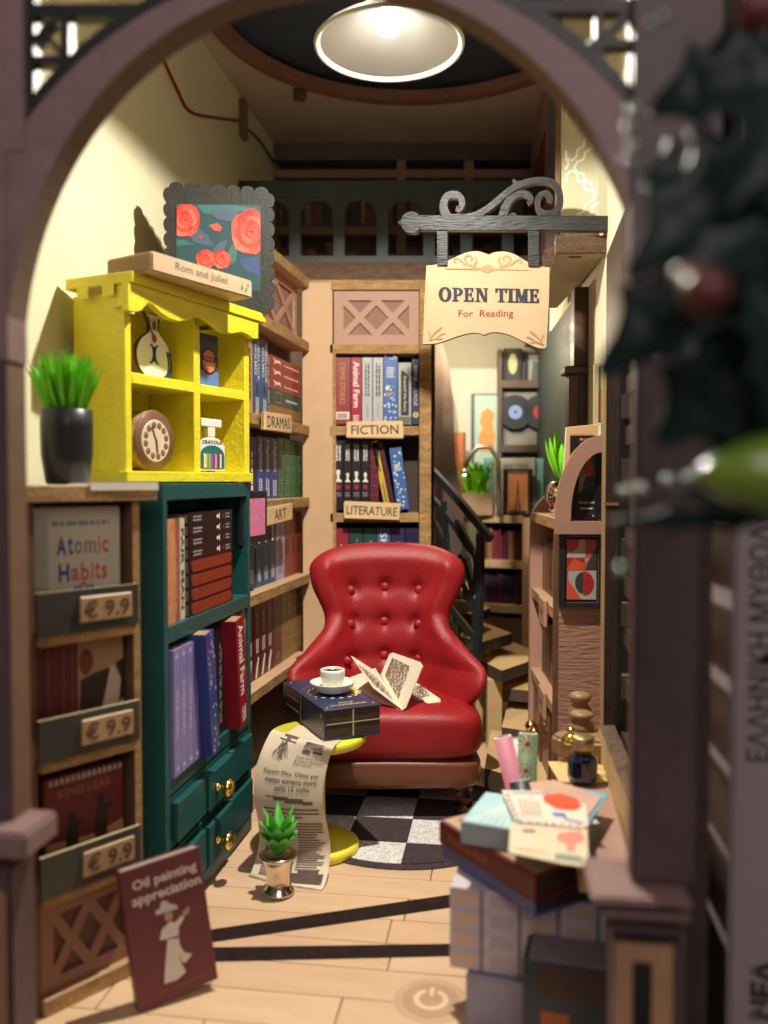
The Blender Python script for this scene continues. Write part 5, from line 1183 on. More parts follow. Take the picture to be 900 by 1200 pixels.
# oil painting book leaning at the front left
bl_, br_ = G(163, 1190), G(257, 1160)
OF = Fr(bl_.xy, br_.xy); Wo = OF.len; ho = 2.62
ol = thing('standing_book', 'dark red book titled Oil painting appreciation leaning on the front of the rack', 'book', OF)
lean = Matrix.Rotation(-.12, 4, 'X') @ Matrix.Rotation(-.10, 4, 'Y') @ Matrix.Translation((0, 0, .06))
oxb = M('oxblood_cover', (.125, .026, .030), .42, var=.12, vs=.8)
def ol_part(name, mat, fn, recalc=False, **k): mb = MB(); mb.xf = lean; fn(mb); return mb.obj(name, mat, ol, recalc=recalc, **k)
ol_part('cover', oxb, lambda mb: mb.box(0, Wo, 0, .05, 0, ho), True, bevel=.01); ol_part('cover', oxb, lambda mb: mb.box(0, Wo, .24, .28, 0, ho), True); ol_part('spine', oxb, lambda mb: mb.box(0, .05, .051, .239, 0, ho), True)
ol_part('page_block', M('grey_pages', (.30, .26, .21), .8, var=.3, vs=5, st=(.5, 6, .5)), lambda mb: mb.box(.055, Wo - .03, .052, .238, .03, ho - .02), True)
pwht = M('faded_white_print', (.60, .52, .44), .6, var=.05)
ol_part('lettering', pwht, lambda mb: (text_mb(mb, 'Oil painting', Wo * .53, ho * .865, Wo * .80, .24, -.006, bold=.02), text_mb(mb, 'appreciation', Wo * .53, ho * .755, Wo * .86, .24, -.006, bold=.02)))
def lady(mb):
    c_ = Wo * .53
    mb.prism([(c_ - .30, .32), (c_ - .05, .30), (c_ + .14, .38), (c_ + .06, .62), (c_ + .10, 1.05), (c_ - .12, 1.1), (c_ - .22, .7)], -.012, -.006)
    mb.prism([(c_ + .08, .95), (c_ + .16, .75), (c_ + .30, .66), (c_ + .16, .55), (c_ + .08, .6)], -.010, -.005)
    mb.prism([(c_ - .16, 1.12), (c_ + .10, 1.1), (c_ + .12, 1.25), (c_ + .26, 1.40), (c_ + .20, 1.44), (c_ + .06, 1.36), (c_ - .02, 1.42), (c_ - .20, 1.32), (c_ - .27, 1.15)], -.013, -.007)
def hat(mb):
    c_ = Wo * .53
    mb.prism([(c_ - .26, 1.62), (c_ + .16, 1.60), (c_ + .14, 1.68), (c_ + .02, 1.74), (c_ - .04, 1.82), (c_ - .14, 1.84), (c_ - .18, 1.72), (c_ - .28, 1.70)], -.014, -.008)
ol_part('lady_print', pwht, lady, True); ol_part('hat_print', M('grey_blue_print', (.45, .42, .40), .6), hat, True)
ol_part('face_print', paint('b08468'), lambda mb: (disc(mb, Wo * .53 - .04, 1.52, .085, -.012, n=12), mb.flat([(Wo * .53 + .22, 1.40), (Wo * .53 + .36, 1.45), (Wo * .53 + .38, 1.58), (Wo * .53 + .24, 1.52)], -.012)))
ol_part('rule_print', paint('8a5048'), lambda mb: mb.flat([(Wo * .22, .17), (Wo * .85, .17), (Wo * .85, .19), (Wo * .22, .19)], -.006))
ol_part('spine_print', pwht, lambda mb: [mb.face([mb.v((-.004, y, z)) for y, z in ((.08, .12 + k * .12), (.20, .12 + k * .12), (.20, .2 + k * .12), (.08, .2 + k * .12))]) for k in range(4)])

# ================================================================== PENDANT LAMP
_g = M('shade_smoked_glass', (.16, .16, .15), .22, var=.03, coat=.5); _t = _g.node_tree
_tr = _t.nodes.new('ShaderNodeBsdfTranslucent'); _tr.inputs[0].default_value = (1, .98, .95, 1); _mx = _t.nodes.new('ShaderNodeMixShader'); _mx.inputs[0].default_value = .86
_t.links.new(_t.nodes['Principled BSDF'].outputs[0], _mx.inputs[1]); _t.links.new(_tr.outputs[0], _mx.inputs[2]); _t.links.new(_mx.outputs[0], _t.nodes['Material Output'].inputs[0])
pl = thing('pendant_lamp', 'white round pendant lamp with a glowing bulb hanging under the ceiling recess', 'lamp', FrAt(LAMP[0], LAMP[1]))
zr = 20.02
shm = M('shade_smoked_glass', (.16, .16, .15), .22, var=.03, coat=.5); rimm = M('polished_rim', (.50, .48, .44), .3)
MB().lathe([(.25, zr + 1.0), (.42, zr + .86), (.9, zr + .50), (1.40, zr + .20), (1.66, zr + .02), (1.69, zr), (1.66, zr + .10), (1.42, zr + .27), (.92, zr + .58), (.45, zr + .95), (.28, zr + 1.1)], seg=64, caps=False).obj('shade', shm, pl)
MB().lathe([(1.60, zr + .05), (1.655, zr - .03), (1.71, zr - .03), (1.73, zr + .03), (1.69, zr + .06)], seg=64, caps=False).obj('rim', rimm, pl)
MB().lathe([(0, zr + .86), (.16, zr + .86), (.22, zr + .90), (.24, zr + 1.3), (.08, zr + 1.5), (.07, 25.49)], seg=24).obj('stem', rimm, pl)
MB().ball((0, 0, zr + .50), .25, seg=20, sc3=(1, 1, 1.05)).obj('bulb', M('glowing_bulb', (1, 1, 1), .4, var=0, emit=300), pl)

# ================================================================== HANGING SIGN AND BRACKET
SF2 = Fr(P(470, 260, 25.2).xy, P(720, 260, 23.8).xy)
def B(px, py, y=0): return SF2.px(px, py, y)
br = thing('sign_bracket', 'dark silvery scrolled bracket reaching from the right wall above the open time board', 'bracket', SF2)
irn = M('brushed_iron_paint', (.022, .025, .027), .42, var=.35, vs=3, bump=.7, bs=9, st=(.35, 1, 2.2), speck=.25, metal=.25); bed = M('burnt_edge', (.16, .065, .035), .7, var=.4, vs=3)
def zp(x, y): return (460 + x * .3, 200 + y * .3)
y0b, y1b = -.12, .12
MB().prism([B(*zp(*p)) for p in [(110, 178), (600, 180), (925, 181), (925, 240), (600, 238), (110, 236)]], y0b, y1b, 0, side=1).obj('bar', [irn, bed], br, bevel=.012)
MB().prism([B(*zp(76 + 40 * math.cos(a), 206 + 42 * math.sin(a))) for a in [k * PI / 14 for k in range(28)]], y0b - .004, y1b + .004, 0, side=1).obj('finial', [irn, bed], br)
MB().prism([B(*zp(*p)) for p in [(36, 196), (22, 206), (38, 216)]], y0b + .02, y1b - .02).obj('finial_tip', irn, br)
def scroll(pts, ws, dy): MB().rib([B(*zp(*p)) for p in pts], [w_ * .3 * .0246 for w_ in ws], y0b + dy, y1b - dy, 0, side=1).obj('scroll', [irn, bed], br)
def sm(pts, n=5):
    o_ = []
    for i in range(len(pts) - 1):
        p0, p1, p2, p3 = [Vector(pts[max(0, min(len(pts) - 1, q))]) for q in (i - 1, i, i + 1, i + 2)]
        for k in range(n):
            t = k / n; o_.append(tuple(0.5 * ((2 * p1) + (p2 - p0) * t + (2 * p0 - 5 * p1 + 4 * p2 - p3) * t * t + (3 * p1 - p0 - 3 * p2 + p3) * t ** 3)))
    o_.append(tuple(pts[-1])); return o_
def scr(pts, w0, w1, dy, n=5): q = sm(pts, n); scroll(q, [w0 + (w1 - w0) * i / (len(q) - 1) for i in range(len(q))], dy)
scr([(222, 190), (204, 160), (203, 128), (216, 104), (240, 97), (264, 105), (274, 130), (266, 152), (250, 152)], 34, 20, .006)
scr([(215, 186), (300, 184), (360, 160), (410, 122), (450, 88), (490, 62), (540, 46), (590, 42), (630, 54), (652, 88), (654, 130), (640, 158), (610, 172), (575, 160), (566, 130), (576, 102), (600, 92), (616, 108), (612, 122)], 26, 20, .010, 6)
scr([(500, 60), (484, 55), (472, 38)], 26, 8, .014)
scr([(430, 188), (440, 150), (462, 115), (500, 94), (530, 98), (542, 118), (530, 132)], 34, 16, .018)
scr([(590, 190), (625, 184), (648, 160)], 26, 22, .022); scr([(460, 190), (472, 176), (486, 186)], 24, 12, .026)
for (a, b) in ((176, 216), (530, 572)):
    MB().prism([B(*zp(*p)) for p in [(a, 234), (b, 234), (b, 372), (a, 372)]], y0b + .03, y1b - .03, 0, side=1).obj('hanger', [irn, bed], br)
SB = Fr(P(497, 350, 25.0).xy, P(644, 350, 24.2).xy)
sg_ = thing('open_time_sign', 'cream hanging board reading OPEN TIME For Reading with a notched top and bottom', 'sign', SB)
def Q(x, y): return SB.px(460 + x * .3, 200 + y * .3)
out = sm([(132, 370), (160, 368), (200, 358), (240, 340), (280, 322), (320, 314), (350, 318), (372, 326)], 3) + sm([(376, 328), (400, 318), (440, 316), (480, 328), (520, 352), (560, 370), (614, 378)], 3) + [(612, 500), (602, 690)] + sm([(598, 694), (570, 694), (520, 672), (460, 644), (410, 632), (380, 634), (362, 642)], 3) + sm([(356, 643), (330, 634), (280, 640), (220, 660), (170, 676), (118, 678)], 3) + [(124, 520)]
MB().prism([Q(*p) for p in out], 0, .14, 0, side=1).obj('board', [M('cream_sign_face', (.62, .44, .26), .5, var=.06, vs=1.2), bed], sg_, bevel=.008)
# slab serif letters
K = 1.0
def serif_text(mb, word, px0, px1, ytop, ybot, y, wid):
    tot = sum(wid[c] for c in word) ; x = px0; dy = 0
    for ch in word:
        w_ = (px1 - px0) * wid[ch] / tot; dy += 1
        if ch == ' ': x += w_; continue
        def T_(u, v): # u,v in 0..1, v up ; slight slope downwards right
            X_ = x + w_ * (.06 + .88 * u); Y_ = ybot + (ytop - ybot) * v + (X_ - px0) * 0.018; return Q(X_, Y_)
        ct = [0]
        def pl_(pts): ct[0] += 1; mb.flat([T_(*p) for p in pts], y - .0006 * ct[0])
        def bar(u0, u1, v0, v1): pl_([(u0, v0), (u1, v0), (u1, v1), (u0, v1)])
        def ring(cu_, cv, ru, rv, tu, tv, a0=0, a1=360, n=18):
            for k in range(n):
                a, b = math.radians(a0 + (a1 - a0) * k / n), math.radians(a0 + (a1 - a0) * (k + 1) / n)
                mb.flat([T_(cu_ + ru * math.cos(a), cv + rv * math.sin(a)), T_(cu_ + ru * math.cos(b), cv + rv * math.sin(b)), T_(cu_ + (ru - tu) * math.cos(b), cv + (rv - tv) * math.sin(b)), T_(cu_ + (ru - tu) * math.cos(a), cv + (rv - tv) * math.sin(a))], y - .0003)
        if ch == 'O': ring(.5, .5, .5, .54, .24, .12)
        if ch == 'P': bar(.16, .38, .05, .95); bar(0, .54, 0, .10); bar(0, .5, .90, 1); ring(.42, .70, .54, .30, .24, .10, -90, 90); bar(.38, .5, .40, .50)
        if ch == 'E': bar(.14, .36, .05, .95); bar(0, .86, 0, .11); bar(0, .84, .89, 1); bar(.36, .66, .46, .56); bar(.78, .90, 0, .30); bar(.76, .86, .72, 1); bar(.62, .70, .36, .66)
        if ch == 'N': bar(.12, .22, .05, .95); bar(.80, .90, .0, .95); pl_([(.12, 1), (.38, 1), (.90, .0), (.70, .0)]); bar(0, .34, 0, .09); bar(0, .3, .91, 1); bar(.68, 1, .91, 1)
        if ch == 'T': bar(.40, .62, .05, .95); bar(.25, .77, 0, .10); bar(0, 1, .88, 1); bar(0, .10, .68, 1); bar(.90, 1, .68, 1)
        if ch == 'I': bar(.28, .74, .05, .95); bar(0, 1, 0, .10); bar(0, 1, .90, 1)
        if ch == 'M': bar(.12, .22, .05, .95); bar(.74, .92, .05, .95); pl_([(.12, 1), (.34, 1), (.58, .10), (.46, .02)]); pl_([(.74, 1), (.86, 1), (.56, .02), (.48, .1)]); bar(0, .32, 0, .09); bar(.64, 1, 0, .09); bar(0, .3, .91, 1); bar(.7, 1, .91, 1)
        x += w_
mb = MB(); [serif_text(mb, 'OPEN TIME', 178 + dx_, 576 + dx_, 456, 510, -.008 - k_ * .0025, {'O': 1.05, 'P': .9, 'E': .88, 'N': 1.05, ' ': .5, 'T': .95, 'I': .5, 'M': 1.15}) for k_, dx_ in enumerate((-1.5, 1.5, 3))]
mb.obj('title_lettering', inkb, sg_, recalc=False)
a, b = Q(258, 560), Q(472, 566)
mb = MB(); text_mb(mb, 'For  Reading', (a[0] + b[0]) / 2, (Q(365, 562)[1]), b[0] - a[0], .262, -.008, 0, -.035, .006); mb.obj('subtitle_lettering', M('red_ink', (.30, .03, .035), .6, var=0), sg_, recalc=False)
def orn(pts, w0, w1, k=0):
    q = sm(pts, 4); MB().rib([Q(*p) for p in q], [(w0 + (w1 - w0) * i / (len(q) - 1)) * .3 * .0246 for i in range(len(q))], -.010 - k * .0015, -.003).obj('ornament_print', signin, sg_)
k = 0
for s_, cx in ((1, 372), (-1, 372)):
    f = lambda x, y: (cx + s_ * (x - 372), y + (x - 372) * s_ * .02)
    for pts, wa, wb in (([(540, 386), (460, 386), (400, 384)], 3, 8), ([(420, 378), (450, 366), (462, 345), (448, 332), (432, 342), (438, 352)], 10, 5), ([(462, 370), (480, 352), (498, 345), (505, 356), (495, 362)], 8, 4), ([(425, 372), (415, 350), (425, 338)], 9, 3)):
        orn([f(*p) for p in pts], wa, wb, k); k += 1
    MB().prism([Q(*f(x, y)) for x, y in [(374, 366), (392, 376), (400, 386), (388, 394), (374, 400)]], -.012 - k * .001, -.003).obj('ornament_print', signin, sg_); k += 1
for bx, s_ in ((140, 1), (590, -1)):
    f = lambda x, y: (bx + s_ * x, y + (14 if s_ < 0 else 0))
    for pts, wa, wb in (([(0, 665), (30, 655), (50, 640), (66, 636)], 4, 12), ([(10, 662), (20, 640), (40, 622), (52, 612)], 5, 15), ([(5, 662), (8, 645), (0, 630)], 4, 11), ([(30, 655), (45, 658), (55, 655)], 5, 9)):
        orn([f(*p) for p in pts], wa * .9, wb * .55, k % 8); k += 1

# ================================================================== STAIR ROOM (right back)
dw = M('deep_green_board', (.020, .040, .036), .6, var=.1)
F4 = FrAt(1.5, 40.8)
def A4(px, py, y=0): return F4.px(px, py, y)
cb = thing('record_cabinet', 'arched dark cabinet with framed portrait and two records on shelves, behind the staircase', 'cabinet', F4)
wal = M('dark_walnut', (.085, .052, .036), .5, var=.2)  # one even dark walnut tone for the cabinet
a, b = A4(583, 560), A4(652, 410)
MB().box(a[0], b[0], .3, .4, a[1], b[1]).obj('back_panel', M('pale_grey_back', (.22, .22, .18), .6), cb)
MB().box(a[0], a[0] + .15, -.3, .3, a[1], b[1]).obj('side_panel', wal, cb)
for py in (560, 530, 455): z_ = A4(600, py)[1]; MB().box(a[0] + .151, b[0], -.3, .3, z_, z_ + .34).obj('shelf', wal, cb)
c1 = A4(617, 535); MB().rib([(b[0] - .05, a[1])] + [(A4(618, 0)[0] + 1.25 * math.cos(t_), A4(600, 445)[1] + 1.7 * math.sin(t_)) for t_ in [k * PI / 20 for k in range(11)]], .2, -.32, .3).obj('arched_side', wal, cb)
for i, (px, c_, l) in enumerate(((604, '7890c0', 'black record with a pale blue label'), (633, 'a83038', 'black record with a red label'))):
    q = A4(px, 483, -.1); f = Fr(F4.world(q[0], -.1, 0).xy, F4.world(q[0] + 1, -.1, 0).xy, q[1]); t = thing('record', l + ' standing in the arched cabinet', 'record', f)
    MB().lathe([(0, 0), (.80, 0), (.82, .03), (.80, .06), (0, .06)], seg=40, axis='y', smooth=False).obj('disc', black, t)
    for r in (.45, .6, .72): MB().lathe([(r, -.004), (r + .02, -.008), (r + .04, -.004)], seg=36, axis='y', caps=False).obj('groove', M('groove', (.05, .05, .055), .3), t)
    MB().lathe([(0, -.012), (.33, -.012), (.33, 0)], seg=28, axis='y', smooth=False, caps=False).obj('label', paint(c_), t); MB().lathe([(0, -.02), (.07, -.02), (.07, -.012)], seg=12, axis='y', smooth=False, caps=False).obj('hub', whitep if i else black, t)
def frame_pic(fr, p0, p1, y, fmat, gmat, name, label, b=.16, dep=.14):
    a, b_ = fr.px(*p0, y), fr.px(*p1, y); f = Fr(fr.world(a[0], y, 0).xy, fr.world(b_[0], y, 0).xy, a[1] + fr.z); t = thing(name, label, 'picture', f); w_, h_ = f.len, b_[1] - a[1]
    MB().rib([(b / 2, b / 2), (w_ - b / 2, b / 2), (w_ - b / 2, h_ - b / 2), (b / 2, h_ - b / 2)], b * 1.02, 0, dep, closed=True).obj('frame', fmat, t)
    MB().box(b * .9, w_ - b * .9, dep * .4, dep * .9, b * .9, h_ - b * .9).obj('picture_ground', gmat, t); return t, w_, h_, dep * .4
t, w_, h_, yy = frame_pic(F4, (590, 450), (612, 407), -.1, black, paint('2c3436'), 'portrait', 'small dark framed oval portrait on top shelf of arched cabinet')
mb = MB(); disc(mb, w_ / 2, h_ * .55, w_ * .24, yy - .01, ry=h_ * .28, n=20); mb.obj('oval_print', paint('b8b080'), t)
t, w_, h_, yy = frame_pic(F4, (615, 452), (640, 412), -.05, black, paint('8a8c84'), 'portrait', 'pale grey picture leaning at the right of the oval portrait')
MB().prism([(w_ * .3, .2), (w_ * .7, .2), (w_ * .6, h_ * .7), (w_ * .4, h_ * .75)], yy - .02, yy - .01).obj('figure_print', paint('4c5450'), t)
t, w_, h_, yy = frame_pic(F4, (552, 548), (588, 460), .2, M('slate_frame', (.05, .07, .085), .5), paint('9cb8a8'), 'orange_picture', 'orange figure picture in a slate frame on the cream back wall')
MB().prism([(w_ * x, h_ * z_) for x, z_ in ((.3, .22), (.7, .2), (.8, .42), (.7, .6), (.78, .72), (.55, .80), (.35, .74), (.28, .6), (.38, .52), (.22, .4))], yy - .02, yy - .005).obj('figure_print', paint('c88840'), t)
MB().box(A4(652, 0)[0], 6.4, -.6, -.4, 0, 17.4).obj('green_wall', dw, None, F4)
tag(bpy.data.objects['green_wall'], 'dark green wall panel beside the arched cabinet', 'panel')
# dark post silhouette by the back bookcase (coat-like strip)
f = FrAt(*P(512, 500, 37.5).xy); q0 = f.px(512, 700)[1]
ps = thing('hanging_coat', 'dark brown coat shaped silhouette hanging in the stair room behind the bookcase', 'coat', f)
MB().prism([f.px(*p) for p in [(505, 395), (517, 395), (526, 430), (531, 470), (534, 540), (545, 600), (540, 690), (505, 690)]], 0, .5).obj('cloth', M('coat_brown', (.075, .045, .03), .8, var=.3), ps, bevel=.05)
# low bookcase with shelves at the back
F5 = Fr(P(540, 600, 39.6).xy, P(622, 600, 38.2).xy); lo_ = thing('stair_bookcase', 'tan bookcase behind the staircase with rows of dark books and a wide top board', 'bookcase', F5)
def A5(px, py, y=0): return F5.px(px, py, y)
xl, xr = A5(560, 0)[0], A5(626, 0)[0]
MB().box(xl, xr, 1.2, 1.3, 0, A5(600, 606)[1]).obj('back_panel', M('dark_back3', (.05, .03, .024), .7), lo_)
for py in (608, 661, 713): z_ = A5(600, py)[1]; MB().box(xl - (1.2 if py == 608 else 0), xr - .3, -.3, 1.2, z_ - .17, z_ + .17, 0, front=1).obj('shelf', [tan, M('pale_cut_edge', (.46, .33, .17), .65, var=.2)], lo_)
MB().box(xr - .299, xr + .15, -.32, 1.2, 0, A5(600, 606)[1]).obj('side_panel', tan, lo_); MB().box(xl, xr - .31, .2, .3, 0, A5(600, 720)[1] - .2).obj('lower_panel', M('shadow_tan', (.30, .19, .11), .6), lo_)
for row, (pa, pb, zt2) in enumerate(((657, 620, 0), (709, 673, 0))):
    n_ = 9
    for i in range(n_):
        x0_ = xl + (xr - .32 - xl) * i / n_; c_ = random.choice(['5c1c28', '6c2430', '8a6840', '4c1c30', '702838'] if row == 0 else ['283048', '3c2c44', '4c2430', '2c3c3c', '50283c'])
        nm = {'5c1c28': 'maroon', '6c2430': 'red brown', '8a6840': 'tan', '4c1c30': 'plum', '702838': 'dull red', '283048': 'navy', '3c2c44': 'purple', '4c2430': 'dark maroon', '2c3c3c': 'slate green', '50283c': 'wine'}[c_]
        z_ = A5(600, pa)[1]; book(F5, x0_ + .01, x0_ + (xr - .32 - xl) / n_ - .01, .1, .9, z_, A5(600, pb)[1] - random.uniform(0, .15), c_, '%s book, %s from left in the %s row of the bookcase behind the stairs' % (nm, ordn[i], ('upper', 'lower')[row]), group='books behind the staircase')
# things on the top board
ztp = A5(600, 608)[1] + .172
def onboard(p0, p1, h_px, y, mat, name, label, cat, dep=.3):
    a, b_ = A5(p0, 600, y)[0], A5(p1, 600, y)[0]; f = Fr(F5.world(a, y, 0).xy, F5.world(b_, y, 0).xy, ztp); t = thing(name, label, cat, f); h_ = A5(600, h_px, y)[1] - ztp
    MB().box(0, f.len, 0, dep, 0, h_).obj('cover', mat, t, bevel=.02); return t, f.len, h_
t, w_, h_ = onboard(566, 577, 536, .1, paint('6ca090'), 'green_book', 'sea green book standing on the board behind the stair railing', 'book')
mb = MB(); disc(mb, w_ / 2, h_ * .2, w_ * .3, -.008); disc(mb, w_ / 2, h_ * .8, w_ * .25, -.008); mb.obj('round_print', paint('2c5050'), t)
t, w_, h_ = onboard(577.5, 627, 537, .1, paint('9c9c90'), 'grey_book', 'pale grey book standing behind the tower picture', 'book')
text('EIFFEL TOWER', w_ * .55, h_ * .86, w_ * .6, .2, -.008, paint('6c6c66'), t, bold=.02)
t, w_, h_ = onboard(627.5, 640, 538, .2, paint('6ca8a0'), 'green_book', 'blue green book at the right of the grey one behind the stairs', 'book')
t, w_, h_, yy = frame_pic(F5, (589, 606), (624, 548), -.22, black, paint('c88858'), 'tower_picture', 'black framed sunset picture of a lattice tower on the board behind the stairs', b=.22)
z_ = A5(600, 606, -.22)[1]
MB().prism([(w_ * .40, .30), (w_ * .46, .30), (w_ * .49, h_ * .45), (w_ * .51, h_ * .45), (w_ * .54, .30), (w_ * .60, .30), (w_ * .54, h_ * .4), (w_ * .505, h_ * .75), (w_ * .495, h_ * .75), (w_ * .46, h_ * .4)], yy - .012, yy - .004).obj('tower_print', paint('3c2c30'), t); MB().box(w_ * .2, w_ * .8, yy - .01, yy - .005, .22, .30).obj('ground_print', paint('3c2c30'), t)
t, w_, h_ = onboard(530, 543, 505, .2, M('orange_fade', 'a04830', .5, col2='b88a50', vs=.5), 'orange_book', 'orange book standing behind the small desk lamp', 'book')
# desk lamp
q = P(556, 600, 37.6); lf2 = FrAt(q.x, q.y, 0); dl = thing('desk_lamp', 'small curved pale desk lamp by the green plant behind the stair railing', 'lamp', lf2)
def LQ(px, py, Y=37.6): p = P(px, py, Y); return (p.x - lf2.a.x, p.y - lf2.a.y, p.z)
MB().tube([LQ(585, 606), LQ(584, 540), LQ(575, 524), LQ(560, 524), LQ(550, 535), LQ(545, 548)], .11, seg=10).obj('arm', M('pale_metal', (.5, .46, .38), .3, metal=.6), dl)
hd = LQ(544, 554); MB().lathe([(.05, .2), (.12, .1), (.24, -.08), (.22, -.08), (.10, .06)], hd, 20, caps=False).obj('head', MATS['pale_metal'], dl); MB().ball((hd[0], hd[1] - .05, hd[2] - .02), .10).obj('bulb', M('small_bulb', (1, .95, .85), .4, var=0, emit=14), dl)
q = P(558, 600, 38.8); pf2 = FrAt(q.x, q.y, 0, ztp); gp2 = thing('potted_grass', 'bright green plant in a tan box behind the desk lamp', 'plant', pf2)
hpot = P(558, 578, 38.8).z - ztp; MB().box(-.7, .7, -.4, .4, 0, hpot).obj('pot', M('tan_pot', (.35, .22, .12), .6), gp2)
for k in range(22):
    a = random.uniform(0, 2 * PI); mb = MB(); le = random.uniform(.3, .8); ln = random.uniform(.8, 1.5); x0_, y0_b = random.uniform(-.4, .4), random.uniform(-.2, .2)
    P0, P1, P2 = Vector((x0_, y0_b, hpot)), Vector((x0_ + le * .5 * math.cos(a), y0_b + le * .5 * math.sin(a), hpot + ln * .7)), Vector((x0_ + le * math.cos(a), y0_b + le * math.sin(a), hpot + ln)); sd = Vector((-math.sin(a) * .14, .03, 0)) if abs(math.sin(a)) > .3 else Vector((.13, .03, 0))
    mb.face([mb.v(P0 - sd), mb.v(P0 + sd), mb.v(P1 + sd), mb.v(P1 - sd)], 0, True); mb.face([mb.v(P1 - sd), mb.v(P1 + sd), mb.v(P2)], 0, True); mb.obj('leaf', leafg, gp2)
# staircase
stf = FrAt(3.0, 33.0); sc2 = thing('staircase', 'winding tan wooden staircase climbing behind the armchair', 'staircase', stf)
stw = M('stair_tan', (.50, .34, .17), .55, var=.08); std = M('stair_dark_edge', (.07, .042, .024), .7, var=.3)
def st(pts, Y, th, nm='tread'):
    """pts: px along the top face as (px,py) at height plane z"""
    z_ = pts[0]; pp_ = [G(px, py, z_) for px, py in pts[1]]; mb = MB(); mb.slab([(p.x - stf.a.x, p.y - stf.a.y) for p in pp_], z_ - th, z_, 0, side=1); return mb.obj(nm, [stw, std], sc2)
st((.75, [(568, 900), (650, 925), (650, 865), (575, 855)]), 0, .745, 'landing')
st((1.45, [(588, 852), (650, 862), (650, 812), (600, 806)]), 0, .45)
st((2.25, [(572, 805), (650, 812), (650, 786), (600, 770)]), 0, .45)
st((3.1, [(560, 772), (588, 786), (640, 768), (600, 752), (565, 750)]), 0, .45)
st((3.9, [(540, 746), (566, 752), (600, 742), (568, 730), (540, 728)]), 0, .45)
st((4.8, [(528, 716), (556, 720), (575, 712), (550, 704), (528, 702)]), 0, .4)
st((5.7, [(520, 690), (548, 692), (560, 684), (540, 680), (520, 680)]), 0, .4)
for px, Y_, h_ in ((580, 31.8, 2.6), (566, 33.6, 3.4), (544, 35.5, 4.3)):
    q = P(px, 800, Y_); MB().box(q.x - stf.a.x - .28, q.x - stf.a.x + .28, q.y - stf.a.y, q.y - stf.a.y + .5, 0, h_).obj('riser_block', [stw], sc2, bevel=.02)
# stair railing
RF2 = Fr(P(505, 600, 33.4).xy, P(575, 600, 30.8).xy); srl = thing('stair_railing', 'black slanted stair railing with curved tracery behind the right arm of the armchair', 'railing', RF2)
def rr(pts, w_, dy=0): MB().rib([RF2.px(*p) for p in sm(pts, 4)], w_ * .85, -.10 + dy, .10 - dy).obj('rail_bar' if len(pts) < 4 else 'curved_bar', M('stair_rail_black', (.012, .017, .017), .6, bump=.3), srl)
rr([(495, 540), (535, 583), (575, 632)], .34); rr([(563, 625), (562, 700), (559, 775)], .34, .006); rr([(500, 575), (530, 612), (548, 640), (562, 655)], .22, .012)
rr([(520, 588), (524, 640), (530, 690)], .2, .018); rr([(535, 610), (556, 650), (557, 680), (548, 705)], .18, .024); rr([(500, 680), (530, 715), (560, 752)], .3, .030); rr([(510, 612), (545, 690), (556, 720)], .2, .036)
rr([(528, 690), (540, 650), (552, 690), (556, 735)], .14, .042)

# ================================================================== RIGHT BOOKCASE
RB = Fr((5.30, 30.0), (5.02, 24.0)); rb = thing('right_bookcase', 'pinkish tan bookcase along the right wall with a rounded far end and doors below', 'bookcase', RB)
LR = RB.len
# in this frame +y points to the right wall, x runs towards the viewer
farp = MB(); q = [( .0, 0), (1.0, 0), (1.0, 9.6)] + []
FE = FrAt(5.02, 30.0); zt3 = FE.px(640, 575)[1]
fx = FE.px(622, 600)[0]
MB().prism([(fx, 0), (1.3, 0), (1.3, zt3)] + [(1.3 - (1.3 - fx) * math.sin(t_), zt3 - 1.2 + 1.2 * math.cos(t_)) for t_ in [k * PI / 20 for k in range(11)]], 0, .3).obj('end_panel', pink, rb)
bpy.data.objects[rb.name]
ep = [o for o in rb.children if o.name.startswith('end_panel')][0]
# end panel was drawn in its own axes: carry it into the bookcase frame
inv = Matrix.Translation(Vector((RB.a.x * S, RB.a.y * S, 0))) @ Matrix.Rotation(RB.rz, 4, 'Z')
ep.data.transform(inv.inverted() @ Matrix.Translation(Vector((FE.a.x * S, FE.a.y * S, 0))))
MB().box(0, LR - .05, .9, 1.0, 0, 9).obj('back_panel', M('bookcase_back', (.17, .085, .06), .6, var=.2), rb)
for z_ in (8.95, 6.3, 3.45): MB().box(.0, LR + .0, -.10, .9, z_ - .33, z_, 0, front=1).obj('shelf', [M('shelf_pink', (.40, .25, .16), .6), edge], rb, bevel=.012)
for i, z_ in enumerate((6.3, 3.45)):
    x_ = LR * .55; tg = MB().box(x_ - .5, x_ + .75, -.22, -.101, z_ - .75, z_ + .08).obj('shelf_tag', [pink], rb, bevel=.03)
    mb = MB(); mb.xf = Matrix.Translation((0, 0, 0)); text_mb(mb, ('POETRY', 'ART')[i] if False else '~~', x_ + .12, z_ - .33, .5, .15, -.226); mb.obj('tag_print', ink, tg, recalc=False)
MB().box(0, LR, .0, .05, 0, 3.1).obj('door', M('door_brown', (.15, .055, .03), .45, var=.2, coat=.2), rb); MB().box(LR * .3, LR * .34, -.06, -.005, 0, 3.1).obj('door_stile', MATS['door_brown'], rb); MB().box(LR * .62, LR * .68, -.06, -.005, 0, 3.1).obj('door_stile', MATS['door_brown'], rb)
kp = P(624, 851, 29.0); 
MB().ball((0, 0, 0), .001)
kb = RB.world(0, 0, 0); kx = (Vector((kp.x, kp.y)) - RB.a).dot(RB.ex)
MB().ball((1.0, -.22, kp.z), .20).obj('knob', gold, rb); MB().ball((1.7, -.20, kp.z), .16).obj('knob', gold, rb); MB().tube([(1.0, -.22, kp.z), (1.0, .02, kp.z)], .07).obj('knob_stem', gold, rb)
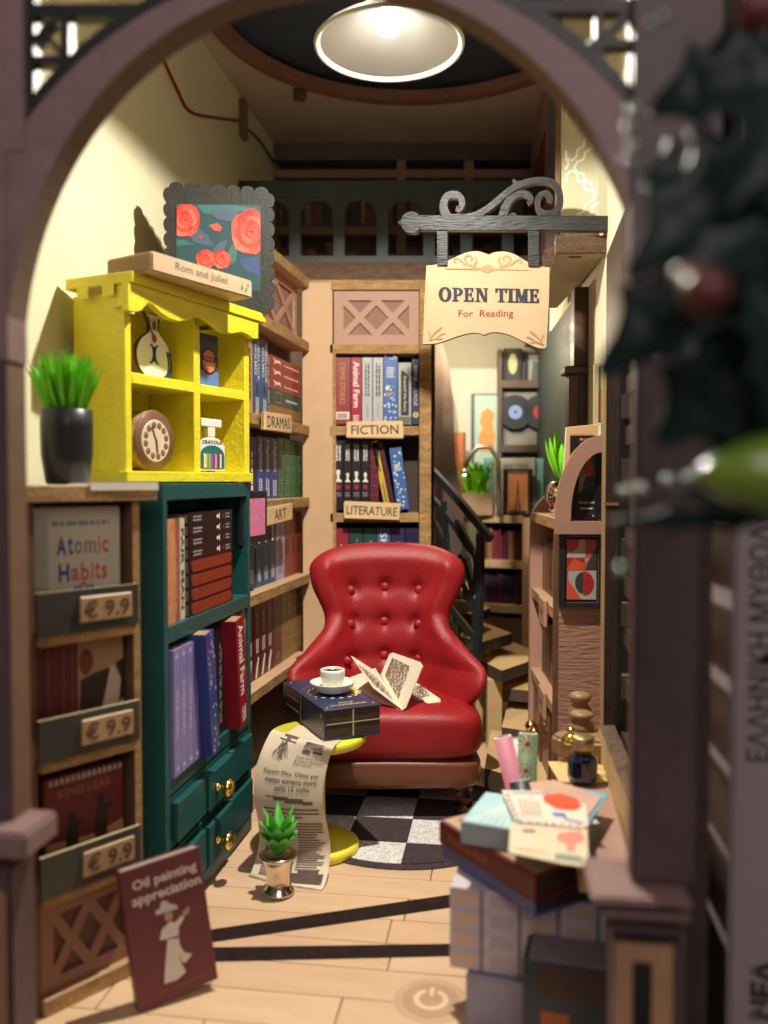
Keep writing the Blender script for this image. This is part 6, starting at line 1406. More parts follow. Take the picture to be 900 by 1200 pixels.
# books on its shelves, spines to the left
for (z_, n_, hh, base) in ((6.301, 12, 1.9, 6.3), (3.451, 12, 2.0, 3.4)):
    for i in range(n_):
        x_ = .5 + i * .42; c_ = random.choice(['5c2c24', '3c3028', '6c4030', '7a5a48', '442430'])
        nm = {'5c2c24': 'red brown', '3c3028': 'dark olive', '6c4030': 'brown', '7a5a48': 'dull tan', '442430': 'plum'}[c_]
        book(RB, x_, x_ + .40, .22, .6, z_, z_ + hh - random.uniform(0, .25), c_, '%s book, %s from far end, %s shelf of the right bookcase' % (nm, ordn[i], 'upper' if z_ > 5 else 'lower'), group='books in the right bookcase', deco=d_lines(gld, .2, .8, .3, 1) if i % 2 else None)
# near end panel facing the viewer
NE = Fr(P(655, 700, 23.95).xy, P(706, 700, 23.9).xy); ne = thing('end_board', 'pinkish tan ribbed board closing the near end of the right bookcase', 'board', NE)
wavy = M('rippled_pink_paint', (.40, .215, .145), .5, var=.06, vs=1, bump=.9, bs=5, st=(.5, 1, 2.2))
W2 = NE.len; MB().box(0, W2 - .01, 0, .2, 0, NE.px(680, 622)[1]).obj('board', wavy, ne); MB().box(-.12, -.003, .02, .3, 0, NE.px(680, 622)[1]).obj('edge_strip', brown, ne)
def N2(px, py, y=0): return NE.px(px, py, y)
# arch-shaped stand
q0, q1 = N2(651, 626, -.3), N2(706, 510, -.3); MAo = thing('arch_stand', 'pinkish tan quarter arch board in front of the dark framed picture', 'stand', Fr(NE.world(q0[0], -.3, 0).xy, NE.world(q1[0], -.3, 0).xy, q0[1]))
W3, H3 = q1[0] - q0[0], q1[1] - q0[1]
mb = MB(); n = 14; V = []
for k in range(n + 1):
    t_ = PI / 2 * k / n; o1 = (W3 - W3 * math.cos(t_), .55 + (H3 - .55) * math.sin(t_)); i1 = (W3 - (W3 - .42) * math.cos(t_), .50 + (H3 - .55 - .42) * math.sin(t_)); V.append([mb.v((o1[0], 0, o1[1])), mb.v((i1[0], 0, i1[1])), mb.v((o1[0], .16, o1[1])), mb.v((i1[0], .16, i1[1]))])
for a, b in zip(V, V[1:]): mb.face([a[0], a[1], b[1], b[0]]); mb.face([a[2], b[2], b[3], a[3]]); mb.face([a[0], b[0], b[2], a[2]], 1); mb.face([a[1], a[3], b[3], b[1]], 1)
mb.obj('arch', [pink, edge], MAo); MB().box(0, W3, 0, .16, 0, .36).obj('base', pink, MAo); MB().box(0, .42, 0.001, .159, .361, .56).obj('arch_foot', pink, MAo)
# dark framed picture behind it
t, w_, h_, yy = frame_pic(NE, (668, 612), (708, 507), -.02, black, paint('b89a80'), 'dark_picture', 'black framed picture of figures behind the quarter arch board', b=.24)
MB().prism([(w_ * .2, .2), (w_ * .8, .2), (w_ * .8, h_ * .34), (w_ * .5, h_ * .42), (w_ * .2, h_ * .3)], yy - .02, yy - .005).obj('coat_print', paint('26221f'), t)
MB().prism([(w_ * .35, h_ * .35), (w_ * .75, h_ * .35), (w_ * .72, h_ * .5), (w_ * .5, h_ * .56)], yy - .03, yy - .021).obj('hair_print', paint('3c4454'), t)
mb = MB(); disc(mb, w_ * .55, h_ * .58, .12, yy - .035, ry=.18, n=12); mb.obj('face_print', paint('c85840'), t)
MB().prism([(w_ * .62, h_ * .5), (w_ * .85, h_ * .4), (w_ * .85, h_ * .92), (w_ * .62, h_ * .95)], yy - .018, yy - .003).obj('tree_print', paint('6c6048'), t)
text('Songbook', w_ * .5, h_ * .22, w_ * .5, .1, yy - .03, whitep, t); mb = MB(); lines(mb, w_ * .3, w_ * .7, h_ * .14, h_ * .17, 1, yy - .03); mb.obj('small_print', whitep, t, recalc=False)
# orange book
q0, q1, q2 = N2(657, 601, .25), N2(694, 601, .25), N2(694, 497, .25)
f = Fr(NE.world(q0[0], .25, 0).xy, NE.world(q1[0], .25, 0).xy, 8.96); t = thing('orange_book', 'thin cream and orange book leaning behind the dark framed picture on the right', 'book', f); w_, h_ = f.len, q2[1] - 8.96
shr = lambda p: (p[0] + p[1] * .055, p[1])
MB().prism([shr(p) for p in [(0, 0), (w_, 0), (w_, h_), (0, h_ - .08)]], 0, .16, 0, side=1).obj('cover', [M('peach_cover', (.72, .47, .24), .5, var=.04), whitep], t, bevel=.01)
MB().prism([shr(p) for p in [(0.01, .02), (w_ - .02, .02), (w_ - .02, 1.0), (0.01, 1.15)]], -.010, -.002).obj('orange_print', M('orange_print_fade', 'd85020', .5, var=.05), t)
text('D', .28, .66, .22, .34, -.016, whitep, t); text('YOUR JOURNEY BEGINS', w_ * .5 + .12, h_ - .32, w_ * .75, .07, -.01, paint('b84830'), t, bold=.02); text('TALES', w_ * .45 + .12, h_ - .45, w_ * .5, .08, -.01, paint('902020'), t, bold=.03)
# red geometric picture
t, w_, h_, yy = frame_pic(NE, (655, 713), (709, 622), -.16, M('near_black_frame', (.016, .016, .017), .5, bump=.3), paint('c0a898'), 'geometric_picture', 'red grey and black geometric print in a black frame under the quarter arch board', b=.17)
gw, gh, gx0, gz0 = w_ - .44, h_ - .50, .22, .25
def gp_(pts, c_, k): MB().prism([(gx0 + a * gw, gz0 + b * gh) for a, b in pts], yy - .008 - k * .004, yy - .003 - k * .004).obj('shape_print', paint(c_), t)
MB().box(.17, w_ - .17, yy - .003, yy + .02, .17, h_ - .17).obj('mount', MATS['near_black_frame'], t)
gp_([(0, 0), (1, 0), (1, 1), (0, 1)], 'b85848', 0); gp_([(0, .70), (.62, .70), (.62, 1), (0, 1)], 'b8b0a4', 1); gp_([(.0, .80), (.2, .80), (.38, .88), (.42, 1), (0, 1)], 'c8403c', 2); gp_([(0, .49), (.6, .49), (.6, .69), (0, .69)], 'a82c30', 1); gp_([(0, .49), (.6, .49), (.6, .60), (.25, .69), (0, .52)], 'd85838', 2)
gp_([(.62, .49), (.85, .75), (1, .85), (1, .49)], '3a3c3a', 1); gp_([(.62, .60), (.76, .68), (.62, .68)], 'b8b0a4', 2); gp_([(0.05, .0), (1, 0), (1, .48), (.05, .48)], 'b0aca0', 1); gp_([(0, 0), (.5, 0), (.0, .35)], 'd85838', 2); gp_([(.5, 0), (.5, .12), (.7, .0)], 'b0aca0', 3)
gp_(arc(.56, .28, .28, .18, 90, 270, 12), '3a3c3a', 3); gp_(arc(.56, .27, .36, .20, -90, 90, 12), 'b02830', 3)
# plant in mirror ball
q = P(661, 577, 26.5); f = FrAt(q.x, q.y, 0, 8.96); mp_ = thing('mirror_pot_plant', 'green spiky leaves in a mirror polished ball pot on the right bookcase', 'plant', f)
MB().lathe([(.0, 0), (.2, .01), (.44, .16), (.58, .42), (.60, .62), (.55, .86), (.42, 1.04), (.34, 1.08), (.34, 1.04), (.0, 1.0)], seg=32).obj('pot', silver, mp_)
for k in range(12):
    a = k * 2 * PI / 12; leaf(mp_, (.12 * math.cos(a), .12 * math.sin(a), 1.02), a, .62 if k % 2 else .3, random.uniform(1.1, 1.75), .20, leafg, curl=-.1)
# brown pillar and dim things above the plant, against the right wall
q = P(690, 400, 27.0); f = FrAt(q.x, q.y); brown = M('pillar_brown', (.075, .036, .02), .5, var=.25)
pi_ = thing('brown_pillar', 'turned dark brown post standing above the right bookcase near the wall', 'post', f)
z0_, z1_ = P(690, 500, 27).z, P(690, 360, 27).z; zb_ = P(690, 430, 27).z
MB().box(-.65, .25, -.2, .4, z0_, zb_ - .25).obj('lower_post', brown, pi_, bevel=.04); MB().box(-.35, -.15, -.28, -.2, z0_, zb_ - .26).obj('fluting', dbrown, pi_); MB().box(-.8, .35, -.3, .5, zb_ - .249, zb_).obj('collar', brown, pi_, bevel=.05); MB().box(-.5, .3, -.2, .4, zb_ + .001, z1_ + .6).obj('upper_post', brown, pi_, bevel=.04)
t, w_, h_, yy = frame_pic(NE, (696, 500), (711, 424), .35, M('pale_gilt_frame', (.50, .40, .22), .5), paint('8aa4a0'), 'narrow_picture', 'narrow pale picture with gilt edge beside the brown post on the right', b=.12)
MB().prism([(w_ * .35, .15), (w_ * .7, .15), (w_ * .6, h_ * .6), (w_ * .4, h_ * .5)], yy - .02, yy - .01).obj('figure_print', paint('8a5a40'), t)
tag(MB().box(0, 8.0, 0, .2, 12.5, 16.2).obj('hidden_panel', M('slate_green_panel', (.05, .06, .05), .6), None, Fr((4.2, 33.2), (6.9, 33.0))), 'dim green panel under the loft right of the open time board', 'panel') if False else None

# ================================================================== DESK ON THE RIGHT
ZD = 3.45
dk_ = thing('desk', 'pinkish brown desk with pale front edge against the right wall', 'desk', FrAt(0, 0))
pt4 = [G(650, 915, ZD), G(712, 915, ZD), G(742, 1022, ZD), G(680, 1022, ZD)]
MB().slab([(p.x, p.y) for p in pt4], ZD - .35, ZD, 0, side=1).obj('top', [M('desk_top', (.37, .225, .165), .5, var=.08), M('desk_edge', (.60, .42, .20), .6, var=.15)], dk_)
MB().slab([(pt4[3].x + .1, pt4[3].y + .1), (pt4[2].x - .1, pt4[2].y + .1), (pt4[1].x - .1, pt4[1].y - .2), (pt4[0].x + .15, pt4[0].y - .2)][2:] + [(pt4[0].x + .3, pt4[0].y - 1.2), (pt4[1].x - .1, pt4[1].y - 1.2)], 0, ZD - .351).obj('body', brown, dk_)
MB().slab([(G(672, 1008, ZD).x, G(672, 1008, ZD).y), (G(735, 1008, ZD).x, G(735, 1008, ZD).y), (G(738, 1020, ZD).x, G(738, 1020, ZD).y), (G(676, 1020, ZD).x, G(676, 1020, ZD).y)], ZD + .003, ZD + .02).obj('pale_strip', M('desk_pale', (.66, .47, .22), .5), dk_)
lipa, lipb = P(702, 850, 19.6), P(738, 945, 15.6)
mb = MB(); mb.xf = None
def bar3(mb, A3, B3, w_, h_, m=0, top=None):
    A3, B3 = Vector(A3), Vector(B3); s_ = Vector((1, 0, 0)) * w_; u_ = Vector((0, 0, 1)) * h_; v = [mb.v(p + a + b) for p in (A3, B3) for a in (Vector((0, 0, 0)), s_) for b in (-u_, Vector((0, 0, 0)))]
    mb.face([v[0], v[2], v[3], v[1]], m); mb.face([v[4], v[5], v[7], v[6]], m); mb.face([v[1], v[3], v[7], v[5]], m if top is None else top); mb.face([v[0], v[4], v[6], v[2]], m); mb.face([v[0], v[1], v[5], v[4]], 2); mb.face([v[2], v[6], v[7], v[3]], m)
bar3(mb, (lipa.x, lipa.y, lipa.z), (lipb.x, lipb.y, lipb.z), .36, 1.3); mb.obj('back_board', [dedge, dedge, MATS['desk_edge']], dk_)
# tray holding the ink bottle, wooden stamp, gold knob
q = G(688, 915, ZD); tf = FrAt(q.x, q.y + .35, 0, ZD); tr_ = thing('pen_tray', 'round edged tan wooden tray holding the ink bottle on the desk', 'tray', tf)
tw = M('tray_wood', (.29, .165, .08), .45, var=.15, st=(1, 1, .4)); ty = M('tray_pale', (.68, .50, .22), .5)
MB().box(-.65, .75, -.55, .8, .001, .06).obj('base', ty, tr_, bevel=.02); 
mb = MB(); mb.lathe([(.34, .061), (.36, .16), (.42, .16), (.46, .061)], (.1, 0, 0), 30, caps=False); mb.obj('ring', ty, tr_)
q2 = P(676, 880, 19.9); hx, hy = q2.x - tf.a.x, q2.y - tf.a.y
cl_ = MB(); cl_.slab([(hx - .55, hy - .25), (hx - .2, hy - .45), (hx + .55, hy - .7), (hx + 1.0, hy - .4), (hx + .9, hy + .3), (hx - .3, hy + .4), (hx - .6, hy + .1)], .15, 0.62); cl_.obj('holder', tw, tr_, bevel=.08, seg=3); MB().box(hx - .3, hx + .3, hy - .1, hy + .2, .061, .149).obj('holder_foot', tw, tr_)
q3 = G(688, 922, ZD + .06); f = FrAt(q3.x, q3.y + .4, 0, ZD + .062); ib = thing('ink_bottle', 'faceted midnight blue ink bottle with a brass cap on the wooden tray', 'bottle', f)
MB().lathe([(.0, 0), (.27, 0), (.31, .05), (.33, .12), (.33, .46), (.30, .54), (.20, .60), (0, .60)], seg=10, smooth=False).obj('glass', M('ink_blue_glass', (.004, .008, .030), .05, var=0, coat=1, spec=.7), ib)
MB().lathe([(.19, .601), (.19, .66), (.235, .68), (.245, .95), (.22, .97), (0, .975)], seg=28).obj('cap', M('aged_brass', (.55, .44, .20), .32, metal=.8, var=.2), ib)
for i, (px, py0, py1, Y_, r_) in enumerate(((679, 900, 811, 20.9, .30), (681, 900, 833, 20.3, .33))):
    a, b = P(px, py0, Y_), P(px, py1, Y_); f = FrAt(a.x, a.y, 0, ZD + .4 if False else ZD); hh = b.z - ZD
    t = thing('wooden_stamp', ('taller' if i == 0 else 'shorter') + ' of two turned wooden stamp handles at the back of the desk', 'stamp', f, 'wooden stamps')
    MB().lathe([(0, 0), (r_ * 1.1, 0), (r_ * 1.1, .2), (r_ * .7, .3), (r_ * .62, hh * .35), (r_ * .95, hh * .62), (r_ * .92, hh * .70), (r_ * .55, hh * .80), (r_ * .80, hh * .86), (r_ * .95, hh * .93), (r_ * .6, hh * .99), (0, hh)], seg=24).obj('handle', tw, t)
q = P(669, 872, 19.2); kf = FrAt(q.x, q.y, 0, ZD + .63); kn = thing('brass_bell', 'small brass domed knob on the wooden holder by the ink bottle', 'bell', kf)
MB().lathe([(0, 0), (.19, 0), (.22, .05), (.19, .13), (.09, .20), (.06, .23), (.09, .27), (.09, .32), (.05, .36), (0, .37)], seg=24).obj('dome', gold, kn)
q = P(674, 880, 18.6)
tag(MB().ball((0, 0, .12), .12).obj('brass_bead', gold, None, FrAt(q.x, q.y, 0, q.z - .1)), 'small brass bead between the domed knob and ink bottle', 'bead')

# rolled papers behind the pile
def roll(p0, p1, Y_, r_, mat, label, inner=whitep, name='paper_roll'):
    a, b = P(*p0, Y_), P(*p1, Y_ + .2); f = FrAt(a.x, a.y, 0, 0); t = thing(name, label, 'paper roll', f); d = b - a; aa = a - d * (a.z / d.z) if abs(d.z) > .1 else a
    mb = MB(); L_ = [(Vector((aa.x - f.a.x, aa.y - f.a.y, max(0.06, aa.z)))), Vector((b.x - f.a.x, b.y - f.a.y, b.z))]; mb.tube(L_, r_, seg=24); mb.obj('outer_sheet', mat, t); dd = (L_[1] - L_[0]).normalized()
    mb = MB(); mb.tube([L_[1], L_[1] + dd * .02], [r_ * .92, r_ * .9], seg=24); mb.obj('rim', inner, t); mb = MB(); mb.tube([L_[1] + dd * .021, L_[1] + dd * .03], [r_ * .7, r_ * .68], seg=20); mb.obj('hollow_shade', M('roll_shadow_paper', (.20, .17, .15), .8), t); return t, f, L_  # dark disc on the roll end; the hollow's shade is put into its colour
roll((605, 930), (589, 864), 18.6, .21, M('rose_pink_paper', (.62, .22, .30), .55, var=.08), 'pink paper roll leaning left behind the letters', whitep)
roll((612, 930), (602, 866), 18.9, .17, whitep, 'white paper roll between the pink and the green one')
t, f, L_ = roll((617, 930), (619, 860), 18.7, .22, M('sage_green_paper', (.16, .24, .12), .6, var=.08), 'green paper roll printed with white daisies', whitep)
roll((615, 945), (610, 916), 17.6, .24, M('charcoal_roll', (.03, .034, .04), .4), 'dark short paper roll with white inside beside the letters', whitep)
for (px, py, s_) in ((618, 872, .22), (616, 903, .18)):
    c_ = P(px, py, 18.7 - .24); cx_, cz_ = c_.x - f.a.x, c_.z
    for k in range(9):
        an = k * 2 * PI / 9; mb = MB(); pts = []
        for a2, r2 in ((-.22, .45), (-.16, .9), (0, 1.05), (.16, .9), (.22, .45), (0, .2)): pts.append((cx_ + s_ * r2 * math.cos(an + a2), cz_ + s_ * r2 * math.sin(an + a2)))
        V = [mb.v((x, c_.y - f.a.y + .225 - math.sqrt(max(0, .0506 - (x - cx_) ** 2)) - .012, z)) for x, z in pts]; mb.face(V); mb.obj('petal_print', whitep, t, recalc=False)
    mb = MB(); disc(mb, cx_, cz_, s_ * .28, c_.y - f.a.y - .02, n=12); mb.obj('daisy_centre', paint('c86830'), t, recalc=False)

# ================================================================== PILE OF BOOKS AT THE FRONT RIGHT
def bx(px, py, z, rz, lx, ly, h, name, label, mats_cover, pagem=None, spine_front=True, group=None, t_=.05):
    """a lying book whose near left bottom corner sits at the point seen at (px,py) on height z"""
    g = G(px, py, z); f = FrAt(g.x, g.y, rz, z); t = thing(name, label, 'book', f, group)
    MB().box(0, lx, 0, ly, 0, t_).obj('cover', mats_cover, t, bevel=.01); MB().box(0, lx, 0, ly, h - t_, h).obj('cover', mats_cover, t, bevel=.01); MB().box(0, lx, 0, t_, t_ + .001, h - t_ - .001).obj('spine', mats_cover, t)
    MB().box(.06, lx - .06, t_ + .001, ly - .06, t_ + .002, h - t_ - .002).obj('page_block', pagem or dpages, t); return t, f
# plaid spines: four books in one block
rzp = -.30
pl_blue = M('lilac_plaid', (.56, .52, .58), .5, var=.10, vs=.5, col2=(.56, .48, .46))
zz = 1.15
for i in range(4):
    t, f = bx(527, 1133, 1.15, -.27, 2.75, 2.2, .37, 'plaid_book', ('lowest', 'second lowest', 'third lowest', 'topmost')[i] + ' of four plaid books in the pile at the front right', pl_blue, group='plaid books in the pile')
    t.location.z = zz * S; zz += .375
    for k, c_ in enumerate(('d0b298', 'b0a4aa', 'd0b4a0', 'c0a8a0')):
        MB().box(.05 + k * .68, .05 + k * .68 + .44, -.008 - .001 * k, -.002, .08, .29).obj('plaid_square', paint(c_), t)
    for k in range(4): MB().box(.54 + k * .68, .62 + k * .68, -.012, -.009, .0, .37).obj('plaid_stripe', paint('8a7c88'), t)
zt4 = zz
t, f = bx(518, 1004, zt4, -1.04, 2.75, 1.55, .32, 'blue_violet_book', 'blue violet book in the pile directly under the dark red one', M('blue_violet_cover', (.10, .10, .26), .45, var=.1))
t, f = bx(515, 988, zt4 + .325, -1.02, 2.75, 1.6, .45, 'red_book', 'dark red book with a tan cover lettered R in the front right pile', M('ox_red_cover', (.14, .016, .018), .4, var=.1))
f5 = f; zt5 = zt4 + .775
MB().box(.05, 2.7, .06, 1.55, .451, .462).obj('cover_print', M('cream_tan_cover_print', (.50, .37, .25), .5, col2=(.30, .20, .13), vs=.35), t)
mb = MB(); mb.xf = Matrix.Translation((.36, .5, .47)) @ Matrix.Rotation(-PI / 2, 4, 'X') ; text_mb(mb, 'R', 0, 0, .34, .42, 0, bold=.03); mb.obj('lettering', paint('8c1c20'), t, recalc=False)
text('Roald & Wolf', .9, .22, 1.2, .16, -.006, paint('b06048'), t, bold=.01)
mb = MB(); mb.xf = Matrix.Translation((1.5, .8, .464)); mb.lathe([(0, .002), (.55, .002), (.55, 0)], seg=30, smooth=False, caps=False); mb.obj('round_print', paint('d8c4a0'), t)
t, f = bx(540, 988, zt5 + .013, -.40, 2.2, 1.6, .40, 'aqua_book', 'pale aqua book with line pattern on top of the front right pile', M('aqua_grey_cover', (.34, .40, .42), .45, var=.08), M('pale_pages', (.5, .45, .4), .7))
MB().box(.02, 2.18, .02, 1.58, .401, .410).obj('cover_print', M('aqua_print', (.30, .52, .56), .5, col2=(.36, .58, .62), vs=1), t)
mb = MB()
for k in range(9): mb.face([mb.v(p) for p in ((.1 + k * .14, .06, .412), (.125 + k * .14, .06, .412), (.6 + k * .02, 1.2, .412), (.58 + k * .02, 1.2, .412))])
for k in range(16): a = .3 + k * .18; mb.face([mb.v((1.7 + r * math.cos(a + d), .7 + r * math.sin(a + d) * .8, .4135)) for d in (0, .2) for r in ((.55, .66) if d == 0 else (.66, .55))])
mb.obj('line_print', whitep, t, recalc=False); text('CAT AND SKY', 1.4, .20, 1.2, .14, -.006, paint('8a8486'), t)
zt6 = zt5 + .43
# envelopes and cards
def card(pts, z, mat, name, label, cat='envelope', th=.02):
    pp_ = [G(px, py, z) for px, py in pts]; c_ = sum((Vector((p.x, p.y)) for p in pp_), Vector((0, 0))) / len(pp_); f = FrAt(c_.x, c_.y, 0, z); t = thing(name, label, cat, f)
    mb = MB(); mb.slab([(p.x - c_.x, p.y - c_.y) for p in pp_], 0, th); mb.obj('paper', mat, t)
    def sub(nm, m, pxs, dz=.006, k=0):
        mb = MB(); mb.face([mb.v((G(px, py, z + th).x - c_.x, G(px, py, z + th).y - c_.y, th + dz + k * .002)) for px, py in pxs]); return mb.obj(nm, m, t, recalc=False)
    return t, sub
card([(644, 918), (712, 932), (690, 966), (640, 960)], zt6 + .03, paint('6cacc8'), 'blue_card', 'pale blue card sticking out behind the letters on the desk', 'card')
card([(620, 918), (650, 915), (705, 935), (688, 960), (630, 950)], zt6 + .06, M('salmon_paper', (.55, .34, .25), .6), 'salmon_card', 'salmon paper behind the airmail letter on the pile', 'card')
cpap = M('cream_paper', (.70, .56, .40), .65, var=.05)
t, sub = card([(598, 965), (688, 968), (690, 1017), (662, 1014), (596, 1000)], zt6 + .09, cpap, 'stamped_card', 'cream card with red tree and green stamp, front of the letters', 'card')
rt = paint('d8887a'); sub('tree_print', rt, [(655, 976), (680, 974), (686, 984), (674, 990), (674, 998), (664, 998), (664, 990), (652, 984)]); sub('stamp_print', paint('7a9078'), [(650, 1000), (682, 1004), (682, 1011), (650, 1007)]); sub('small_print', paint('a89078'), [(604, 993), (640, 999), (640, 1000.5), (604, 994.5)]); sub('mark_print', paint('5c5464'), [(612, 972), (628, 973), (627, 976), (612, 975)])
t, sub = card([(588, 927), (632, 928), (686, 944), (690, 968), (682, 972), (604, 964)], zt6 + .12, M('airmail_paper', (.74, .64, .52), .65, var=.04), 'airmail_envelope', 'cream airmail envelope with an orange blot and blue and red border on the pile')
sub('orange_blot', paint('d8502c'), [(636, 932), (656, 930), (676, 936), (682, 946), (672, 950), (652, 948), (638, 940)]); sub('blue_scrawl', paint('6474b8'), [(646, 952), (662, 953), (664, 958), (650, 957)]); sub('blue_scrawl', paint('6474b8'), [(660, 958), (684, 964), (684, 966), (662, 961)])
for k in range(5): sub('written_line', paint('a0968c'), [(608 + k * 5, 937 + k * .5), (610 + k * 5, 937 + k * .5), (615 + k * 5, 957), (612.5 + k * 5, 957)])
for k in range(6): c_ = paint('6478b0') if k % 2 else paint('c85c50'); sub('border_dash', c_, [(592 + k * 2.4, 931 + k * 5.6), (596 + k * 2.4, 931 + k * 5.6), (597.5 + k * 2.4, 934 + k * 5.6), (594 + k * 2.4, 934 + k * 5.6)])
for k in range(8): c_ = paint('c85c50') if k % 2 else paint('6478b0'); sub('border_dash', c_, [(608 + k * 9.5, 961.5 + k * .7), (613 + k * 9.5, 962 + k * .7), (614 + k * 9.5, 964 + k * .7), (609 + k * 9.5, 963.5 + k * .7)]); sub('border_dash', paint('6478b0') if k % 2 else c_, [(600 + k * 5.5, 928.5), (604 + k * 5.5, 928.5 + k * .1), (605 + k * 5.5, 930 + k * .1), (601 + k * 5.5, 930 + k * .1)], k=1)
# books under the plaid block
g = G(560, 1196, 0); t, f = bx(546, 1212, 0.0, -.35, 1.05, 2.4, 1.13, 'standing_lilac_book', 'lilac grey book holding up the plaid books in the pile', M('lilac_grey_cover', (.24, .24, .36), .45, col2=(.30, .29, .34), vs=.6), t_=.06)
f = Fr(P(612, 1150, 14.1).xy, P(716, 1150, 13.7).xy, 0); t = thing('painting_book', 'dark book with an orange and teal painted cover nearest in the front right pile', 'book', f)
q0, q1 = f.px(612, 1125), f.px(716, 1112)
MB().box(0, f.len, 0, 1.6, 0, q0[1]).obj('cover', M('slate_teal_cover', (.030, .045, .060), .4, var=.3, vs=.8), t, bevel=.02); MB().box(.1, f.len - .02, .05, 1.55, q0[1] + .003, q0[1] + .05).obj('page_top', M('grey_violet_pages', (.24, .20, .22), .6), t)
MB().box(.25, f.len, -.012, -.003, q0[1] - .55, q0[1] - .04).obj('title_band', M('dark_brown_band', (.06, .028, .022), .4), t)
MB().prism([(.3, .6), (.65, .55), (.80, 1.15), (.32, 1.15)], -.014, -.004).obj('orange_print', paint('a85c34'), t); MB().prism([(1.1, .3), (1.4, .3), (1.4, .9), (1.0, .8)], -.014, -.004).obj('orange_print', paint('8a4a34'), t)

# ================================================================== BIG BOOK OUTSIDE, RIGHT
big = Fr((5.06, 12.3), (10.6, 11.6), -3.0); bo = thing('large_book', 'large mauve grey book with Greek title standing right of the model', 'book', big)
gm = M('mauve_grey_cloth', (.30, .245, .25), .55, var=.05, vs=.6, bump=.2, bs=40)
MB().box(0, big.len, 0, .15, 0, 21).obj('spine', gm, bo, bevel=.05, seg=2)
mb = MB(); mb.slab([(0.003, .151), (.14, .151), (.14 + .35, 6.5), (.35, 6.5)], 0, 21); mb.obj('cover', gm, bo)
MB().slab([(.16, .16), (5, .16), (5, 6.0), (.45, 6.0)], .1, 20.9).obj('page_block', whitep, bo)
q0, q1 = big.px(877, 890), big.px(877, 640); cz_ = (q0[1] + q1[1]) / 2
def vtext(s, pxc, py0, py1, hpx, bold, nm='title'):
    a, b = big.px(pxc, py0), big.px(pxc, py1); text(s, a[0], (a[1] + b[1]) / 2, abs(b[1] - a[1]), hpx * .0125, -.006, M('black_title', (.012, .010, .010), .5, var=0), bo, rot=PI / 2, bold=bold, name=nm)
vtext('ΕΛΛΗΝΙΚΗ ΜΥΘΟΛΟΓΙΑ', 888, 892, 545, 26, .01); vtext('ΤΑ ΝΕΑ', 892, 1250, 1125, 28, .05)
# dark surround: shelf the model stands on and the furniture behind
tag(MB().box(-60, 60, 0, 100, -3.6, -3.02).obj('table_surface', M('dark_tabletop', (.05, .035, .03), .5), None, FrAt(0, -10)), kind='structure')
tag(MB().box(-60, 60, 0, .5, -3.0, 70).obj('background_wall', M('dim_room_wall', (.030, .024, .024), .8), None, FrAt(0, 60)), kind='structure')

# ================================================================== GARLAND IN THE FOREGROUND
def Wd(px, py, Y): return P(px, py, Y)
holly = M('dark_holly_leaf', (.004, .017, .016), .40, var=.5, vs=2, spec=0.24)
def holly_leaf(c0, c1, wd, nrm, label):
    """spiny leaf from point c0 to c1 (px,py,Y)"""
    a, b = Wd(*c0), Wd(*c1); d = (b - a); ln = d.length; d.normalize(); n_ = Vector(nrm).normalized(); s_ = d.cross(n_).normalized(); n_ = s_.cross(d)
    f = FrAt(a.x, a.y, 0, a.z); mb = MB(); N_ = 36; rows = []
    for i in range(N_ + 1):
        t = i / N_; env = math.sin(PI * min(1, t ** .85 * .95 + .04)) ** .85; spk = .58 + .46 * (1 - abs(math.sin(t * PI * 3)) ** .55); w_ = wd * env * spk * (0.05 if i == N_ else 1); c_ = d * (ln * t) + n_ * (math.sin(PI * t) * ln * .10)
        rows.append([mb.v(c_ - s_ * w_ + n_ * w_ * .25), mb.v(c_ - s_ * w_ * .5 + n_ * w_ * .02), mb.v(c_ - n_ * w_ * .12), mb.v(c_ + s_ * w_ * .5 + n_ * w_ * .02), mb.v(c_ + s_ * w_ + n_ * w_ * .25)])
    for r1, r2 in zip(rows, rows[1:]):
        for k in range(4): mb.face([r1[k], r1[k + 1], r2[k + 1], r2[k]], 0, True)
    o = mb.obj('leaf', holly, gar, recalc=False); o.location = (Vector((a.x - GR.a.x, a.y - GR.a.y, a.z - GR.z))) * S
    md = o.modifiers.new('thickness', 'SOLIDIFY'); md.thickness = .0003
    return o
gc = P(850, 350, 7.5); GR = FrAt(gc.x, gc.y, 0, gc.z)
gar = thing('holly_garland', 'blurred dark holly garland hanging in the right foreground', 'garland', GR)
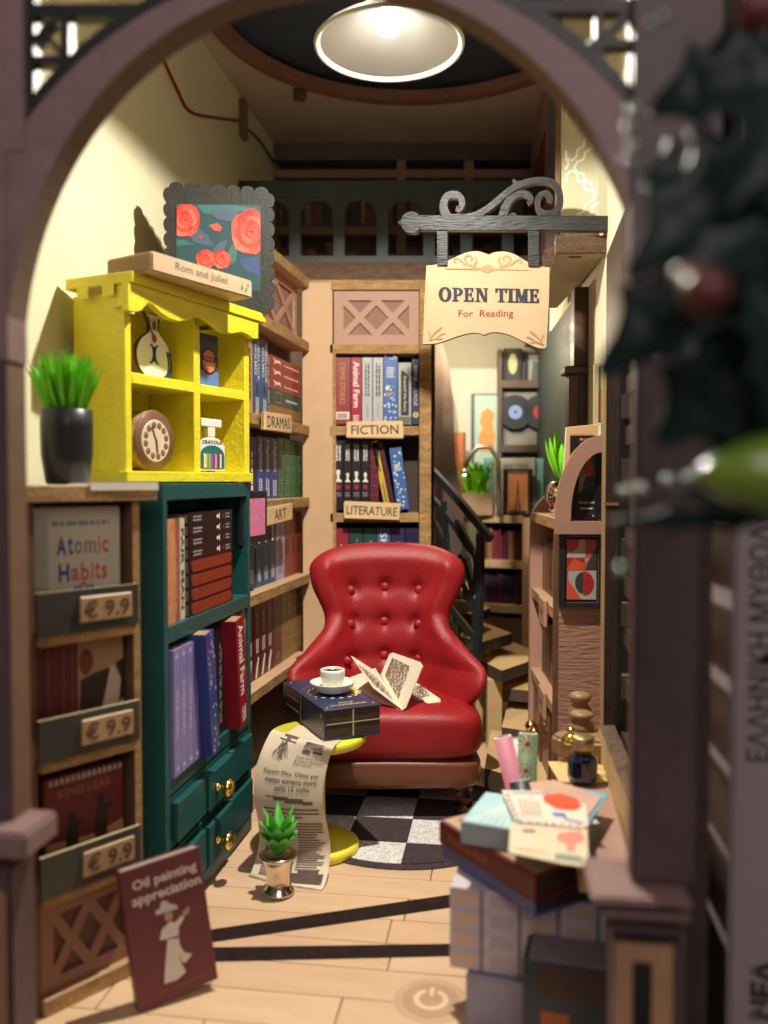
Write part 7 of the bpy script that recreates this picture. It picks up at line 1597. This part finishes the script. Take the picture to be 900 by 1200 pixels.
for c0, c1, wd_, nr in (((905, 300, 7.4), (700, 440, 7.6), .62, (-.2, -1, .5)), ((915, 170, 7.6), (735, 325, 7.5), .55, (-.3, -1, .2)), ((930, 90, 7.8), (760, 130, 8.2), .60, (0, -1, .3)), ((925, 380, 7.2), (770, 520, 7.6), .60, (-.3, -1, .1)),
                        ((940, 600, 7.2), (712, 612, 7.7), .13, (0, -1, 0)), ((930, 560, 7.3), (800, 420, 7.8), .55, (-.2, -1, 0)), ((930, 430, 7.6), (830, 250, 7.2), .6, (0, -1, 0)), ((930, 250, 8.0), (800, 220, 8.0), .6, (0, -1, 0)), ((940, 20, 8), (830, 60, 8.4), .35, (0, -1, 0)), ((940, 480, 8.2), (850, 480, 8.2), .6, (0, -1, 0)), ((905, 120, 7.2), (850, 250, 7.0), .35, (.3, -1, .4)), ((900, 260, 7.0), (760, 380, 7.1), .35, (-.4, -1, .5)), ((880, 330, 7.0), (900, 500, 6.9), .34, (.3, -1, .2)), ((880, 180, 7.9), (745, 215, 8.0), .34, (-.2, -1, .3)), ((940, 600, 7.2), (790, 575, 7.4), .20, (0, -1, 0))):
    holly_leaf(c0, c1, wd_, nr, '')
mb = MB(); mb.tube([Vector(Wd(*p)) - Vector((GR.a.x, GR.a.y, GR.z)) for p in ((935, -40, 8), (915, 120, 7.8), (920, 300, 7.6), (925, 480, 7.5), (935, 640, 7.4))], .10); mb.obj('stem', M('garland_stem', (.02, .03, .02), .6), gar)
def ball_at(px, py, Y, r, mat, nm, label, cat, sc3=(1, 1, 1), grp=None):
    p = P(px, py, Y); return tag(MB().ball((0, 0, 0), r, seg=20, sc3=sc3).obj(nm, mat, None, FrAt(p.x, p.y, 0, p.z)), label, cat, grp)
rb_ = M('red_berry', (.13, .016, .014), .4, coat=.2)
ball_at(826, 342, 6.2, .17, rb_, 'berry', 'large blurred red berry among the dark holly leaves', 'berry'); ball_at(806, 325, 6.4, .12, rb_, 'berry', 'smaller blurred red berry left of the large one', 'berry'); ball_at(884, 14, 7.3, .17, rb_, 'berry', 'blurred red berry at the top right corner', 'berry')
_p = P(812, 556, 6.6)
tag(MB().lathe([(0, 0), (.05, .03), (.12, .12), (.20, .26), (.27, .42), (.31, .60), (.31, .80), (.26, 1.0), (.15, 1.15), (0, 1.2)], seg=28, axis='x').obj('green_ornament', M('green_glass_ornament', (.08, .30, .03), .22, coat=.6, col2=(.30, .40, .02), vs=.8, trans=.35), None, FrAt(_p.x, _p.y, 0, _p.z)), 'blurred bright green glassy bud shaped ornament at the right edge', 'ornament')
bdm = M('silver_bead', (.38, .42, .39), .30, metal=1, var=0)
beads = [(733, 577), (752, 574), (783, 564), (808, 562), (846, 538), (742, 128), (738, 148), (742, 172), (736, 190), (786, 262), (772, 296), (842, 296), (780, 285), (796, 246), (764, 336), (760, 30), (775, 20), (897, 362), (728, 668), (672, 395)]
for i, (px, py) in enumerate(beads):
    o = ball_at(px, py, 7.6, .055 if i != 9 else .06, bdm, 'glitter_bead', 'tiny blurred silver bead glinting on the dark garland at the right', 'bead', grp='silver beads on the garland')
